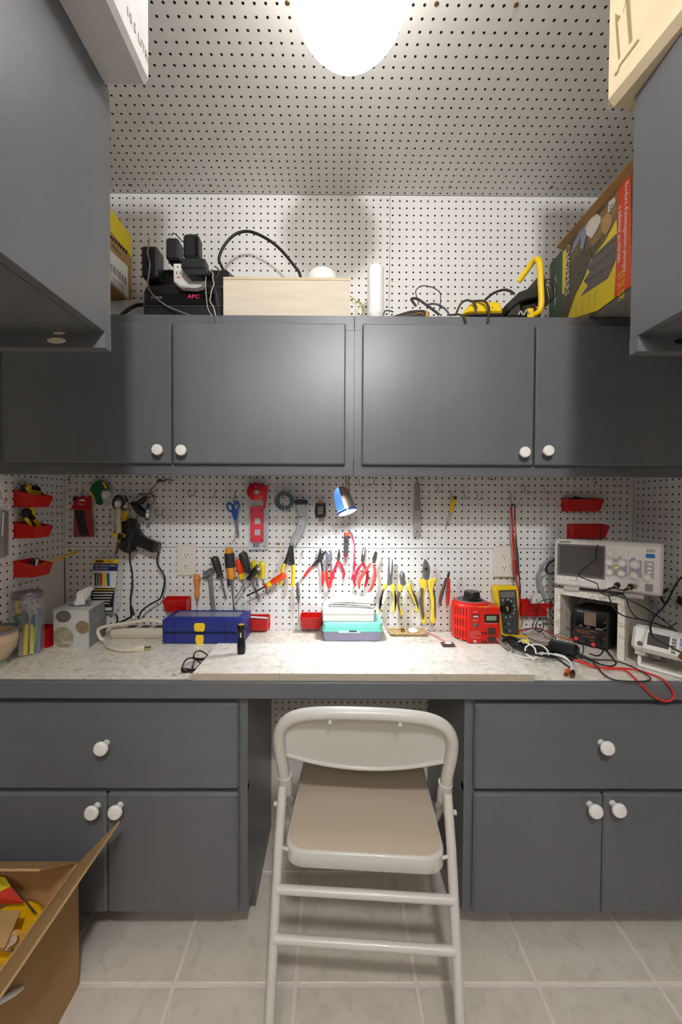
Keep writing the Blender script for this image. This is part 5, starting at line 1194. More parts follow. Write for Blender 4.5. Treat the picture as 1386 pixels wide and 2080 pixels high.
def bin_side(label, pn, pf, pc, yb):
    """near wall end, far wall end, front corner (photo), bottom y at the front corner"""
    N_, Fa = atx(pn[0],pn[1],WL), atx(pf[0],pf[1],WL); zt_ = (N_.z+Fa.z)/2
    zt_ = N_.z; y0 = N_.y; y1 = y0+.079
    d = .071; t = thing('red_bin', label, 'bin', (WL+.02,(y0+y1)/2,zt_-.05), group='red plastic pegboard bins')
    X0 = WL+.0008; X1 = X0+d; k = .0022; ins = .006; h = .05; zb_ = zt_-h; X1b = X0+d*.86
    def qb(P, nrm, name):
        n = Vector(nrm).normalized()*k; P = [Vector(p) for p in P]; B().loft([P,[p+n for p in P]]).done(name, m_redbin, t)
    qb([(X0,y0,zb_),(X0,y1,zb_),(X0,y1,zt_+.004),(X0,y0,zt_+.004)], (1,0,0), 'back_panel')
    qb([(X1b,y0+ins,zb_),(X1b,y1-ins,zb_),(X1,y1,zt_-.012),(X1,y0,zt_-.012)], (-1,0,.2), 'front_panel')
    qb([(X0+k,y0+ins*.6,zb_),(X1b-k,y0+ins,zb_),(X1-k,y0,zt_-.012),(X0+k,y0,zt_+.004)], (0,1,0), 'side_panel')
    qb([(X0+k,y1-ins*.6,zb_),(X1b-k,y1-ins,zb_),(X1-k,y1,zt_-.012),(X0+k,y1,zt_+.004)], (0,-1,0), 'side_panel')
    qb([(X0+k,y0+ins,zb_),(X0+k,y1-ins,zb_),(X1b-k,y1-ins,zb_),(X1b-k,y0+ins,zb_)], (0,0,1), 'bottom')
    return t, X0, X1, y0, y1, zt_, zb_
s1 = bin_side('top red bin on the left wall, holding a yellow utility knife', (27,998), (92,1010), None, None)
s2 = bin_side('middle red bin on the left wall, with an upright yellow knife', (27,1062), (90,1068), None, None)
s3 = bin_side('bottom red bin on the left wall, with the long pencil', (27,1142), (93,1143), None, None)
def in_bin(s, fx, fy, dz=0): return Vector((s[1]+(s[2]-s[1])*fx, s[3]+(s[4]-s[3])*fy, s[5]+dz))
# utility knives
t = thing('utility_knife', 'yellow and black utility knife lying in the top left bin', 'knife', in_bin(s1,.5,.4,-.02))
XK = WL+.03
def kpl(name, pts, mat, X, th, par):
    P = [atx(a,b,X) for a,b in pts]; return B().prism([(p.y,p.z) for p in P], X-th/2, X+th/2, .002, 'x').done(name, mat, par, True)
kpl('yellow_body', [(48,990),(53,984.5),(60,985.5),(61,994),(79,998),(79,1008),(76,1011),(58,1010),(52,999)], m_yel, XK, .018, t)
kpl('black_grip', [(61,985.5),(70,986.5),(77,990),(78.5,997),(60,994)], m_black, XK+.003, .02, t)
kpl('black_nose', [(45,985),(50,986),(48,991),(56,1003),(58,1012),(50,1010),(46,995)], m_black, XK-.003, .016, t)
t = thing('utility_knife', 'yellow and black folding knife standing up in the middle bin', 'knife', in_bin(s2,.5,.4,-.02))
kpl('yellow_body', [(54,1031),(60,1029.5),(66,1031),(68,1048),(75,1058),(82,1069),(80,1076),(70,1072),(62,1050)], m_yel, XK, .016, t)
kpl('black_grip', [(46,1043),(48,1036),(54,1032.5),(60,1036),(60,1042),(69,1052),(65,1056),(55,1050),(50,1051)], m_black, XK+.004, .018, t)
kpl('yellow_arm', [(50,1052),(55,1051),(66,1070),(66,1076),(60,1070)], m_yel, XK+.008, .01, t)
kpl('dark_blade', [(58,1055),(64,1056),(75,1070),(78,1076),(68,1076)], M('blade_blue',(60,62,84),.4), XK+.004, .008, t)
o = tag(B().tube([in_bin(s2,.35,.15,-.012),in_bin(s2,.5,.42,-.002)], [.008,.010], 12).done('hand_tool', m_black, None, True), 'black tool handle lying in the middle left bin', 'tool')
t = thing('pencil', 'yellow pencil sticking out of the bottom left bin', 'pencil', in_bin(s3,.5,.7,0))
A, C = Vector((WL+.04, s3[3]+.10, s3[5]+.002)), None
pe = at(166,1117,1.475); pb = in_bin(s3,.55,.60,-.022)
B().tube([pb,pe.lerp(pb,.1)], .0042, 6).done('yellow_shaft', M('pencil_yellow',(230,170,40),.4), t, False)
B().tube([pe.lerp(pb,.1),pe], [.0042,.0008], 6).done('sharpened_tip', M('pencil_wood',(214,180,130),.6), t, True)
for k,(fx,fy,mm,lb_) in enumerate(((.5,.36,m_black,'black rubber piece in the bottom left bin'),(.55,.55,m_chrome,'shiny metal fitting in the bottom left bin'),(.45,.72,M('wire_brown',(92,66,52),.45),'brown fitting at the far end of the bottom left bin'))):
    o = tag(B().tube([in_bin(s3,fx,fy,-.02),in_bin(s3,fx,fy+.05,.004)], [.007,.009,.006], 10).done('small_part', mm, None, True), lb_, 'part')
# white strip, roll and dark card in the other bins
o = tag(B().tube([Vector((b2[1]-.03,b2[2]+.005,b2[3]+.001)),Vector((b2[1]+.035,b2[2]+.008,b2[3]-.004))], .004, 8).done('white_strip', m_whl, None, True), 'white plastic strip lying in the red bin', 'strip')
o = tag(B().lathe([(.012,0),(.031,0),(.033,.002),(.033,.018),(.031,.02),(.012,.02)], at(1093,1222,b6[2]+.012), (0,-1,.1), 28).done('white_roll', M('roll_white',(214,212,208),.6,var=.2,vscale=60), None, True), 'white speckled roll standing in the red bin among the cables', 'roll')
o = tag(B().prism(pxo([(1163,1014),(1167,1008),(1200,1015)], WB-.03), WB-.035, WB-.028, .001).done('dark_card', m_ink), 'dark flat card sticking out of the upper right bin', 'card')
# --- blister pack on the left wall
t = thing('blister_pack', 'clear blister pack with a silver tool on the left wall edge', 'pack', atx(6,1130,WL+.01))
kpl('blister', [(-4,1035),(17,1035),(16,1128),(-4,1136)], M('blister_clear',(206,204,200),.12,alpha=.45), WL+.008, .008, t)
kpl('silver_tool', [(1,1040),(9,1038),(16,1040),(15,1126),(3,1130),(4,1080)], M('tool_silver',(150,150,146),.35,metal=.5), WL+.010, .008, t)
kpl('white_blade', [(6,1040),(9,1040),(6,1085),(3,1090)], m_whl, WL+.016, .004, t)
kpl('backing_card', [(-4,1028),(18,1030),(16,1142),(-4,1146)], m_peg, WL+.0025, .001, t)
hk = B().tube([atx(1,996,WL+.001),atx(1,998,WL+.01),atx(3,1012,WL+.012),atx(14,1016,WL+.03),atx(7,1023,WL+.045)], .0017, 8).done('peg_hook', m_steel, None, True); tag(hk, 'zinc double hook on the left wall over the blister pack', 'hook', G)
# ------------------------------------------------------------------ things on the worktop
ZW = ZTOP + .0004
def rrect(x0, x1, y0, y1, r, z, n=5):
    P = []
    for cx, cy, a0 in ((x1-r,y1-r,0),(x0+r,y1-r,90),(x0+r,y0+r,180),(x1-r,y0+r,270)):
        for k in range(n+1): a = math.radians(a0+90*k/n); P.append(Vector((cx+r*math.cos(a), cy+r*math.sin(a), z)))
    return P
m_clear = M('clear_jar_plastic', (238,244,246), .04, alpha=.11)
m_glass = M('clear_glass', (236,240,238), .03, alpha=.22)
# --- jar of pens
jc = Vector((-.978, 1.268, ZW)); jr = .0435
t = thing('pen_jar', 'clear plastic jar of pens with a grey screw lid', 'jar', jc)
jh = at(50,1214,1.268).z-ZW
B().lathe([(0,.0),(jr-.002,.0),(jr,.003),(jr,jh-.02),(jr-.004,jh-.008),(jr-.006,jh)], jc, (0,0,1), 40, cap=False).done('jar_body', m_clear, t, True)
B().lathe([(jr-.004,0),(jr-.003,.002),(jr-.003,.017),(jr-.006,.0205),(0,.021)], jc+Vector((0,0,jh+.0005)), (0,0,1), 40).done('screw_lid', M('lid_pewter',(140,138,138),.35,metal=.7,var=.1), t, True)
pens = [((-.020,-.012),(-.036,.0),.185,.0052,(226,190,50),'yellow pen with a green barrel leaning in the jar'),((.004,-.020),(-.002,-.004),.098,.0075,(208,184,40),'short thick yellow marker in front inside the jar'),((.018,-.010),(.004,.012),.098,.0065,(196,186,50),'second yellow pen crossing it inside the jar'),
        ((-.006,-.028),(-.016,-.01),.075,.0055,(160,152,170),'lilac capped pen low in the jar'),((.012,.004),(.024,.012),.115,.0055,(128,160,50),'lime green pen in the jar'),((-.004,.012),(.012,.01),.125,.005,(54,66,146),'navy blue pen in the jar'),((.026,.006),(.030,.014),.145,.005,(96,120,160),'steel blue pen against the jar wall'),((.02,.02),(.02,.022),.13,.0045,(120,60,60),'maroon pen at the back of the jar'),((-.02,.015),(-.018,.018),.125,.0055,(70,76,82),'dark grey pen at the back of the jar'),((-.028,.004),(-.022,.014),.14,.006,(130,136,140),'grey rounded pen at the left of the jar')]
for k,(p0_,p1_,h,r,c,lb_) in enumerate(pens):
    a = jc+Vector((p0_[0],p0_[1],.004)); e = jc+Vector((p1_[0],p1_[1],h))
    t2 = thing('pen', lb_, 'pen', a, group='pens in the jar')
    B().tube([a,a.lerp(e,.7)], r, 10).done('barrel', M('pen_green',(30,110,70),.35) if k == 0 else M('pen_%d' % k, c, .35), t2, True)
    B().tube([a.lerp(e,.7),a.lerp(e,.93),e], [r,r*.95,r*.5], 10).done('cap', M('pen_%d' % k, c, .35), t2, True)
# --- glass with tan band
gc = Vector((atz(3,1352,ZW).x-.018, 1.165, ZW)); gr = .05
t = thing('glass_candle', 'footed glass with a tan paper band at the far left', 'glass', gc)
B().lathe([(0,0),(.034,0),(.036,.004),(.030,.014),(.036,.022),(.058,.052),(.062,.075),(.061,.107),(.058,.112)], gc, (0,0,1), 44, cap=False).done('glass_bowl', m_glass, t, True)
B().lathe([(0,.024),(.035,.024),(.0555,.054),(.0593,.075),(.0585,.1)], gc, (0,0,1), 44, cap=False).done('tan_filling', M('tan_wax',(204,166,112),.5,var=.06), t, True)
B().lathe([(.0592,.077),(.0606,.077),(.0602,.098),(.0588,.098)], gc, (0,0,1), 44, cap=False).done('paper_band', M('tan_band',(218,182,128),.6), t, True)
B().lathe([(.0595,.104),(.0625,.105),(.0625,.112),(.0585,.113)], gc, (0,0,1), 44, cap=False).done('metal_rim', M('lid_pewter',(140,138,138),.35,metal=.7), t, True)
# --- red bin standing behind the tissue box
bx_ = atz(99,1316,ZW)
t = thing('red_bin', 'red bin standing on the worktop between jar and tissue box', 'bin', (-.99,1.36,ZW), group='red plastic pegboard bins')
for nm, a in (('front_panel',(-1.022,-.955,1.322,1.3245,ZW,ZW+.062)),('back_panel',(-1.022,-.955,1.385,1.3875,ZW,ZW+.062)),('side_panel',(-1.022,-1.0195,1.3247,1.3848,ZW,ZW+.062)),('side_panel',(-.9575,-.955,1.3247,1.3848,ZW,ZW+.062)),('bottom',(-1.0194,-.9576,1.3247,1.3848,ZW,ZW+.0025))):
    B().bx(*a).done(nm, m_redbin, t)
# --- tissue box
ta, tb = atz(181,1317,ZW), atz(109,1315,ZW)
u = (ta-tb); u.z = 0; W_ = u.length; u.normalize(); v = Vector((-u.y,u.x,0)); v = v if v.y > 0 else -v
ang = math.atan2(u.y,u.x)
# right side recedes to photo (213,1290)
tc_ = atz(213,1290,ZW); dv = (tc_-ta); dv.z = 0
H_ = at(178,1240,ta.y).z-ZW
D_ = dv.length; v = dv.normalized()
t = thing('tissue_box', 'grey patterned tissue box with a white tissue pulled up', 'tissue box', (ta+tb)/2)
def tq(a, b, z): p = tb + u*a + v*b; return Vector((p.x,p.y,ZW+z))
B().loft([[tq(0,0,0),tq(W_,0,0),tq(W_,D_,0),tq(0,D_,0)],[tq(0,0,H_),tq(W_,0,H_),tq(W_,D_,H_),tq(0,D_,H_)]]).done('carton', M('tissue_grey',(196,196,192),.55,var=.06,vscale=25), t)
def disc(cx, cz, rx, rz, mat, name, side=0, e=.0006, rot=0):
    pts = []
    for i in range(28):
        a = 2*math.pi*i/28; x = rx*math.cos(a); z = rz*math.sin(a); x, z = x*math.cos(rot)-z*math.sin(rot), x*math.sin(rot)+z*math.cos(rot)
        x = cx+x; z = min(max(cz+z,.001),H_-.001)
        if side == 0: pts.append(tq(min(max(x,.001),W_-.001), -e, z))
        elif side == 1: pts.append(tq(W_+e, min(max(x,.001),D_-.001), z))
        else: pts.append(tq(x, z_t(cz, rz, a), H_+e))
    return B()._add(pts, [tuple(range(28))]).done(name, mat, t)
m_peb1 = M('pebble_dark',(110,106,92),.5,var=.3,vscale=60); m_peb2 = M('pebble_brown',(146,126,96),.5,var=.3,vscale=50); m_peb3 = M('pebble_olive',(164,158,130),.5,var=.3,vscale=40)
disc(.036,.105,.0265,.02,m_peb1,'printed_pebble',rot=.15); disc(.034,.034,.037,.036,m_peb3,'printed_pebble'); disc(.102,.070,.024,.022,m_peb2,'printed_pebble',rot=-.2)
side = B()._add([tq(W_+.0004,.0,.0),tq(W_+.0004,D_,0),tq(W_+.0004,D_,H_),tq(W_+.0004,0,H_)], [(0,1,2,3)]).done('side_print', M('tissue_side',(128,132,136),.55,var=.2,vscale=18), t)
B()._add([tq(W_+.0008,.0,.074),tq(W_+.0008,D_,.074),tq(W_+.0008,D_,.079),tq(W_+.0008,0,.079)], [(0,1,2,3)]).done('printed_line', m_peb3, t)
disc(D_-.006,.05,.012,.025,m_peb2,'printed_pebble',1,.001)
text('Kleenex', tq(.047,-.0012,.020), u, (0,0,1), .014, m_whl, t, wid=.036)
text('Kleenex', tq(W_+.0014,.07,.017), v, (0,0,1), .012, m_whl, t, wid=.045)
pts = [tq(W_*.5+.042*math.cos(a), D_*.5+.026*math.sin(a), H_+.0006) for a in [2*math.pi*i/24 for i in range(24)]]
B()._add(pts, [tuple(range(24))]).done('top_slot', M('slot_grey',(120,118,112),.6), t)
tp = tq(W_*.5, D_*.5, H_)
b = B(); rows = []
for k in range(8):
    q = k/7; row = []
    for i in range(9):
        s_ = -1+2*i/8; wd = .022*(1-.25*q)+.012*q*q
        row.append(tp + u*(s_*wd+.030*q*q+.004*math.sin(9*q+3*s_)) + v*(.010*math.sin(3.1*s_+2*q)*(1-.3*q)) + Vector((0,0,-.002+.072*q-.014*q*abs(s_-.3))))
    rows.append(row)
n_ = 9; b._add([p for r in rows for p in r], [(a*n_+i,a*n_+i+1,(a+1)*n_+i+1,(a+1)*n_+i) for a in range(7) for i in range(8)])
tis = b.done('tissue', M('tissue_paper',(240,238,234),.8), t, True)
# --- heat shrink card leaning on the wall
YH = 1.485
t = thing('heat_shrink_pack', 'blue and yellow printed pack of heat shrink tubing leaning on the wall', 'pack', at(212,1243,YH))
m_hc = M('card_black',(38,36,36),.4)
def hp(name, pts, mat, e): return plate(name, pts, mat, t, YH-e, .0006, bev=0)
plate('clear_case', [(191,1131),(249,1135),(244,1230),(236,1246),(188,1243)], M('case_clear',(232,234,236),.1,alpha=.22), t, YH+.006, .012, bev=.002)
hp('card_bottom', [(187,1194),(233,1194),(229,1243),(184,1240)], m_hc, .001)
hp('card_photo', [(189,1159),(238,1159),(234,1194),(186,1194)], M('card_white',(226,224,222),.4), .001)
hp('card_blue', [(190,1144),(240,1144.5),(238,1160),(189,1159)], M('card_navy',(34,38,104),.4), .001)
hp('card_yellow', [(190,1136),(241,1136),(240,1145),(189.5,1144)], m_yel, .001)
for k,(x,c,wd) in enumerate(((192,(40,40,40),4),(197,(30,84,64),4),(202,(180,36,44),5.5),(208,(226,204,40),9),(217,(40,76,150),6))):
    plate('tube_sample', [(x,1165),(x+wd*.8,1163),(x+wd,1189),(x+wd*.25,1191)], M('sample_%d' % k, c, .35), t, YH-.004, .004, bev=.001)
text('HEAT SHRINK TUBING', at(214,1149,YH-.0022), (1,0,0), (0,0,1), .0075, m_whl, t, wid=.082)
text('ASSORTMENT', at(206,1155,YH-.0022), (1,0,0), (0,0,1), .0075, m_whl, t, wid=.052)
text('120', at(224,1140.5,YH-.0022), (1,0,0), (0,0,1), .008, m_ink, t, wid=.018)
plate('brand_patch', [(194,1138),(210,1138),(210,1142.5),(194,1142.5)], M('patch_dark',(70,62,30),.5,var=.5,vscale=300), t, YH-.002, .0004, bev=0)
for k in range(6):
    hp('printed_line', [(189,1197+k*5.6),(232-k*2,1197+k*5.6),(232-k*2,1198.7+k*5.6),(189,1198.7+k*5.6)], m_yel if k == 0 else m_whl, .002)
plate('white_box', [(213,1234),(228,1234),(227,1240),(212,1240)], m_whl, t, YH-.002, .0004, bev=0)
# --- power strip with its cord and plug
m_bei = M('beige_plastic', (212,202,182), .4)
sA, sB = atz(217,1300,ZW), atz(334,1297,ZW)
t = thing('power_strip', 'beige power strip lying against the wall behind the cord loop', 'power strip', ((sA.x+sB.x)/2,1.44,ZW))
B().bx(sA.x,sB.x+.003,1.412,1.475,ZW,ZW+.036,.007).done('housing', m_bei, t)
for k in range(3):
    B().bx(sA.x+.055+k*.05,sA.x+.085+k*.05,1.428,1.455,ZW+.0355,ZW+.0372,.001).done('socket', M('socket_dark',(60,54,48),.5), t)
B().bx(sA.x+.01,sB.x-.005,1.4112,1.4125,ZW+.012,ZW+.0132).done('seam', M('seam_brown',(130,120,104),.6), t)
t_strip = t
cz = ZW+.006
cl = [Vector((at(345,1265,1.40).x,1.405,ZW+.05)), at(325,1263,1.40), at(300,1260,1.40), at(270,1264,1.40), Vector((atz(246,1278,ZW).x,1.39,ZW+.046)), Vector((atz(226,1292,ZW).x,1.372,ZW+.02)), atz(213,1303,cz), atz(217,1311,cz), atz(232,1318,cz), atz(258,1321,cz), atz(270,1319,cz)]
B().tube(cl, .0062, 12, sm=6).done('cord', m_bei, t, True)
t = thing('beige_plug', 'beige three prong plug lying before the power strip', 'plug', atz(287,1318,ZW))
A, C = atz(270,1319,cz+.003), atz(294,1317,cz+.003)
B().tube([A,A.lerp(C,.3),C], [.0075,.012,.0135], 14).done('plug_body', m_bei, t, True)
dd = (C-A).normalized(); pp = Vector((-dd.y,dd.x,0))
for s_ in (-1,1): B().tube([C+pp*.006*s_,C+pp*.006*s_+dd*.018], .0022, 6).done('prong', m_brass, t)
B().tube([C+Vector((0,0,.006)),C+Vector((0,0,.006))+dd*.02], .0024, 8).done('prong', m_steeld, t)
cord('black_cord', 'black cord running behind the tissue box to the power strip', [(268,1252,1.47),(255,1259,1.465),(238,1267,1.46),(220,1273,1.45),(212,1279,1.44)], .004, m_cordk, part=t_strip)
cord('black_cord', 'black cord hump behind the tissue box corner', [(228,1271,1.49),(238,1262,1.49),(238,1252,1.49),(233,1246,1.49)], .0028, m_cordk, part=t_strip)
# --- blue case
yb_ = atz(400,1308,ZW).y
t = thing('tool_case', 'royal blue plastic case with clear lid and two yellow latches', 'case', (at(412,1308,yb_).x, yb_+.05, ZW))
m_blue = M('case_blue', (34,46,122), .42, var=.04)
xa, xb = at(328.5,1300,yb_).x, at(496,1300,yb_).x
z1, z2, z3 = at(400,1287.5,yb_).z, at(400,1283,yb_).z, at(400,1261,yb_).z
B().loft([rrect(xa+.003,xb-.003,yb_+.002,yb_+.118,.008,ZW),rrect(xa,xb,yb_,yb_+.12,.008,ZW+.006),rrect(xa,xb,yb_,yb_+.12,.008,z1-.0005)]).done('base_tray', m_blue, t)
B().loft([rrect(xa+.001,xb-.001,yb_+.002,yb_+.118,.008,z1),rrect(xa+.001,xb-.001,yb_+.002,yb_+.118,.008,z2)]).done('seal', M('case_dark',(16,22,60),.6), t)
lidb = rrect(xa,xb,yb_,yb_+.12,.008,z2+.0003); lidt = rrect(xa,xb,yb_,yb_+.12,.008,z3)
B().loft([lidb,lidt,rrect(xa+.010,xb-.010,yb_+.012,yb_+.108,.008,z3+.008),rrect(xa+.024,xb-.024,yb_+.026,yb_+.1,.008,z3+.008),rrect(xa+.024,xb-.024,yb_+.026,yb_+.1,.008,z2+.002),rrect(xa+.006,xb-.006,yb_+.006,yb_+.114,.006,z2+.0004)], cap=False).done('lid_frame', m_blue, t)
B().loft([rrect(xa+.0245,xb-.0245,yb_+.0265,yb_+.0995,.008,z3+.004),rrect(xa+.0245,xb-.0245,yb_+.0265,yb_+.0995,.008,z3+.0055)]).done('clear_window', M('window_smoke',(170,176,196),.06,alpha=.45), t)
for x in (350,457): 
    B().bx(at(x,0,yb_).x-.0012,at(x,0,yb_).x+.0012,yb_-.0006,yb_+.002,ZW+.006,z3-.004).done('rib', M('case_dark',(16,22,60),.6), t)
def latch(pts): 
    B().prism(pxo(pts, yb_-.004), yb_-.006, yb_-.0002, .0015).done('latch', m_yel, t)
latch([(396,1266),(414,1266),(416,1270),(416,1278),(413,1283),(397,1283),(394,1278),(394,1270)])
latch([(399,1290),(412,1290),(414,1295),(413,1302),(412,1310),(400,1310),(397,1302),(397,1295)])
# --- eyeglasses
t = thing('eyeglasses', 'black framed eyeglasses lying upside down on the worktop', 'glasses', atz(395,1345,ZW))
m_fr = M('glasses_black', (26,24,24), .25)
def gp(px, py, z): return atz(px, py, ZW+z)
def gz(L): return [(320+x/5.775, 1220+y/5.775) for x, y in L]
l1 = [gp(x,y,.022 if k < 4 else .006) for k,(x,y) in enumerate(gz([(425,655),(440,610),(480,590),(520,595),(585,640),(560,685),(500,695),(450,685)]))]
l2 = [gp(x,y,.022 if k < 4 else .006) for k,(x,y) in enumerate(gz([(290,790),(320,710),(370,675),(425,680),(500,730),(495,760),(430,810),(340,800)]))]
for k,l in enumerate((l1,l2)):
    pl_ = catmull(l, 3, True); B().tube(pl_, .0022, 8, closed=True).done('rim', m_fr, t, True)
    B()._add(pl_, [tuple(range(len(pl_)))]).done('lens', M('lens_glass',(200,196,190),.05,alpha=.18), t)
B().tube([l1[0],l1[0].lerp(l2[3],.5)+Vector((0,0,.004)),l2[3]], .003, 8, sm=3).done('bridge', m_fr, t, True)
q = [gp(x,y,z) for (x,y),z in zip(gz([(285,800),(300,830),(375,825),(440,815)]),(.016,.006,.004,.003))]
B().tube(q, [.003,.0042,.0042,.003], 8, sm=3).done('temple', m_fr, t, True)
q = [gp(x,y,z) for (x,y),z in zip(gz([(590,640),(560,680),(500,690),(440,690),(400,840)]),(.014,.008,.008,.006,.003))]
B().tube(q, [.003,.004,.004,.0035,.0035], 8, sm=3).done('temple', m_fr, t, True)
# --- flashlight standing on the board
fp = atz(489.5,1329,ZBD)
fc = Vector((fp.x, fp.y+.006, ZBD+.0004)); fh = at(489,1269,fc.y).z-ZBD
t = thing('flashlight', 'small black metal flashlight standing on its end', 'flashlight', fc)
m_fl = M('flash_black', (28,28,30), .28, metal=.4)
B().lathe([(.0105,0),(.0122,.002),(.0122,.006),(.0128,.010),(.0128,fh*.34),(.0118,fh*.36),(.0118,fh*.55)], fc, (0,0,1), 24).done('tail', m_fl, t, True)
B().lathe([(.0112,fh*.55),(.0112,fh*.80),(.0125,fh*.82),(.0128,fh*.84),(.0128,fh*.93),(.0115,fh*.95),(.0112,fh)], fc, (0,0,1), 24).done('head', m_fl, t, True)
B().lathe([(0,0),(.0095,0),(.0095,.0006),(0,.0006)], fc+Vector((0,0,fh+.0002)), (0,0,1), 20).done('button', M('amber2',(190,150,60),.4), t, True)
B().tube([fc+Vector((.012,-.002,fh*.92)),fc+Vector((.0165,-.003,fh*.88)),fc+Vector((.0165,-.003,fh*.6)),fc+Vector((.013,-.002,fh*.58))], .0013, 6).done('pocket_clip', m_black, t, True)
B().bx(fc.x-.001,fc.x+.0022,fc.y-.0122,fc.y-.011,ZBD+fh*.6,ZBD+fh*.76).done('white_mark', m_whl, t)
# --- teal case, white box, papers
yt_ = atz(715,1299,ZW).y
yt_ = min(yt_, 1.392)
t = thing('teal_case', 'shallow case with teal lid and pale violet base under the white box', 'case', (at(716,1300,yt_).x, yt_+.06, ZW))
m_teal = M('teal_plastic', (126,214,196), .3); m_vio = M('violet_clear', (150,146,176), .25, var=.1)
xa, xb = at(655,1280,yt_).x, at(778,1280,yt_).x
z1, z2 = at(700,1284,yt_).z, at(700,1264,yt_).z
yk = WB-.006
B().loft([rrect(xa+.008,xb-.008,yt_+.006,yk-.005,.012,ZW),rrect(xa+.003,xb-.003,yt_+.002,yk-.002,.012,ZW+.008),rrect(xa+.003,xb-.003,yt_+.002,yk-.002,.012,z1-.0005)]).done('base_tray', m_vio, t, True)
B().loft([rrect(xa,xb,yt_,yk,.012,z1),rrect(xa,xb,yt_,yk,.012,z1+.006),rrect(xa+.002,xb-.002,yt_+.002,yk-.001,.012,z1+.0065),rrect(xa+.002,xb-.002,yt_+.002,yk-.001,.012,z2-.006),rrect(xa+.006,xb-.006,yt_+.007,yk-.003,.012,z2)]).done('lid', m_teal, t, True)
B().bx(at(694,0,yt_).x,at(740,0,yt_).x,yt_-.003,yt_-.0003,z1-.003,z1+.004,.001).done('clasp', M('clasp_pale',(206,236,230),.3), t)
plate('printed_mark', [(709,1281),(725,1281),(725,1283.5),(709,1283.5)], m_ink, t, yt_-.0034, .0004, bev=0)
zl = z2+.0004
t = thing('white_case', 'white oblong plastic box on top of the teal case', 'box', (at(708,1264,yt_).x, yt_+.06, zl))
xa, xb = at(655.5,1250,yt_+.006).x, at(761,1250,yt_+.006).x; zz1, zz2 = at(700,1247,yt_+.006).z, at(700,1238,yt_+.006).z
B().loft([rrect(xa+.002,xb-.002,yt_+.008,yk-.004,.005,zl),rrect(xa,xb,yt_+.006,yk-.002,.005,zl+.003),rrect(xa,xb,yt_+.006,yk-.002,.005,zz1)]).done('box_base', M('box_white',(226,224,220),.4), t)
B().loft([rrect(xa-.0008,xb+.0008,yt_+.005,yk-.001,.005,zz1+.0003),rrect(xa-.0008,xb+.0008,yt_+.005,yk-.001,.005,zz2-.003),rrect(xa+.003,xb-.003,yt_+.009,yk-.005,.005,zz2)]).done('box_lid', M('box_white2',(238,236,234),.35), t)
zpp = zz2+.0005
for k,(dx,rot,n_,lb_) in enumerate(((0,.03,0,'flat white envelope lying lowest on the white box'),(.004,-.10,1,'folded white sheet in the middle of the paper pile'),(-.004,-.16,2,'white paper sheet sloping down to the right on the pile'),(.002,-.02,3,'topmost folded white paper on the pile'))):
    c = Vector((at(714,1236,yt_+.05).x+dx, yt_+.06, zpp+.0035*k))
    b = B(); N1 = 8; rows = []
    for i in range(N1+1):
        row = []
        for j in range(5):
            x = -.076+.152*i/N1; y = -.042+.084*j/4
            xr, yr = x*math.cos(rot)-y*math.sin(rot), x*math.sin(rot)+y*math.cos(rot)
            lift = 0 if k == 0 else .0025*k + .012*(k/3)*max(0, 1-abs(x+.02)/.085)*(.4+.6*(j/4)) 
            row.append(c+Vector((xr,yr,lift)))
        rows.append(row)
    vs = [p for r in rows for p in r]; nb = len(vs); th = Vector((0,0,.0022))
    fs = [(a*5+i,(a+1)*5+i,(a+1)*5+i+1,a*5+i+1) for a in range(N1) for i in range(4)]
    b._add(vs, [f[::-1] for f in fs]); b._add([p+th for p in vs], fs)
    edge = [i*5 for i in range(N1+1)] + [N1*5+j for j in range(1,5)] + [i*5+4 for i in range(N1-1,-1,-1)] + [j for j in range(3,0,-1)]
    b._add([vs[i] for i in edge]+[vs[i]+th for i in edge], [(i,(i+1)%len(edge),len(edge)+(i+1)%len(edge),len(edge)+i) for i in range(len(edge))])
    tag(b.done('paper_sheet', M('white_paper',(244,243,240),.7)), lb_, 'paper', 'papers on the white box')
# --- bronze tray
yr_ = atz(830,1293,ZW).y
t = thing('bronze_tray', 'small ornate bronze tray by the wall', 'tray', (at(828,1293,yr_).x, yr_+.03, ZW))
m_brz = M('bronze', (206,180,134), .35, metal=.35, var=.3, vscale=120)
xa, xb = at(795,1293,yr_).x, at(866,1293,yr_).x; y2 = min(yr_+.07, WB-.012)
B().bx(xa+.006,xb-.006,yr_+.006,y2-.006,ZW,ZW+.004).done('tray_floor', m_brz, t)
rim = [(xa,yr_),(xb,yr_),(xb+.004,y2),(xa-.006,y2)]
loop = []
for i in range(4):
    a_, b_ = Vector(rim[i]+(0,)), Vector(rim[(i+1)%4]+(0,)); n = 12 if i % 2 == 0 else 6
    for k in range(n): q = a_.lerp(b_,k/n); loop.append(Vector((q.x,q.y,ZW+.011+.0022*math.sin(k*2.6))))
B().tube(loop, .0042, 8, closed=True).done('ornate_rim', m_brz, t, True)
B().loft([[Vector((p.x,p.y,ZW+.0095)) for p in (Vector(r+(0,)) for r in rim)],[Vector(((p.x-(xa+xb)/2)*.86+(xa+xb)/2,(p.y-(yr_+y2)/2)*.8+(yr_+y2)/2,ZW+.0042)) for p in (Vector(r+(0,)) for r in rim)]], cap=False).done('tray_wall', m_brz, t)
o = tag(B().lathe([(.006,0),(.018,0),(.018,.002),(.006,.002)], (at(843,1286,yr_).x,yr_+.035,ZW+.0115), (0,-.25,1), 24, cap=True).done('white_washer', m_whl, None, True), 'white ring with dark hub lying in the bronze tray', 'ring')
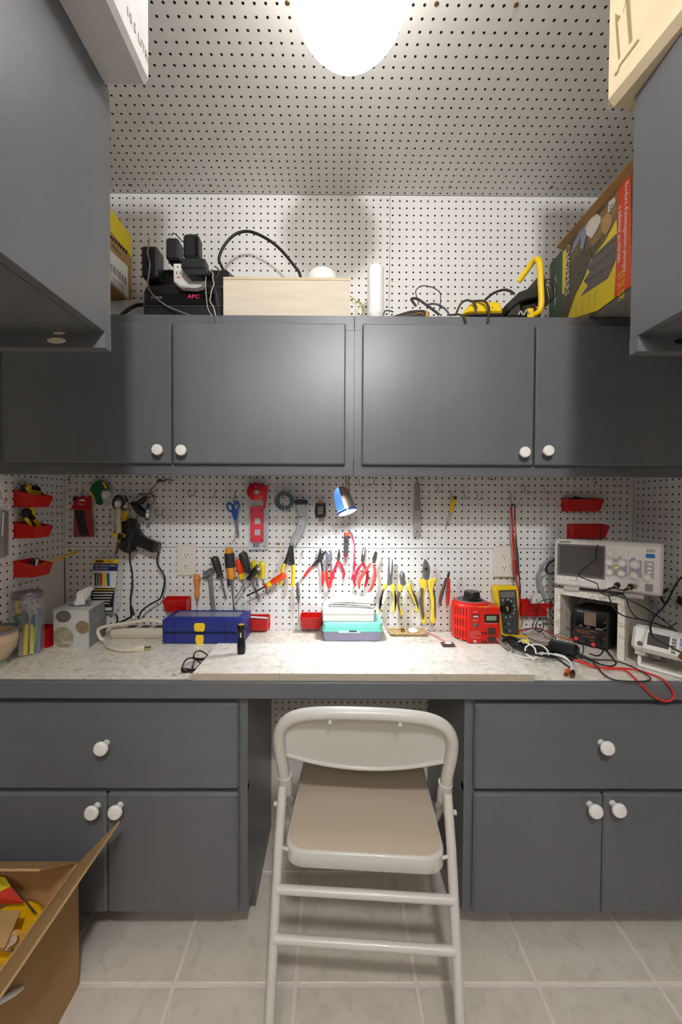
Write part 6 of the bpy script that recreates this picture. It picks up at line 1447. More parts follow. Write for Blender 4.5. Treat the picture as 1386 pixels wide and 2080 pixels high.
for k,(x,lb_) in enumerate(((820,'left brass stub standing in the bronze tray'),(824,'right brass stub standing in the bronze tray'))):
    tag(B().lathe([(.0028,0),(.0028,.014),(.0015,.016)], (at(x,1285,yr_).x,yr_+.04,ZW+.0045), (0,0,1), 10).done('brass_stub', m_brass, None, True), lb_, 'fitting')
# --- small dark holder with a white insert, red wire
hpz = atz(909,1308,ZBD)
t = thing('small_module', 'small brown module with a white oval on the board edge', 'module', (hpz.x, hpz.y+.012, ZBD+.0004))
xa, xb = atz(895.5,1309,ZBD).x, atz(920,1309,ZBD).x; ybm = min(hpz.y, yb1-.03)
B().bx(xa,xb,ybm,ybm+.026,ZBD+.0004,ZBD+.0085,.001).done('block', M('module_brown',(84,56,48),.5), t)
B().ball(((xa+xb)/2+.002,ybm+.014,ZBD+.0085), .013, 18, 8, (1,.6,.22)).done('white_oval', m_whl, t, True)
cord('red_wire', 'thin red wire running from the bronze tray to the small module', [atz(858,1282,ZW+.006),atz(872,1287,ZW+.003),atz(890,1294,ZW+.01),Vector(((xa+xb)/2-.002,ybm+.027,ZBD+.006))], .0014, M('lead_red',(214,40,64),.35))
# --- red variable transformer
xc, yc_ = .515, 1.448
t = thing('variable_transformer', 'red variable transformer with a big black dial on top', 'transformer', (xc-.01, 1.42, ZW))
m_var = M('variac_red', (214,34,22), .35); rv = .066
zt_ = at(955,1222,1.42).z-ZW
xc = (at(914,1250,1.44).x+at(1000,1250,1.44).x)/2; yc_ = WB-.006-rv
B().lathe([(rv-.002,.006),(rv,.008),(rv,zt_-.012),(rv-.006,zt_-.003),(rv-.016,zt_)], (xc,yc_,ZW), (0,0,1), 56).done('drum', m_var, t, True)
B().lathe([(.0,0),(rv-.017,0),(rv-.019,.002),(0,.0025)], (xc,yc_,ZW+zt_+.0002), (0,0,1), 48).done('dial_plate', M('dial_grey',(150,148,146),.35,metal=.5), t, True)
B().lathe([(rv-.026,0),(rv-.021,0),(rv-.021,.0004),(rv-.026,.0004)], (xc,yc_,ZW+zt_+.0028), (0,0,1), 48, cap=False).done('dial_scale', M('scale_dark',(60,58,60),.5,var=.6,vscale=300), t, True)
dz_ = ZW+zt_+.003
prof = [(.034,0),(.035,.004),(.029,.008),(.0275,.026),(.0255,.030),(.0,.031)]
b = B(); R = []
for r, h in prof:
    R.append([Vector((xc+.004,yc_-.004,dz_+h))+Vector((math.cos(a),math.sin(a),0))*max(1e-4,(r*(1-.045*(i%2)) if .007 < h < .029 else r)) for i,a in enumerate([2*math.pi*k/48 for k in range(48)])])
b.loft(R).done('dial_knob', M('knob_black',(30,29,30),.3), t, True)
# control panel box on the front right
fx0, fx1 = at(951,1270,1.375).x, at(1016.5,1270,1.375).x; yp_ = 1.375
zp_ = at(980,1234,yp_).z
B().bx(fx0,fx1,yp_,yc_+.01,ZW+.001,zp_,.003).done('control_box', m_var, t)
def vp(name, x0,y0,x1,y1, mat, d=.002, bv=.0006):
    a_, c_ = at(x0,y0,yp_), at(x1,y1,yp_); return B().bx(a_.x,c_.x,yp_-d,yp_+.0005,c_.z,a_.z,bv).done(name, mat, t)
vp('meter_bezel', 985,1248,1013,1264, m_black, .004); vp('meter_screen', 988,1250.5,1008,1260, M('lcd_green',(136,148,128),.2), .0046)
vp('switch', 959,1248,974,1255, M('switch_dark',(70,30,32),.3), .003); vp('switch_light', 961,1250,972,1254, M('switch_lit',(206,170,170),.3), .0036)
B().lathe([(.0075,0),(.0075,.003),(.0055,.004),(.0055,.006),(.002,.007)], at(967,1270,yp_), (0,-1,0), 20).done('fuse_holder', M('fuse_grey',(96,100,110),.3,metal=.4), t, True)
for y, hh_ in ((1275,14),(1292.5,12)):
    s_ = vp('outlet_face', 991,y,1007,y+hh_, M('socket_brown',(70,52,46),.5), .002)
    for dx in (-3,3.5): B().bx(at(999+dx-1.4,0,yp_).x,at(999+dx+1.4,0,yp_).x,yp_-.0026,yp_-.0018,at(0,y+10.5,yp_).z,at(0,y+5,yp_).z).done('slot', m_ink, s_)
B().lathe([(.0022,0),(.005,0),(.005,.003),(.0022,.003)], at(965,1303,yp_-.0002), (0,-1,0), 18, cap=False).done('cord_bush', m_whl, t, True)
B().lathe([(.0042,0),(.0036,.002)], at(984.5,1238,yp_-.0002), (0,-1,0), 12).done('screw', m_chrome, t, True)
B().lathe([(.0038,0),(.0034,.002)], at(936,1299,1.40), (-.4,-1,0), 12).done('screw', m_chrome, t, True)
for s,x,y,wd in (('POWER',966,1243,.015),('FUSE 5A',966,1260,.018),('AC VOLTS OUTPUT',999,1266.5,.045)): text(s, at(x,y,yp_-.0006), (1,0,0), (0,0,1), .0036, m_whl, t, wid=wd)
for k,(s,wd) in enumerate((('TRANSFORMER',.032),('MODEL SC-500 V.A.',.045),('INPUT 120V',.024),('OUTPUT 0-130V',.038))): text(s, at(955+wd*290,1284+k*3.9,yp_-.0006), (1,0,0), (0,0,1), .0033, m_whl, t, wid=wd)
for row,z0 in enumerate((.83,.54,.25)):
    for k in range(8):
        a_ = math.radians(-158+k*9.5); z_ = ZW+zt_*(z0-.05); p = Vector((xc+math.cos(a_)*(rv+.0002), yc_+math.sin(a_)*(rv+.0002), z_))
        tn = Vector((-math.sin(a_),math.cos(a_),0)); nr = Vector((math.cos(a_),math.sin(a_),0)); hw = .0018; hh = zt_*.10
        B()._add([p-tn*hw-Vector((0,0,hh)),p+tn*hw-Vector((0,0,hh)),p+tn*hw+Vector((0,0,hh)),p-tn*hw+Vector((0,0,hh))], [(0,1,2,3)]).done('vent_slot', M('vent_dark',(70,10,8),.7), t)
b = at(983,1233,yp_); B().bx(b.x-.022,b.x+.022,yp_+.006,yp_+.012,zp_+.0001,zp_+.0006).done('warning_label', m_yel, t)
# --- multimeter leaning on the wall
YM = 1.478
t = thing('multimeter', 'yellow and dark grey digital multimeter leaning on the wall', 'multimeter', (at(1030,1285,YM).x, YM, ZW))
M_ = B(); pts = pxo([(1003.5,1198),(1005,1191),(1012,1190),(1046,1190),(1050,1193),(1052,1200),(1056,1280),(1054,1291),(1018,1291),(1010,1240)], YM)
M_.prism(pts, YM-.012, YM+.030, .004).done('yellow_holster', m_yel, t)
B().prism(pxo([(1013,1199),(1048,1197.5),(1052,1240),(1054,1288),(1022,1288),(1016,1240)], YM-.012), YM-.018, YM-.0125, .002).done('grey_face', M('meter_grey',(66,66,70),.45), t)
def mp_(name, pts, mat, e): return B().prism(pxo(pts, YM-.018), YM-.018-e, YM-.0178, .0003).done(name, mat, t)
mp_('display', [(1016,1203),(1045,1201.5),(1046.5,1213),(1017.5,1214)], M('lcd_grey',(110,112,104),.2), .0006)
B().lathe([(.024,0),(.024,.002),(.021,.004),(.019,.010),(.0,.0105)], at(1029,1234,YM-.018), (0,-1,0), 32).done('range_dial', m_black, t, True)
mp_('dial_mark', [(1026.5,1231),(1029,1230.5),(1031,1239),(1029,1239.5)], m_yel, .0108)
for x,y in ((1025,1268),(1034,1267),(1028,1281),(1036,1281)): B().lathe([(.0042,0),(.0042,.001),(.0022,.001),(.0022,.0002)], at(x,y,YM-.018), (0,-1,0), 14).done('jack', m_black if x < 1030 else M('jack_grey',(150,150,150),.4), t)
for x,y in ((1022,1219),(1032,1218),(1039,1221),(1044,1230),(1046,1238),(1044,1246),(1028,1254),(1037,1253)): mp_('printed_mark', [(x-1,y-1.6),(x+1,y-1.6),(x+1,y+1.6),(x-1,y+1.6)], m_whl, .0004)
# --- laminate stand in the corner
RF = Vector((.909,1.227,0)); fa = math.radians(50); fd = Vector((math.cos(fa),-math.sin(fa),0)); bd = Vector((math.sin(fa),math.cos(fa),0))
LFt = RF - fd*.206; zs_t = .9615; th = .019
t = thing('corner_stand', 'marbled laminate stand carrying the oscilloscope in the corner', 'stand', (RF.x, RF.y+.1, ZW))
def sp(f, b, z): p = LFt + fd*f + bd*b; return Vector((p.x,p.y,z))
W5 = .206
dL, dR = .178, .285
B().loft([[sp(0,0,ZW),sp(th,0,ZW),sp(th,dL-.012,ZW),sp(0,dL-.01,ZW)],[sp(0,0,zs_t-th-.0003),sp(th,0,zs_t-th-.0003),sp(th,dL-.012,zs_t-th-.0003),sp(0,dL-.01,zs_t-th-.0003)]]).done('side_board', m_lam, t)
B().loft([[sp(W5-th,0,ZW),sp(W5,0,ZW),sp(W5,dR,ZW),sp(W5-th,dR,ZW)],[sp(W5-th,0,zs_t-th-.0003),sp(W5,0,zs_t-th-.0003),sp(W5,dR,zs_t-th-.0003),sp(W5-th,dR,zs_t-th-.0003)]]).done('side_board', m_lam, t)
cb_ = [sp(0,0,0),sp(W5,0,0),sp(W5,dR,0),Vector((WR-.012,1.505,0)),sp(0,dL,0)]
cb_ = [Vector((min(p.x,WR-.008),min(p.y,WB-.010),0)) for p in cb_]
B().loft([[Vector((p.x,p.y,zs_t-th)) for p in cb_],[Vector((p.x,p.y,zs_t)) for p in cb_]]).done('top_board', m_lam, t)
# --- bench power supply inside it
t = thing('bench_supply', 'black bench power supply inside the laminate stand', 'power supply', sp(.1,.08,ZW))
z0, z1 = ZW+.008, ZW+.128
u0, u1, d0, d1 = .045, .150, .050, .165
B().loft([[sp(u0,d0,z0),sp(u1,d0,z0),sp(u1,d1,z0),sp(u0,d1,z0)],[sp(u0,d0,z1),sp(u1,d0,z1),sp(u1,d1,z1),sp(u0,d1,z1)]]).done('casing', m_black, t)
def ps(name, a0, a1, h0, h1, mat, e=.001, par=None):
    q = lambda a,h,e_: sp(u0+(u1-u0)*a, d0-e_, z0+(z1-z0)*h)
    return B().loft([[q(a0,h0,.0001),q(a1,h0,.0001),q(a1,h1,.0001),q(a0,h1,.0001)][::-1],[q(a0,h0,e),q(a1,h0,e),q(a1,h1,e),q(a0,h1,e)][::-1]]).done(name, mat, par or t)
ps('front_bezel', 0,1,0,1, M('bezel_black',(38,37,37),.45), .002)
ps('display_window', .06,.94,.48,.95, M('black_gloss',(12,12,14),.15), .0026)
ps('meter_reflection', .32,.66,.56,.95, M('meter_reflect',(120,100,84),.3,var=.2), .003)  # reflection in the display window, painted as a brown patch
for k,(a0,h0,a1) in enumerate(((.08,.36,.5),(.45,.40,.8),(.3,.22,.6),(.55,.26,.95),(.1,.31,.5),(.5,.14,.75))): ps('amber_line', a0,a1,h0,h0+.012, M('amber_print',(170,92,50),.5), .0028)
for a0,h0 in ((.78,.34),(.74,.16)):
    B().lathe([(.011,0),(.010,.010),(.004,.011)], sp(u0+(u1-u0)*a0,d0-.002,z0+(z1-z0)*h0), -bd, 20).done('control_knob', m_black, t, True)
for a0,h0,mm in ((.12,.12,m_redg),(.35,.08,m_black),(.62,.06,m_redg)): B().lathe([(.006,0),(.006,.012),(.003,.014)], sp(u0+(u1-u0)*a0,d0-.002,z0+(z1-z0)*h0), -bd, 14).done('binding_post', mm, t, True)
for s,a0,h0,wd in (('V',.9,.72,.004),('A',.9,.57,.004),('ON',.22,.51,.008),('C.V.',.45,.51,.010),('OUTPUT',.76,.51,.022),('TEKPOWER',.2,.92,.02)): text(s, sp(u0+(u1-u0)*a0,d0-.0034,z0+(z1-z0)*h0), fd, (0,0,1), .0048, m_whl, t, wid=wd)
for a0 in (.15,.85):
    for b0 in (.1,.85): B().lathe([(.006,0),(.006,.0078)], sp(u0+(u1-u0)*a0,d0+(d1-d0)*b0,ZW), (0,0,1), 12).done('foot', m_blackrub, t)
# --- oscilloscope on the stand
oa = math.radians(40); of = Vector((math.cos(oa),-math.sin(oa),0)); ob = Vector((math.sin(oa),math.cos(oa),0))
oL = at(1126,1180,1.372); oL.z = 0
oW = .292
def os_(f, b, z): p = oL + of*f + ob*b; return Vector((p.x,p.y,z))
zo0, zo1 = zs_t+.014, at(1126,1094,1.372).z
t = thing('oscilloscope', 'pale grey digital oscilloscope with dark screen on the corner stand', 'oscilloscope', os_(oW/2,.06,zs_t))
m_osc = M('scope_grey', (206,202,196), .45); m_oscd = M('scope_dark', (92,90,90), .5)
oD = .105
def slabo(name, f0,f1,b0,b1,z0,z1,mat,par=None,bv=0):
    T = Matrix((( of.x, ob.x, 0, oL.x),(of.y, ob.y, 0, oL.y),(0,0,1,0),(0,0,0,1)))
    b = B(); b.T = T; b.bx(f0,f1,b0,b1,z0,z1,bv); return b.done(name, mat, par or t)
slabo('front_shell', 0,oW,0,.03,zo0,zo1,m_osc,bv=.006)
slabo('rear_case', .012,oW-.006,.0302,oD,zo0+.006,zo1-.006,m_oscd,bv=.004)
for k in range(12): slabo('vent_rib', oW-.0062,oW-.0050,.045,.095,zo0+.03+k*.0075,zo0+.033+k*.0075,m_ink)
slabo('foot', .03,.075,-.004,.02,zs_t+.0006,zo0-.0002,M('scope_foot',(176,172,168),.5),bv=.001); slabo('foot', oW-.095,oW-.045,-.004,.02,zs_t+.0006,zo0-.0002,MATS['scope_foot'],bv=.001)
hz = zo1-zo0
def of_(name, f0,f1,h0,h1,mat,e=.001,bv=.0004,par=None): return slabo(name, f0*oW,f1*oW,-e,.0002,zo0+hz*h0,zo0+hz*h1,mat,par,bv)
of_('screen_bezel', .03,.50,.22,.90, M('bezel_grey',(98,94,92),.35), .0015); of_('screen', .055,.485,.27,.86, M('screen_dark',(74,70,70),.12), .0022)
of_('control_panel', .515,.97,.06,.92, M('panel_white',(222,219,214),.45), .001)
for f0,f1,h0,h1 in ((.53,.70,.33,.66),(.715,.825,.33,.66),(.845,.925,.33,.66)): of_('control_zone', f0,f1,h0,h1, M('zone_grey',(172,168,166),.5), .0016)
m_knb = M('scope_knob', (228,225,220), .35)
for f,h,r in ((.55,.78,.0085),(.545,.58,.0095),(.655,.58,.0095),(.765,.57,.0105),(.545,.38,.008),(.652,.38,.0085),(.76,.36,.0088),(.87,.34,.0088)):
    B().lathe([(r*1.25,0),(r*1.25,.003),(r,.004),(r*.92,.014),(r*.5,.0155)], os_(f*oW,-.0018,zo0+hz*h), -ob, 22).done('knob', m_knb, t, True)
bt = [(.635,.85),(.635,.77),(.635,.69),(.69,.84),(.69,.76),(.69,.68),(.75,.84),(.75,.76),(.75,.68),(.815,.80),(.815,.70),(.89,.60),(.89,.52),(.89,.44),(.60,.57),(.60,.47),(.61,.50)]
for k,(f,h) in enumerate(bt): of_('button', f-.02,f+.02,h-.022,h+.022, M('btn_green',(150,200,170),.4) if k == 2 else M('btn_blue',(150,160,214),.4) if k == 8 else M('btn_white',(232,230,226),.4), .003, .0015)
of_('button', .86,.93,.83,.89, M('btn_grey',(176,174,172),.4), .003, .0015); of_('button', .855,.93,.72,.80, M('btn_runblue',(40,104,180),.35), .004, .002)
for f,h,mm in ((.575,.50,M('mark_yellow',(200,196,90),.5)),(.685,.47,M('mark_violet',(170,150,190),.5)),(.79,.46,MATS['mark_violet'])): of_('colour_mark', f-.012,f+.012,h-.06,h+.06,mm,.0022,.0)
for k in range(6): of_('soft_key', .045+k*.075,.092+k*.075,.145,.18, M('btn_white',(232,230,226),.4), .003, .001)
of_('name_plate', .05,.17,.925,.955, M('plate_grey',(110,106,104),.5), .001)
for f in (.62,.735): B().lathe([(.0085,0),(.0085,.010),(.007,.011)], os_(f*oW,-.0012,zo0+hz*.155), -ob, 18).done('bnc_socket', m_chrome, t, True)
B().lathe([(.0085,0),(.0085,.003),(.006,.003),(.006,.010),(.004,.010)], os_(.765*oW,-.0012,zo0+hz*.15), -ob, 18).done('bnc_socket', m_chrome, t, True)
of_('usb_port', .855,.92,.08,.22, M('usb_grey',(140,138,136),.5), .002, .0004)
# probe cables from the scope
def bnc(f, label, pts):
    A = os_(f*oW,-.0125,zo0+hz*.155); t_ = thing('probe_cable', label, 'cable', A)
    d_ = (-ob*.85 - of*.5 + Vector((0,0,-.25))).normalized()
    B().lathe([(.0078,0),(.0085,.002),(.0085,.02),(.006,.024),(.004,.026)], A, -ob, 18).done('bnc_plug', m_black, t_, True)
    st = A - ob*.026
    B().tube([st, st+d_*.03], [.0045,.003], 10).done('strain_relief', m_blackrub, t_, True)
    B().tube([st+d_*.006, st+d_*.009], .0048, 12).done('yellow_ring', m_yel, t_, True)
    B().tube([st+d_*.028]+pts, .0021, 8, sm=6).done('cable', m_cordk, t_, True)
    return t_
bnc(.62, 'black scope probe cable from the left socket sweeping right over the generator', [at(1224,1200,1.24),at(1240,1206,1.22),at(1290,1224,1.18),at(1335,1250,1.16),at(1365,1274,1.14),at(1388,1298,1.12)])
bnc(.735, 'black scope probe cable from the right socket looping down the stand', [at(1237,1195,1.21),at(1238,1213,1.20),at(1250,1238,1.19),at(1270,1252,1.18),at(1310,1260,1.17),at(1350,1272,1.16),at(1372,1280,1.15)])
cord('black_wire', 'thin black wire crossing the oscilloscope screen', [(1219,1066,1.44),(1222,1086,1.36),(1215,1108,1.29),(1210,1120,1.285),(1211,1134,1.285),(1195,1147,1.29),(1177,1163,1.30),(1180,1172,1.285),(1200,1180,1.26),(1213,1186,1.24),(1217,1197,1.235),(1228,1208,1.23),(1245,1210,1.22),(1262,1206,1.22),(1272,1215,1.21),(1280,1238,1.205),(1297,1256,1.20),(1330,1266,1.17),(1354,1275,1.15),(1375,1266,1.15)], .0017, m_cordk, sm=4)
cord('black_cable', 'thick black cable drooping behind the oscilloscope on the right', [(1344,1153,1.42),(1360,1158,1.40),(1370,1172,1.38),(1362,1190,1.36),(1345,1205,1.35),(1340,1196,1.35)], .0042, m_cordk)
cord('black_cable', 'black cable curving from the right edge down to the generator', [(1392,1165,1.30),(1375,1185,1.27),(1362,1210,1.24),(1347,1235,1.20),(1330,1252,1.16),(1322,1272,1.12),(1325,1290,1.085),(1337,1301,1.07),(1360,1312,1.05),(1388,1328,1.03)], .0027, m_cordk)
cord('black_cable', 'black cable looped at the scope rear against the right wall', [(1346,1200,1.38),(1356,1178,1.39),(1372,1178,1.385),(1374,1196,1.38),(1360,1216,1.36),(1352,1226,1.33),(1340,1208,1.32),(1336,1196,1.32)], .004, m_cordk)
cord('grey_cable', 'grey mains cable curving down left of the oscilloscope', [(1128,1135,1.42),(1112,1140,1.455),(1100,1152,1.47),(1096,1168,1.475),(1099,1190,1.475),(1106,1210,1.475),(1112,1232,1.48),(1116,1260,1.48)], .0055, M('cable_grey',(150,148,144),.45))
cord('black_cable', 'short black cable loop at the left end of the oscilloscope', [(1130,1136,1.41),(1117,1143,1.42),(1110,1154,1.42),(1113,1164,1.42),(1124,1165,1.41),(1132,1161,1.40)], .004, m_cordk)
# --- function generator leaning on its bail
ga = math.radians(56.5); gf = Vector((math.cos(ga),-math.sin(ga),0)); gb = Vector((math.sin(ga),math.cos(ga),0))
gL = Vector((.902,1.197,0)); gW, gD, gH = .155, .13, .078; tilt = math.radians(15); gz0 = ZW+.0495
up = Vector((0,0,1))
T = Matrix(((gf.x,gb.x,0,gL.x),(gf.y,gb.y,0,gL.y),(0,0,1,gz0),(0,0,0,1))) @ Matrix.Rotation(-tilt,4,'X')
t = thing('function_generator', 'pale grey function generator propped up on its bail at the right edge', 'signal generator', (gL.x+.1,gL.y,ZW))
def gbx(name, f0,f1,b0,b1,z0,z1,mat,bv=0,par=None):
    b = B(); b.T = T; b.bx(f0,f1,b0,b1,z0,z1,bv); return b.done(name, mat, par or t)
m_gen = M('generator_white', (220,217,210), .45)
gbx('front_bumper', 0,gW,0,.026,0,gH,m_gen,.011); gbx('case', .008,gW-.008,.0262,gD,.006,gH-.006,M('generator_case',(186,182,176),.5),.003)
gbx('face_panel', .012,gW-.004,-.0012,.0004,.012,gH-.010,M('panel_pale',(228,226,220),.4),.0008)
gbx('screen', .042,.094,-.002,.0002,.024,gH-.018,M('screen_grey',(84,80,78),.15),.0006)
B().lathe([(.007,0),(.007,.0015),(.005,.0025)], T @ Vector((.025,-.0014,.022)), (T.to_3x3() @ Vector((0,-1,0))), 18).done('power_button', m_oscd, t, True)
for k in range(5): gbx('soft_key', .099,.110,-.0035,.0,.016+k*.0088,.0225+k*.0088,M('key_grey',(128,120,116),.45),.0015)
for i in range(3):
    for j in range(3): gbx('key', .117+i*.012,.1275+i*.012,-.003,0,.030+j*.0115,.0395+j*.0115,M('key_blue',(124,150,190),.45) if (i+j) else M('key_olive',(190,192,150),.45),.0012)
B().lathe([(.0085,0),(.0085,.004),(.006,.004),(.006,.012),(.003,.012)], T @ Vector((.126,-.0014,.014)), (T.to_3x3() @ Vector((0,-1,0))), 18).done('bnc_socket', m_brass, t, True)
text('ARBITRARY WAVEFORM GENERATOR', T @ Vector((.085,-.0022,gH-.014)), gf, T.to_3x3() @ Vector((0,0,1)), .0028, M('grey_letter',(150,148,144),.5), t, wid=.07)
# bail: two legs and a cross bar on the worktop
p0 = atz(1299,1350,ZW+.006); p1 = p0 + gf*(gW*.8)
hA, hB = T @ Vector((.018,.03,.0)), T @ Vector((gW-.02,.03,.0))
B().tube([hA,Vector((p0.x,p0.y,ZW+.0055))], .0052, 8).done('bail_leg', m_gen, t)
B().tube([hB,Vector((p1.x,p1.y,ZW+.0055))], .0052, 8).done('bail_leg', m_gen, t)
B().tube([Vector((p0.x,p0.y,ZW+.0055)),Vector((p1.x,p1.y,ZW+.0055))], .0055, 8).done('bail_bar', m_gen, t)
gbx('bail_hinge', .010,.036,.012,.045,-.012,.0,M('generator_case',(186,182,176),.5),.002)
gbx('rear_foot', .02,.05,gD-.03,gD,-.014,.006,M('generator_case',(186,182,176),.5),.002)
# small black clip on the right wall
o = tag(B().tube([atx(1380,1212,WR-.004),atx(1384,1222,WR-.012),atx(1392,1228,WR-.01)], [.004,.012,.008], 10).done('wall_clip', m_black, None, True), 'black clip on the right wall above the generator', 'clip')
# --- tangle of cables on the worktop
def floor_cord(label, pts, r, mat, lift=None, sm=6, name='cable', closed=False):
    P = [atz(p[0], p[1], ZW + r + (p[2] if len(p) > 2 else 0)) for p in pts]
    for q in P: q.y = min(q.y, WB-.012)
    o = B().tube(P, r, 8, sm=sm, closed=closed).done(name, mat, None, True); return tag(o, label, 'cable')
m_redc = M('red_cable', (214,44,38), .35); m_whc = M('white_cable', (226,224,220), .4)
# red hook-up cable hanging over the bench edge
P = [atz(1176,1340,ZW+.010),atz(1195,1349,ZW+.006),atz(1215,1355,ZW+.004),atz(1250,1357,ZW+.004),atz(1290,1360,ZW+.004)] + [atz(1330,1372,ZW+.004),at(1352,1384,YN-.004),at(1366,1402,YN-.006),at(1369,1415,YN-.008),at(1360,1424,YN-.008),at(1346,1423,YN-.008),at(1325,1412,YN-.007),at(1305,1392,YN-.005)] + [atz(1290,1378,ZW+.004),atz(1275,1364,ZW+.004),atz(1260,1359,ZW+.008),atz(1230,1358,ZW+.010),atz(1200,1352,ZW+.008),atz(1180,1344,ZW+.012)]
tag(B().tube(P, .0026, 10, sm=6).done('cable', m_redc, None, True), 'bright red cable loop hanging over the worktop edge', 'cable')
floor_cord('black cable ring lying in front of the corner stand', [(1180,1336,.012),(1215,1340,.004),(1250,1342,.004),(1285,1354,.002),(1310,1368,.006),(1322,1378,.008),(1312,1383.5,.008),(1280,1384.5,.006),(1245,1380,.004),(1225,1368,.002),(1215,1356,.008),(1205,1347,.014)], .002, m_cordk)
floor_cord('black cord making a flat loop before the black adapter brick', [(1198,1328,.012),(1216,1332,.004),(1226,1322,.004),(1224,1314,.002),(1236,1325,.004),(1248,1340,.004),(1252,1348,.004),(1240,1353,.004),(1215,1348,.006)], .0022, m_cordk)
t = thing('adapter_brick', 'long glossy black power adapter brick before the stand', 'adapter', atz(1145,1330,ZW))
A, C = atz(1116,1310,ZW+.03), atz(1176,1326,ZW+.028); dv = (C-A); dv.z = 0; Ld = dv.length; dv.normalize()
Tm = Matrix(((dv.x,-dv.y,0,A.x),(dv.y,dv.x,0,A.y),(0,0,1,ZW+.014),(0,0,0,1)))
b = B(); b.T = Tm; b.bx(0,Ld,-.018,.018,0,.034,.008); b.done('housing', M('brick_black',(26,26,28),.25), t)
b = B(); b.T = Tm; b.bx(.004,Ld-.01,-.012,.012,.0342,.0346); b.done('label', M('label_grey',(60,60,62),.4), t)
B().tube([C+Vector((0,0,-.006)),C+dv*.03+Vector((0,0,-.012)),C+dv*.055+Vector((0,0,-.018))], [.006,.0045,.003], 10).done('strain_relief', m_blackrub, t, True)
b = B(); b.T = Tm; b.bx(.01,Ld-.012,-.014,.014,-.0135,0,.003); b.done('under_block', m_blackrub, t)
# bundle of dark leads
random.seed(3)
for k in range(9):
    x0 = 1018+k*3; y0 = 1296+k*3.2; z = .004+.004*(k%3)
    floor_cord(['lowest','second','third','fourth','fifth','sixth','seventh','eighth','ninth'][k]+' dark lead from the back in the flat bundle before the multimeter', [(x0,y0-6,z+.01),(x0+18,y0,z+.012),(x0+45,y0+8,z+.004),(x0+80,y0+14,z+.006),(x0+112-k*3,y0+18-k*.6,z)], .0022 if k % 2 else .003, m_cordk if k % 3 else M('wire_olivegrey',(74,70,60),.5))
for k,(pts,mm,r,lb_) in enumerate((
    ([(1020,1288,.02),(1040,1293,.02),(1062,1292,.02),(1072,1296,.012)], m_yel, .0036, 'yellow banana lead lying under the multimeter'),
    ([(1022,1302,.02),(1035,1294,.03),(1052,1300,.02),(1070,1310,.01)], m_blackrub, .0055, 'black probe handle before the multimeter'),
    ([(1010,1296,.01),(1022,1310,.008),(1036,1318,.004)], M('probe_silver',(170,164,154),.3,metal=.6), .006, 'silver clip beside the red transformer'),
    ([(1052,1284,.03),(1090,1276,.03),(1120,1286,.02),(1150,1298,.04),(1165,1300,.05)], m_redg, .0022, 'red jumper lead rising to the black adapter'),
    ([(1100,1320,.006),(1130,1330,.008),(1160,1338,.004),(1178,1344,.004)], m_redg, .002, 'thin red lead under the black adapter brick'),
    ([(1130,1336,.003),(1150,1350,.003),(1162,1358,.003)], m_cordk, .0022, 'short black cord end beside the white audio cable'))):
    floor_cord(lb_, pts, r, mm)
# thin black coils standing up before the red bin
def coil(label, pts, r=.0014, Y=1.44, mat=None):
    o = B().tube([at(p[0],p[1],p[2] if len(p) > 2 else Y) for p in pts], r, 8, sm=5).done('cable', mat or m_cordk, None, True); return tag(o, label, 'cable')
coil('black wire arch from the red bin across to the stand', [(1060,1275),(1064,1252),(1078,1240),(1098,1239),(1116,1246),(1128,1260),(1142,1272),(1156,1278,1.38),(1164,1284,1.36)])
coil('black bow of wire tied in front of the red bin', [(1080,1218),(1075,1228),(1082,1230),(1094,1236),(1098,1222),(1112,1218),(1121,1219),(1117,1231)], .0014, 1.452)
coil('hanging tail of black wire under the wire bow', [(1090,1216),(1094,1232),(1090,1250),(1086,1262),(1082,1272),(1090,1282)], .0014, 1.446)
coil('round coil of thin black wire below the red bin', [(1100,1258),(1092,1262),(1088,1272),(1090,1282),(1098,1284),(1104,1274),(1102,1262),(1096,1258),(1090,1268),(1092,1280),(1100,1282),(1106,1270),(1104,1258),(1098,1255)], .0013, 1.435)
coil('wide loop of thin black wire right of the coil', [(1096,1256),(1110,1258),(1122,1262),(1118,1268),(1106,1266),(1098,1272),(1104,1288),(1112,1296),(1124,1298)], .0013, 1.43)
coil('large flat loop of black wire before the multimeter', [(1050,1282,1.43),(1070,1277,1.42),(1095,1278,1.41),(1118,1286,1.39),(1130,1296,1.37),(1118,1306,1.36),(1095,1304,1.37),(1075,1296,1.39),(1062,1286,1.41)], .0016)
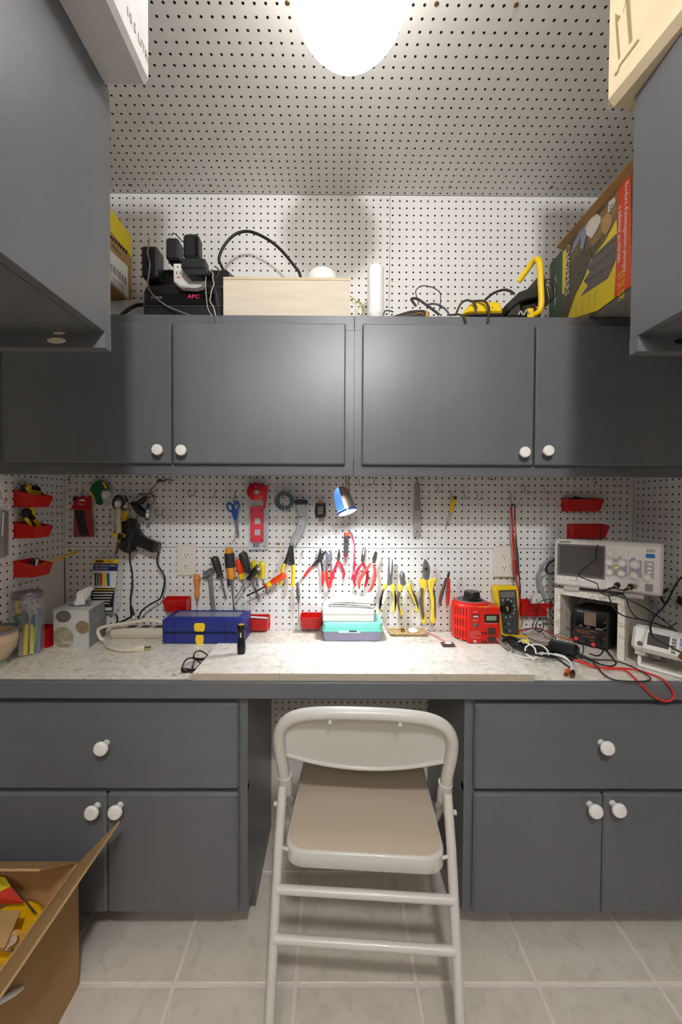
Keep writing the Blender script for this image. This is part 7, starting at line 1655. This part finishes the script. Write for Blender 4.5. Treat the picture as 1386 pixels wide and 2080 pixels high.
coil('grey wire ring around the black adapter brick', [(1122,1296,1.30),(1136,1287,1.30),(1150,1290,1.29),(1157,1302,1.28),(1150,1318,1.27),(1138,1330,1.26)], .0014, mat=M('wire_greyish',(96,94,92),.4))
coil('black wire dropping over the adapter brick end', [(1164,1286,1.30),(1180,1302,1.27),(1186,1318,1.25),(1182,1330,1.24),(1170,1336,1.24)], .0018)
# white audio cable with coloured plugs
t = thing('audio_cable', 'white audio cable with orange and black plugs', 'cable', atz(1110,1345,ZW))
def wz(L): return [atz(1000+x/6.93, 1180+y/6.93, ZW+.0026+z) for x, y, z in L]
B().tube(wz([(580,1140,.0),(620,1050,.012),(600,950,.028),(540,900,.034),(420,845,.030),(330,890,.012),(270,970,.002),(280,1030,0),(420,1070,0),(560,1090,.004),(700,1080,.006),(790,1050,.010),(780,980,.024),(700,910,.034),(560,895,.036),(480,930,.03),(470,1000,.02),(520,1060,.01),(600,1090,.008),(640,1030,.014),(730,1010,.016),(900,1030,.012),(1010,1060,.008),(1090,1130,.004),(1120,1200,.002),(1110,1240,.004)]), .0025, 10, sm=5).done('white_cord', m_whc, t, True)
B().tube(wz([(560,1110,.006),(640,1060,.012),(760,1020,.016),(900,1045,.014),(1030,1090,.008),(1110,1160,.003),(1140,1240,.004)]), .0022, 10, sm=5).done('white_cord', m_whc, t, True)
for nm,a_,c_,mm in (('orange_plug',(1085,1240),(1045,1310),M('plug_orange',(220,98,40),.4)),('black_plug',(1142,1262),(1135,1325),m_black)):
    A = atz(1000+a_[0]/6.93,1180+a_[1]/6.93,ZW+.007); C = atz(1000+c_[0]/6.93,1180+c_[1]/6.93,ZW+.007); e = (C-A).normalized()
    B().tube([A,A.lerp(C,.4),C], [.0035,.0062,.0062], 12).done(nm, mm, t, True); B().tube([C,C+e*.008], .005, 12).done('metal_sleeve', m_brass, t, True); B().tube([C+e*.006,C+e*.014], .002, 8).done('metal_pin', m_brass, t, True)
yw = wz([(470,850,.034)])[0]
B().cb(yw, (.022,.014,.012), .002).done('yellow_tie', M('tie_yellow',(226,206,100),.5), t)
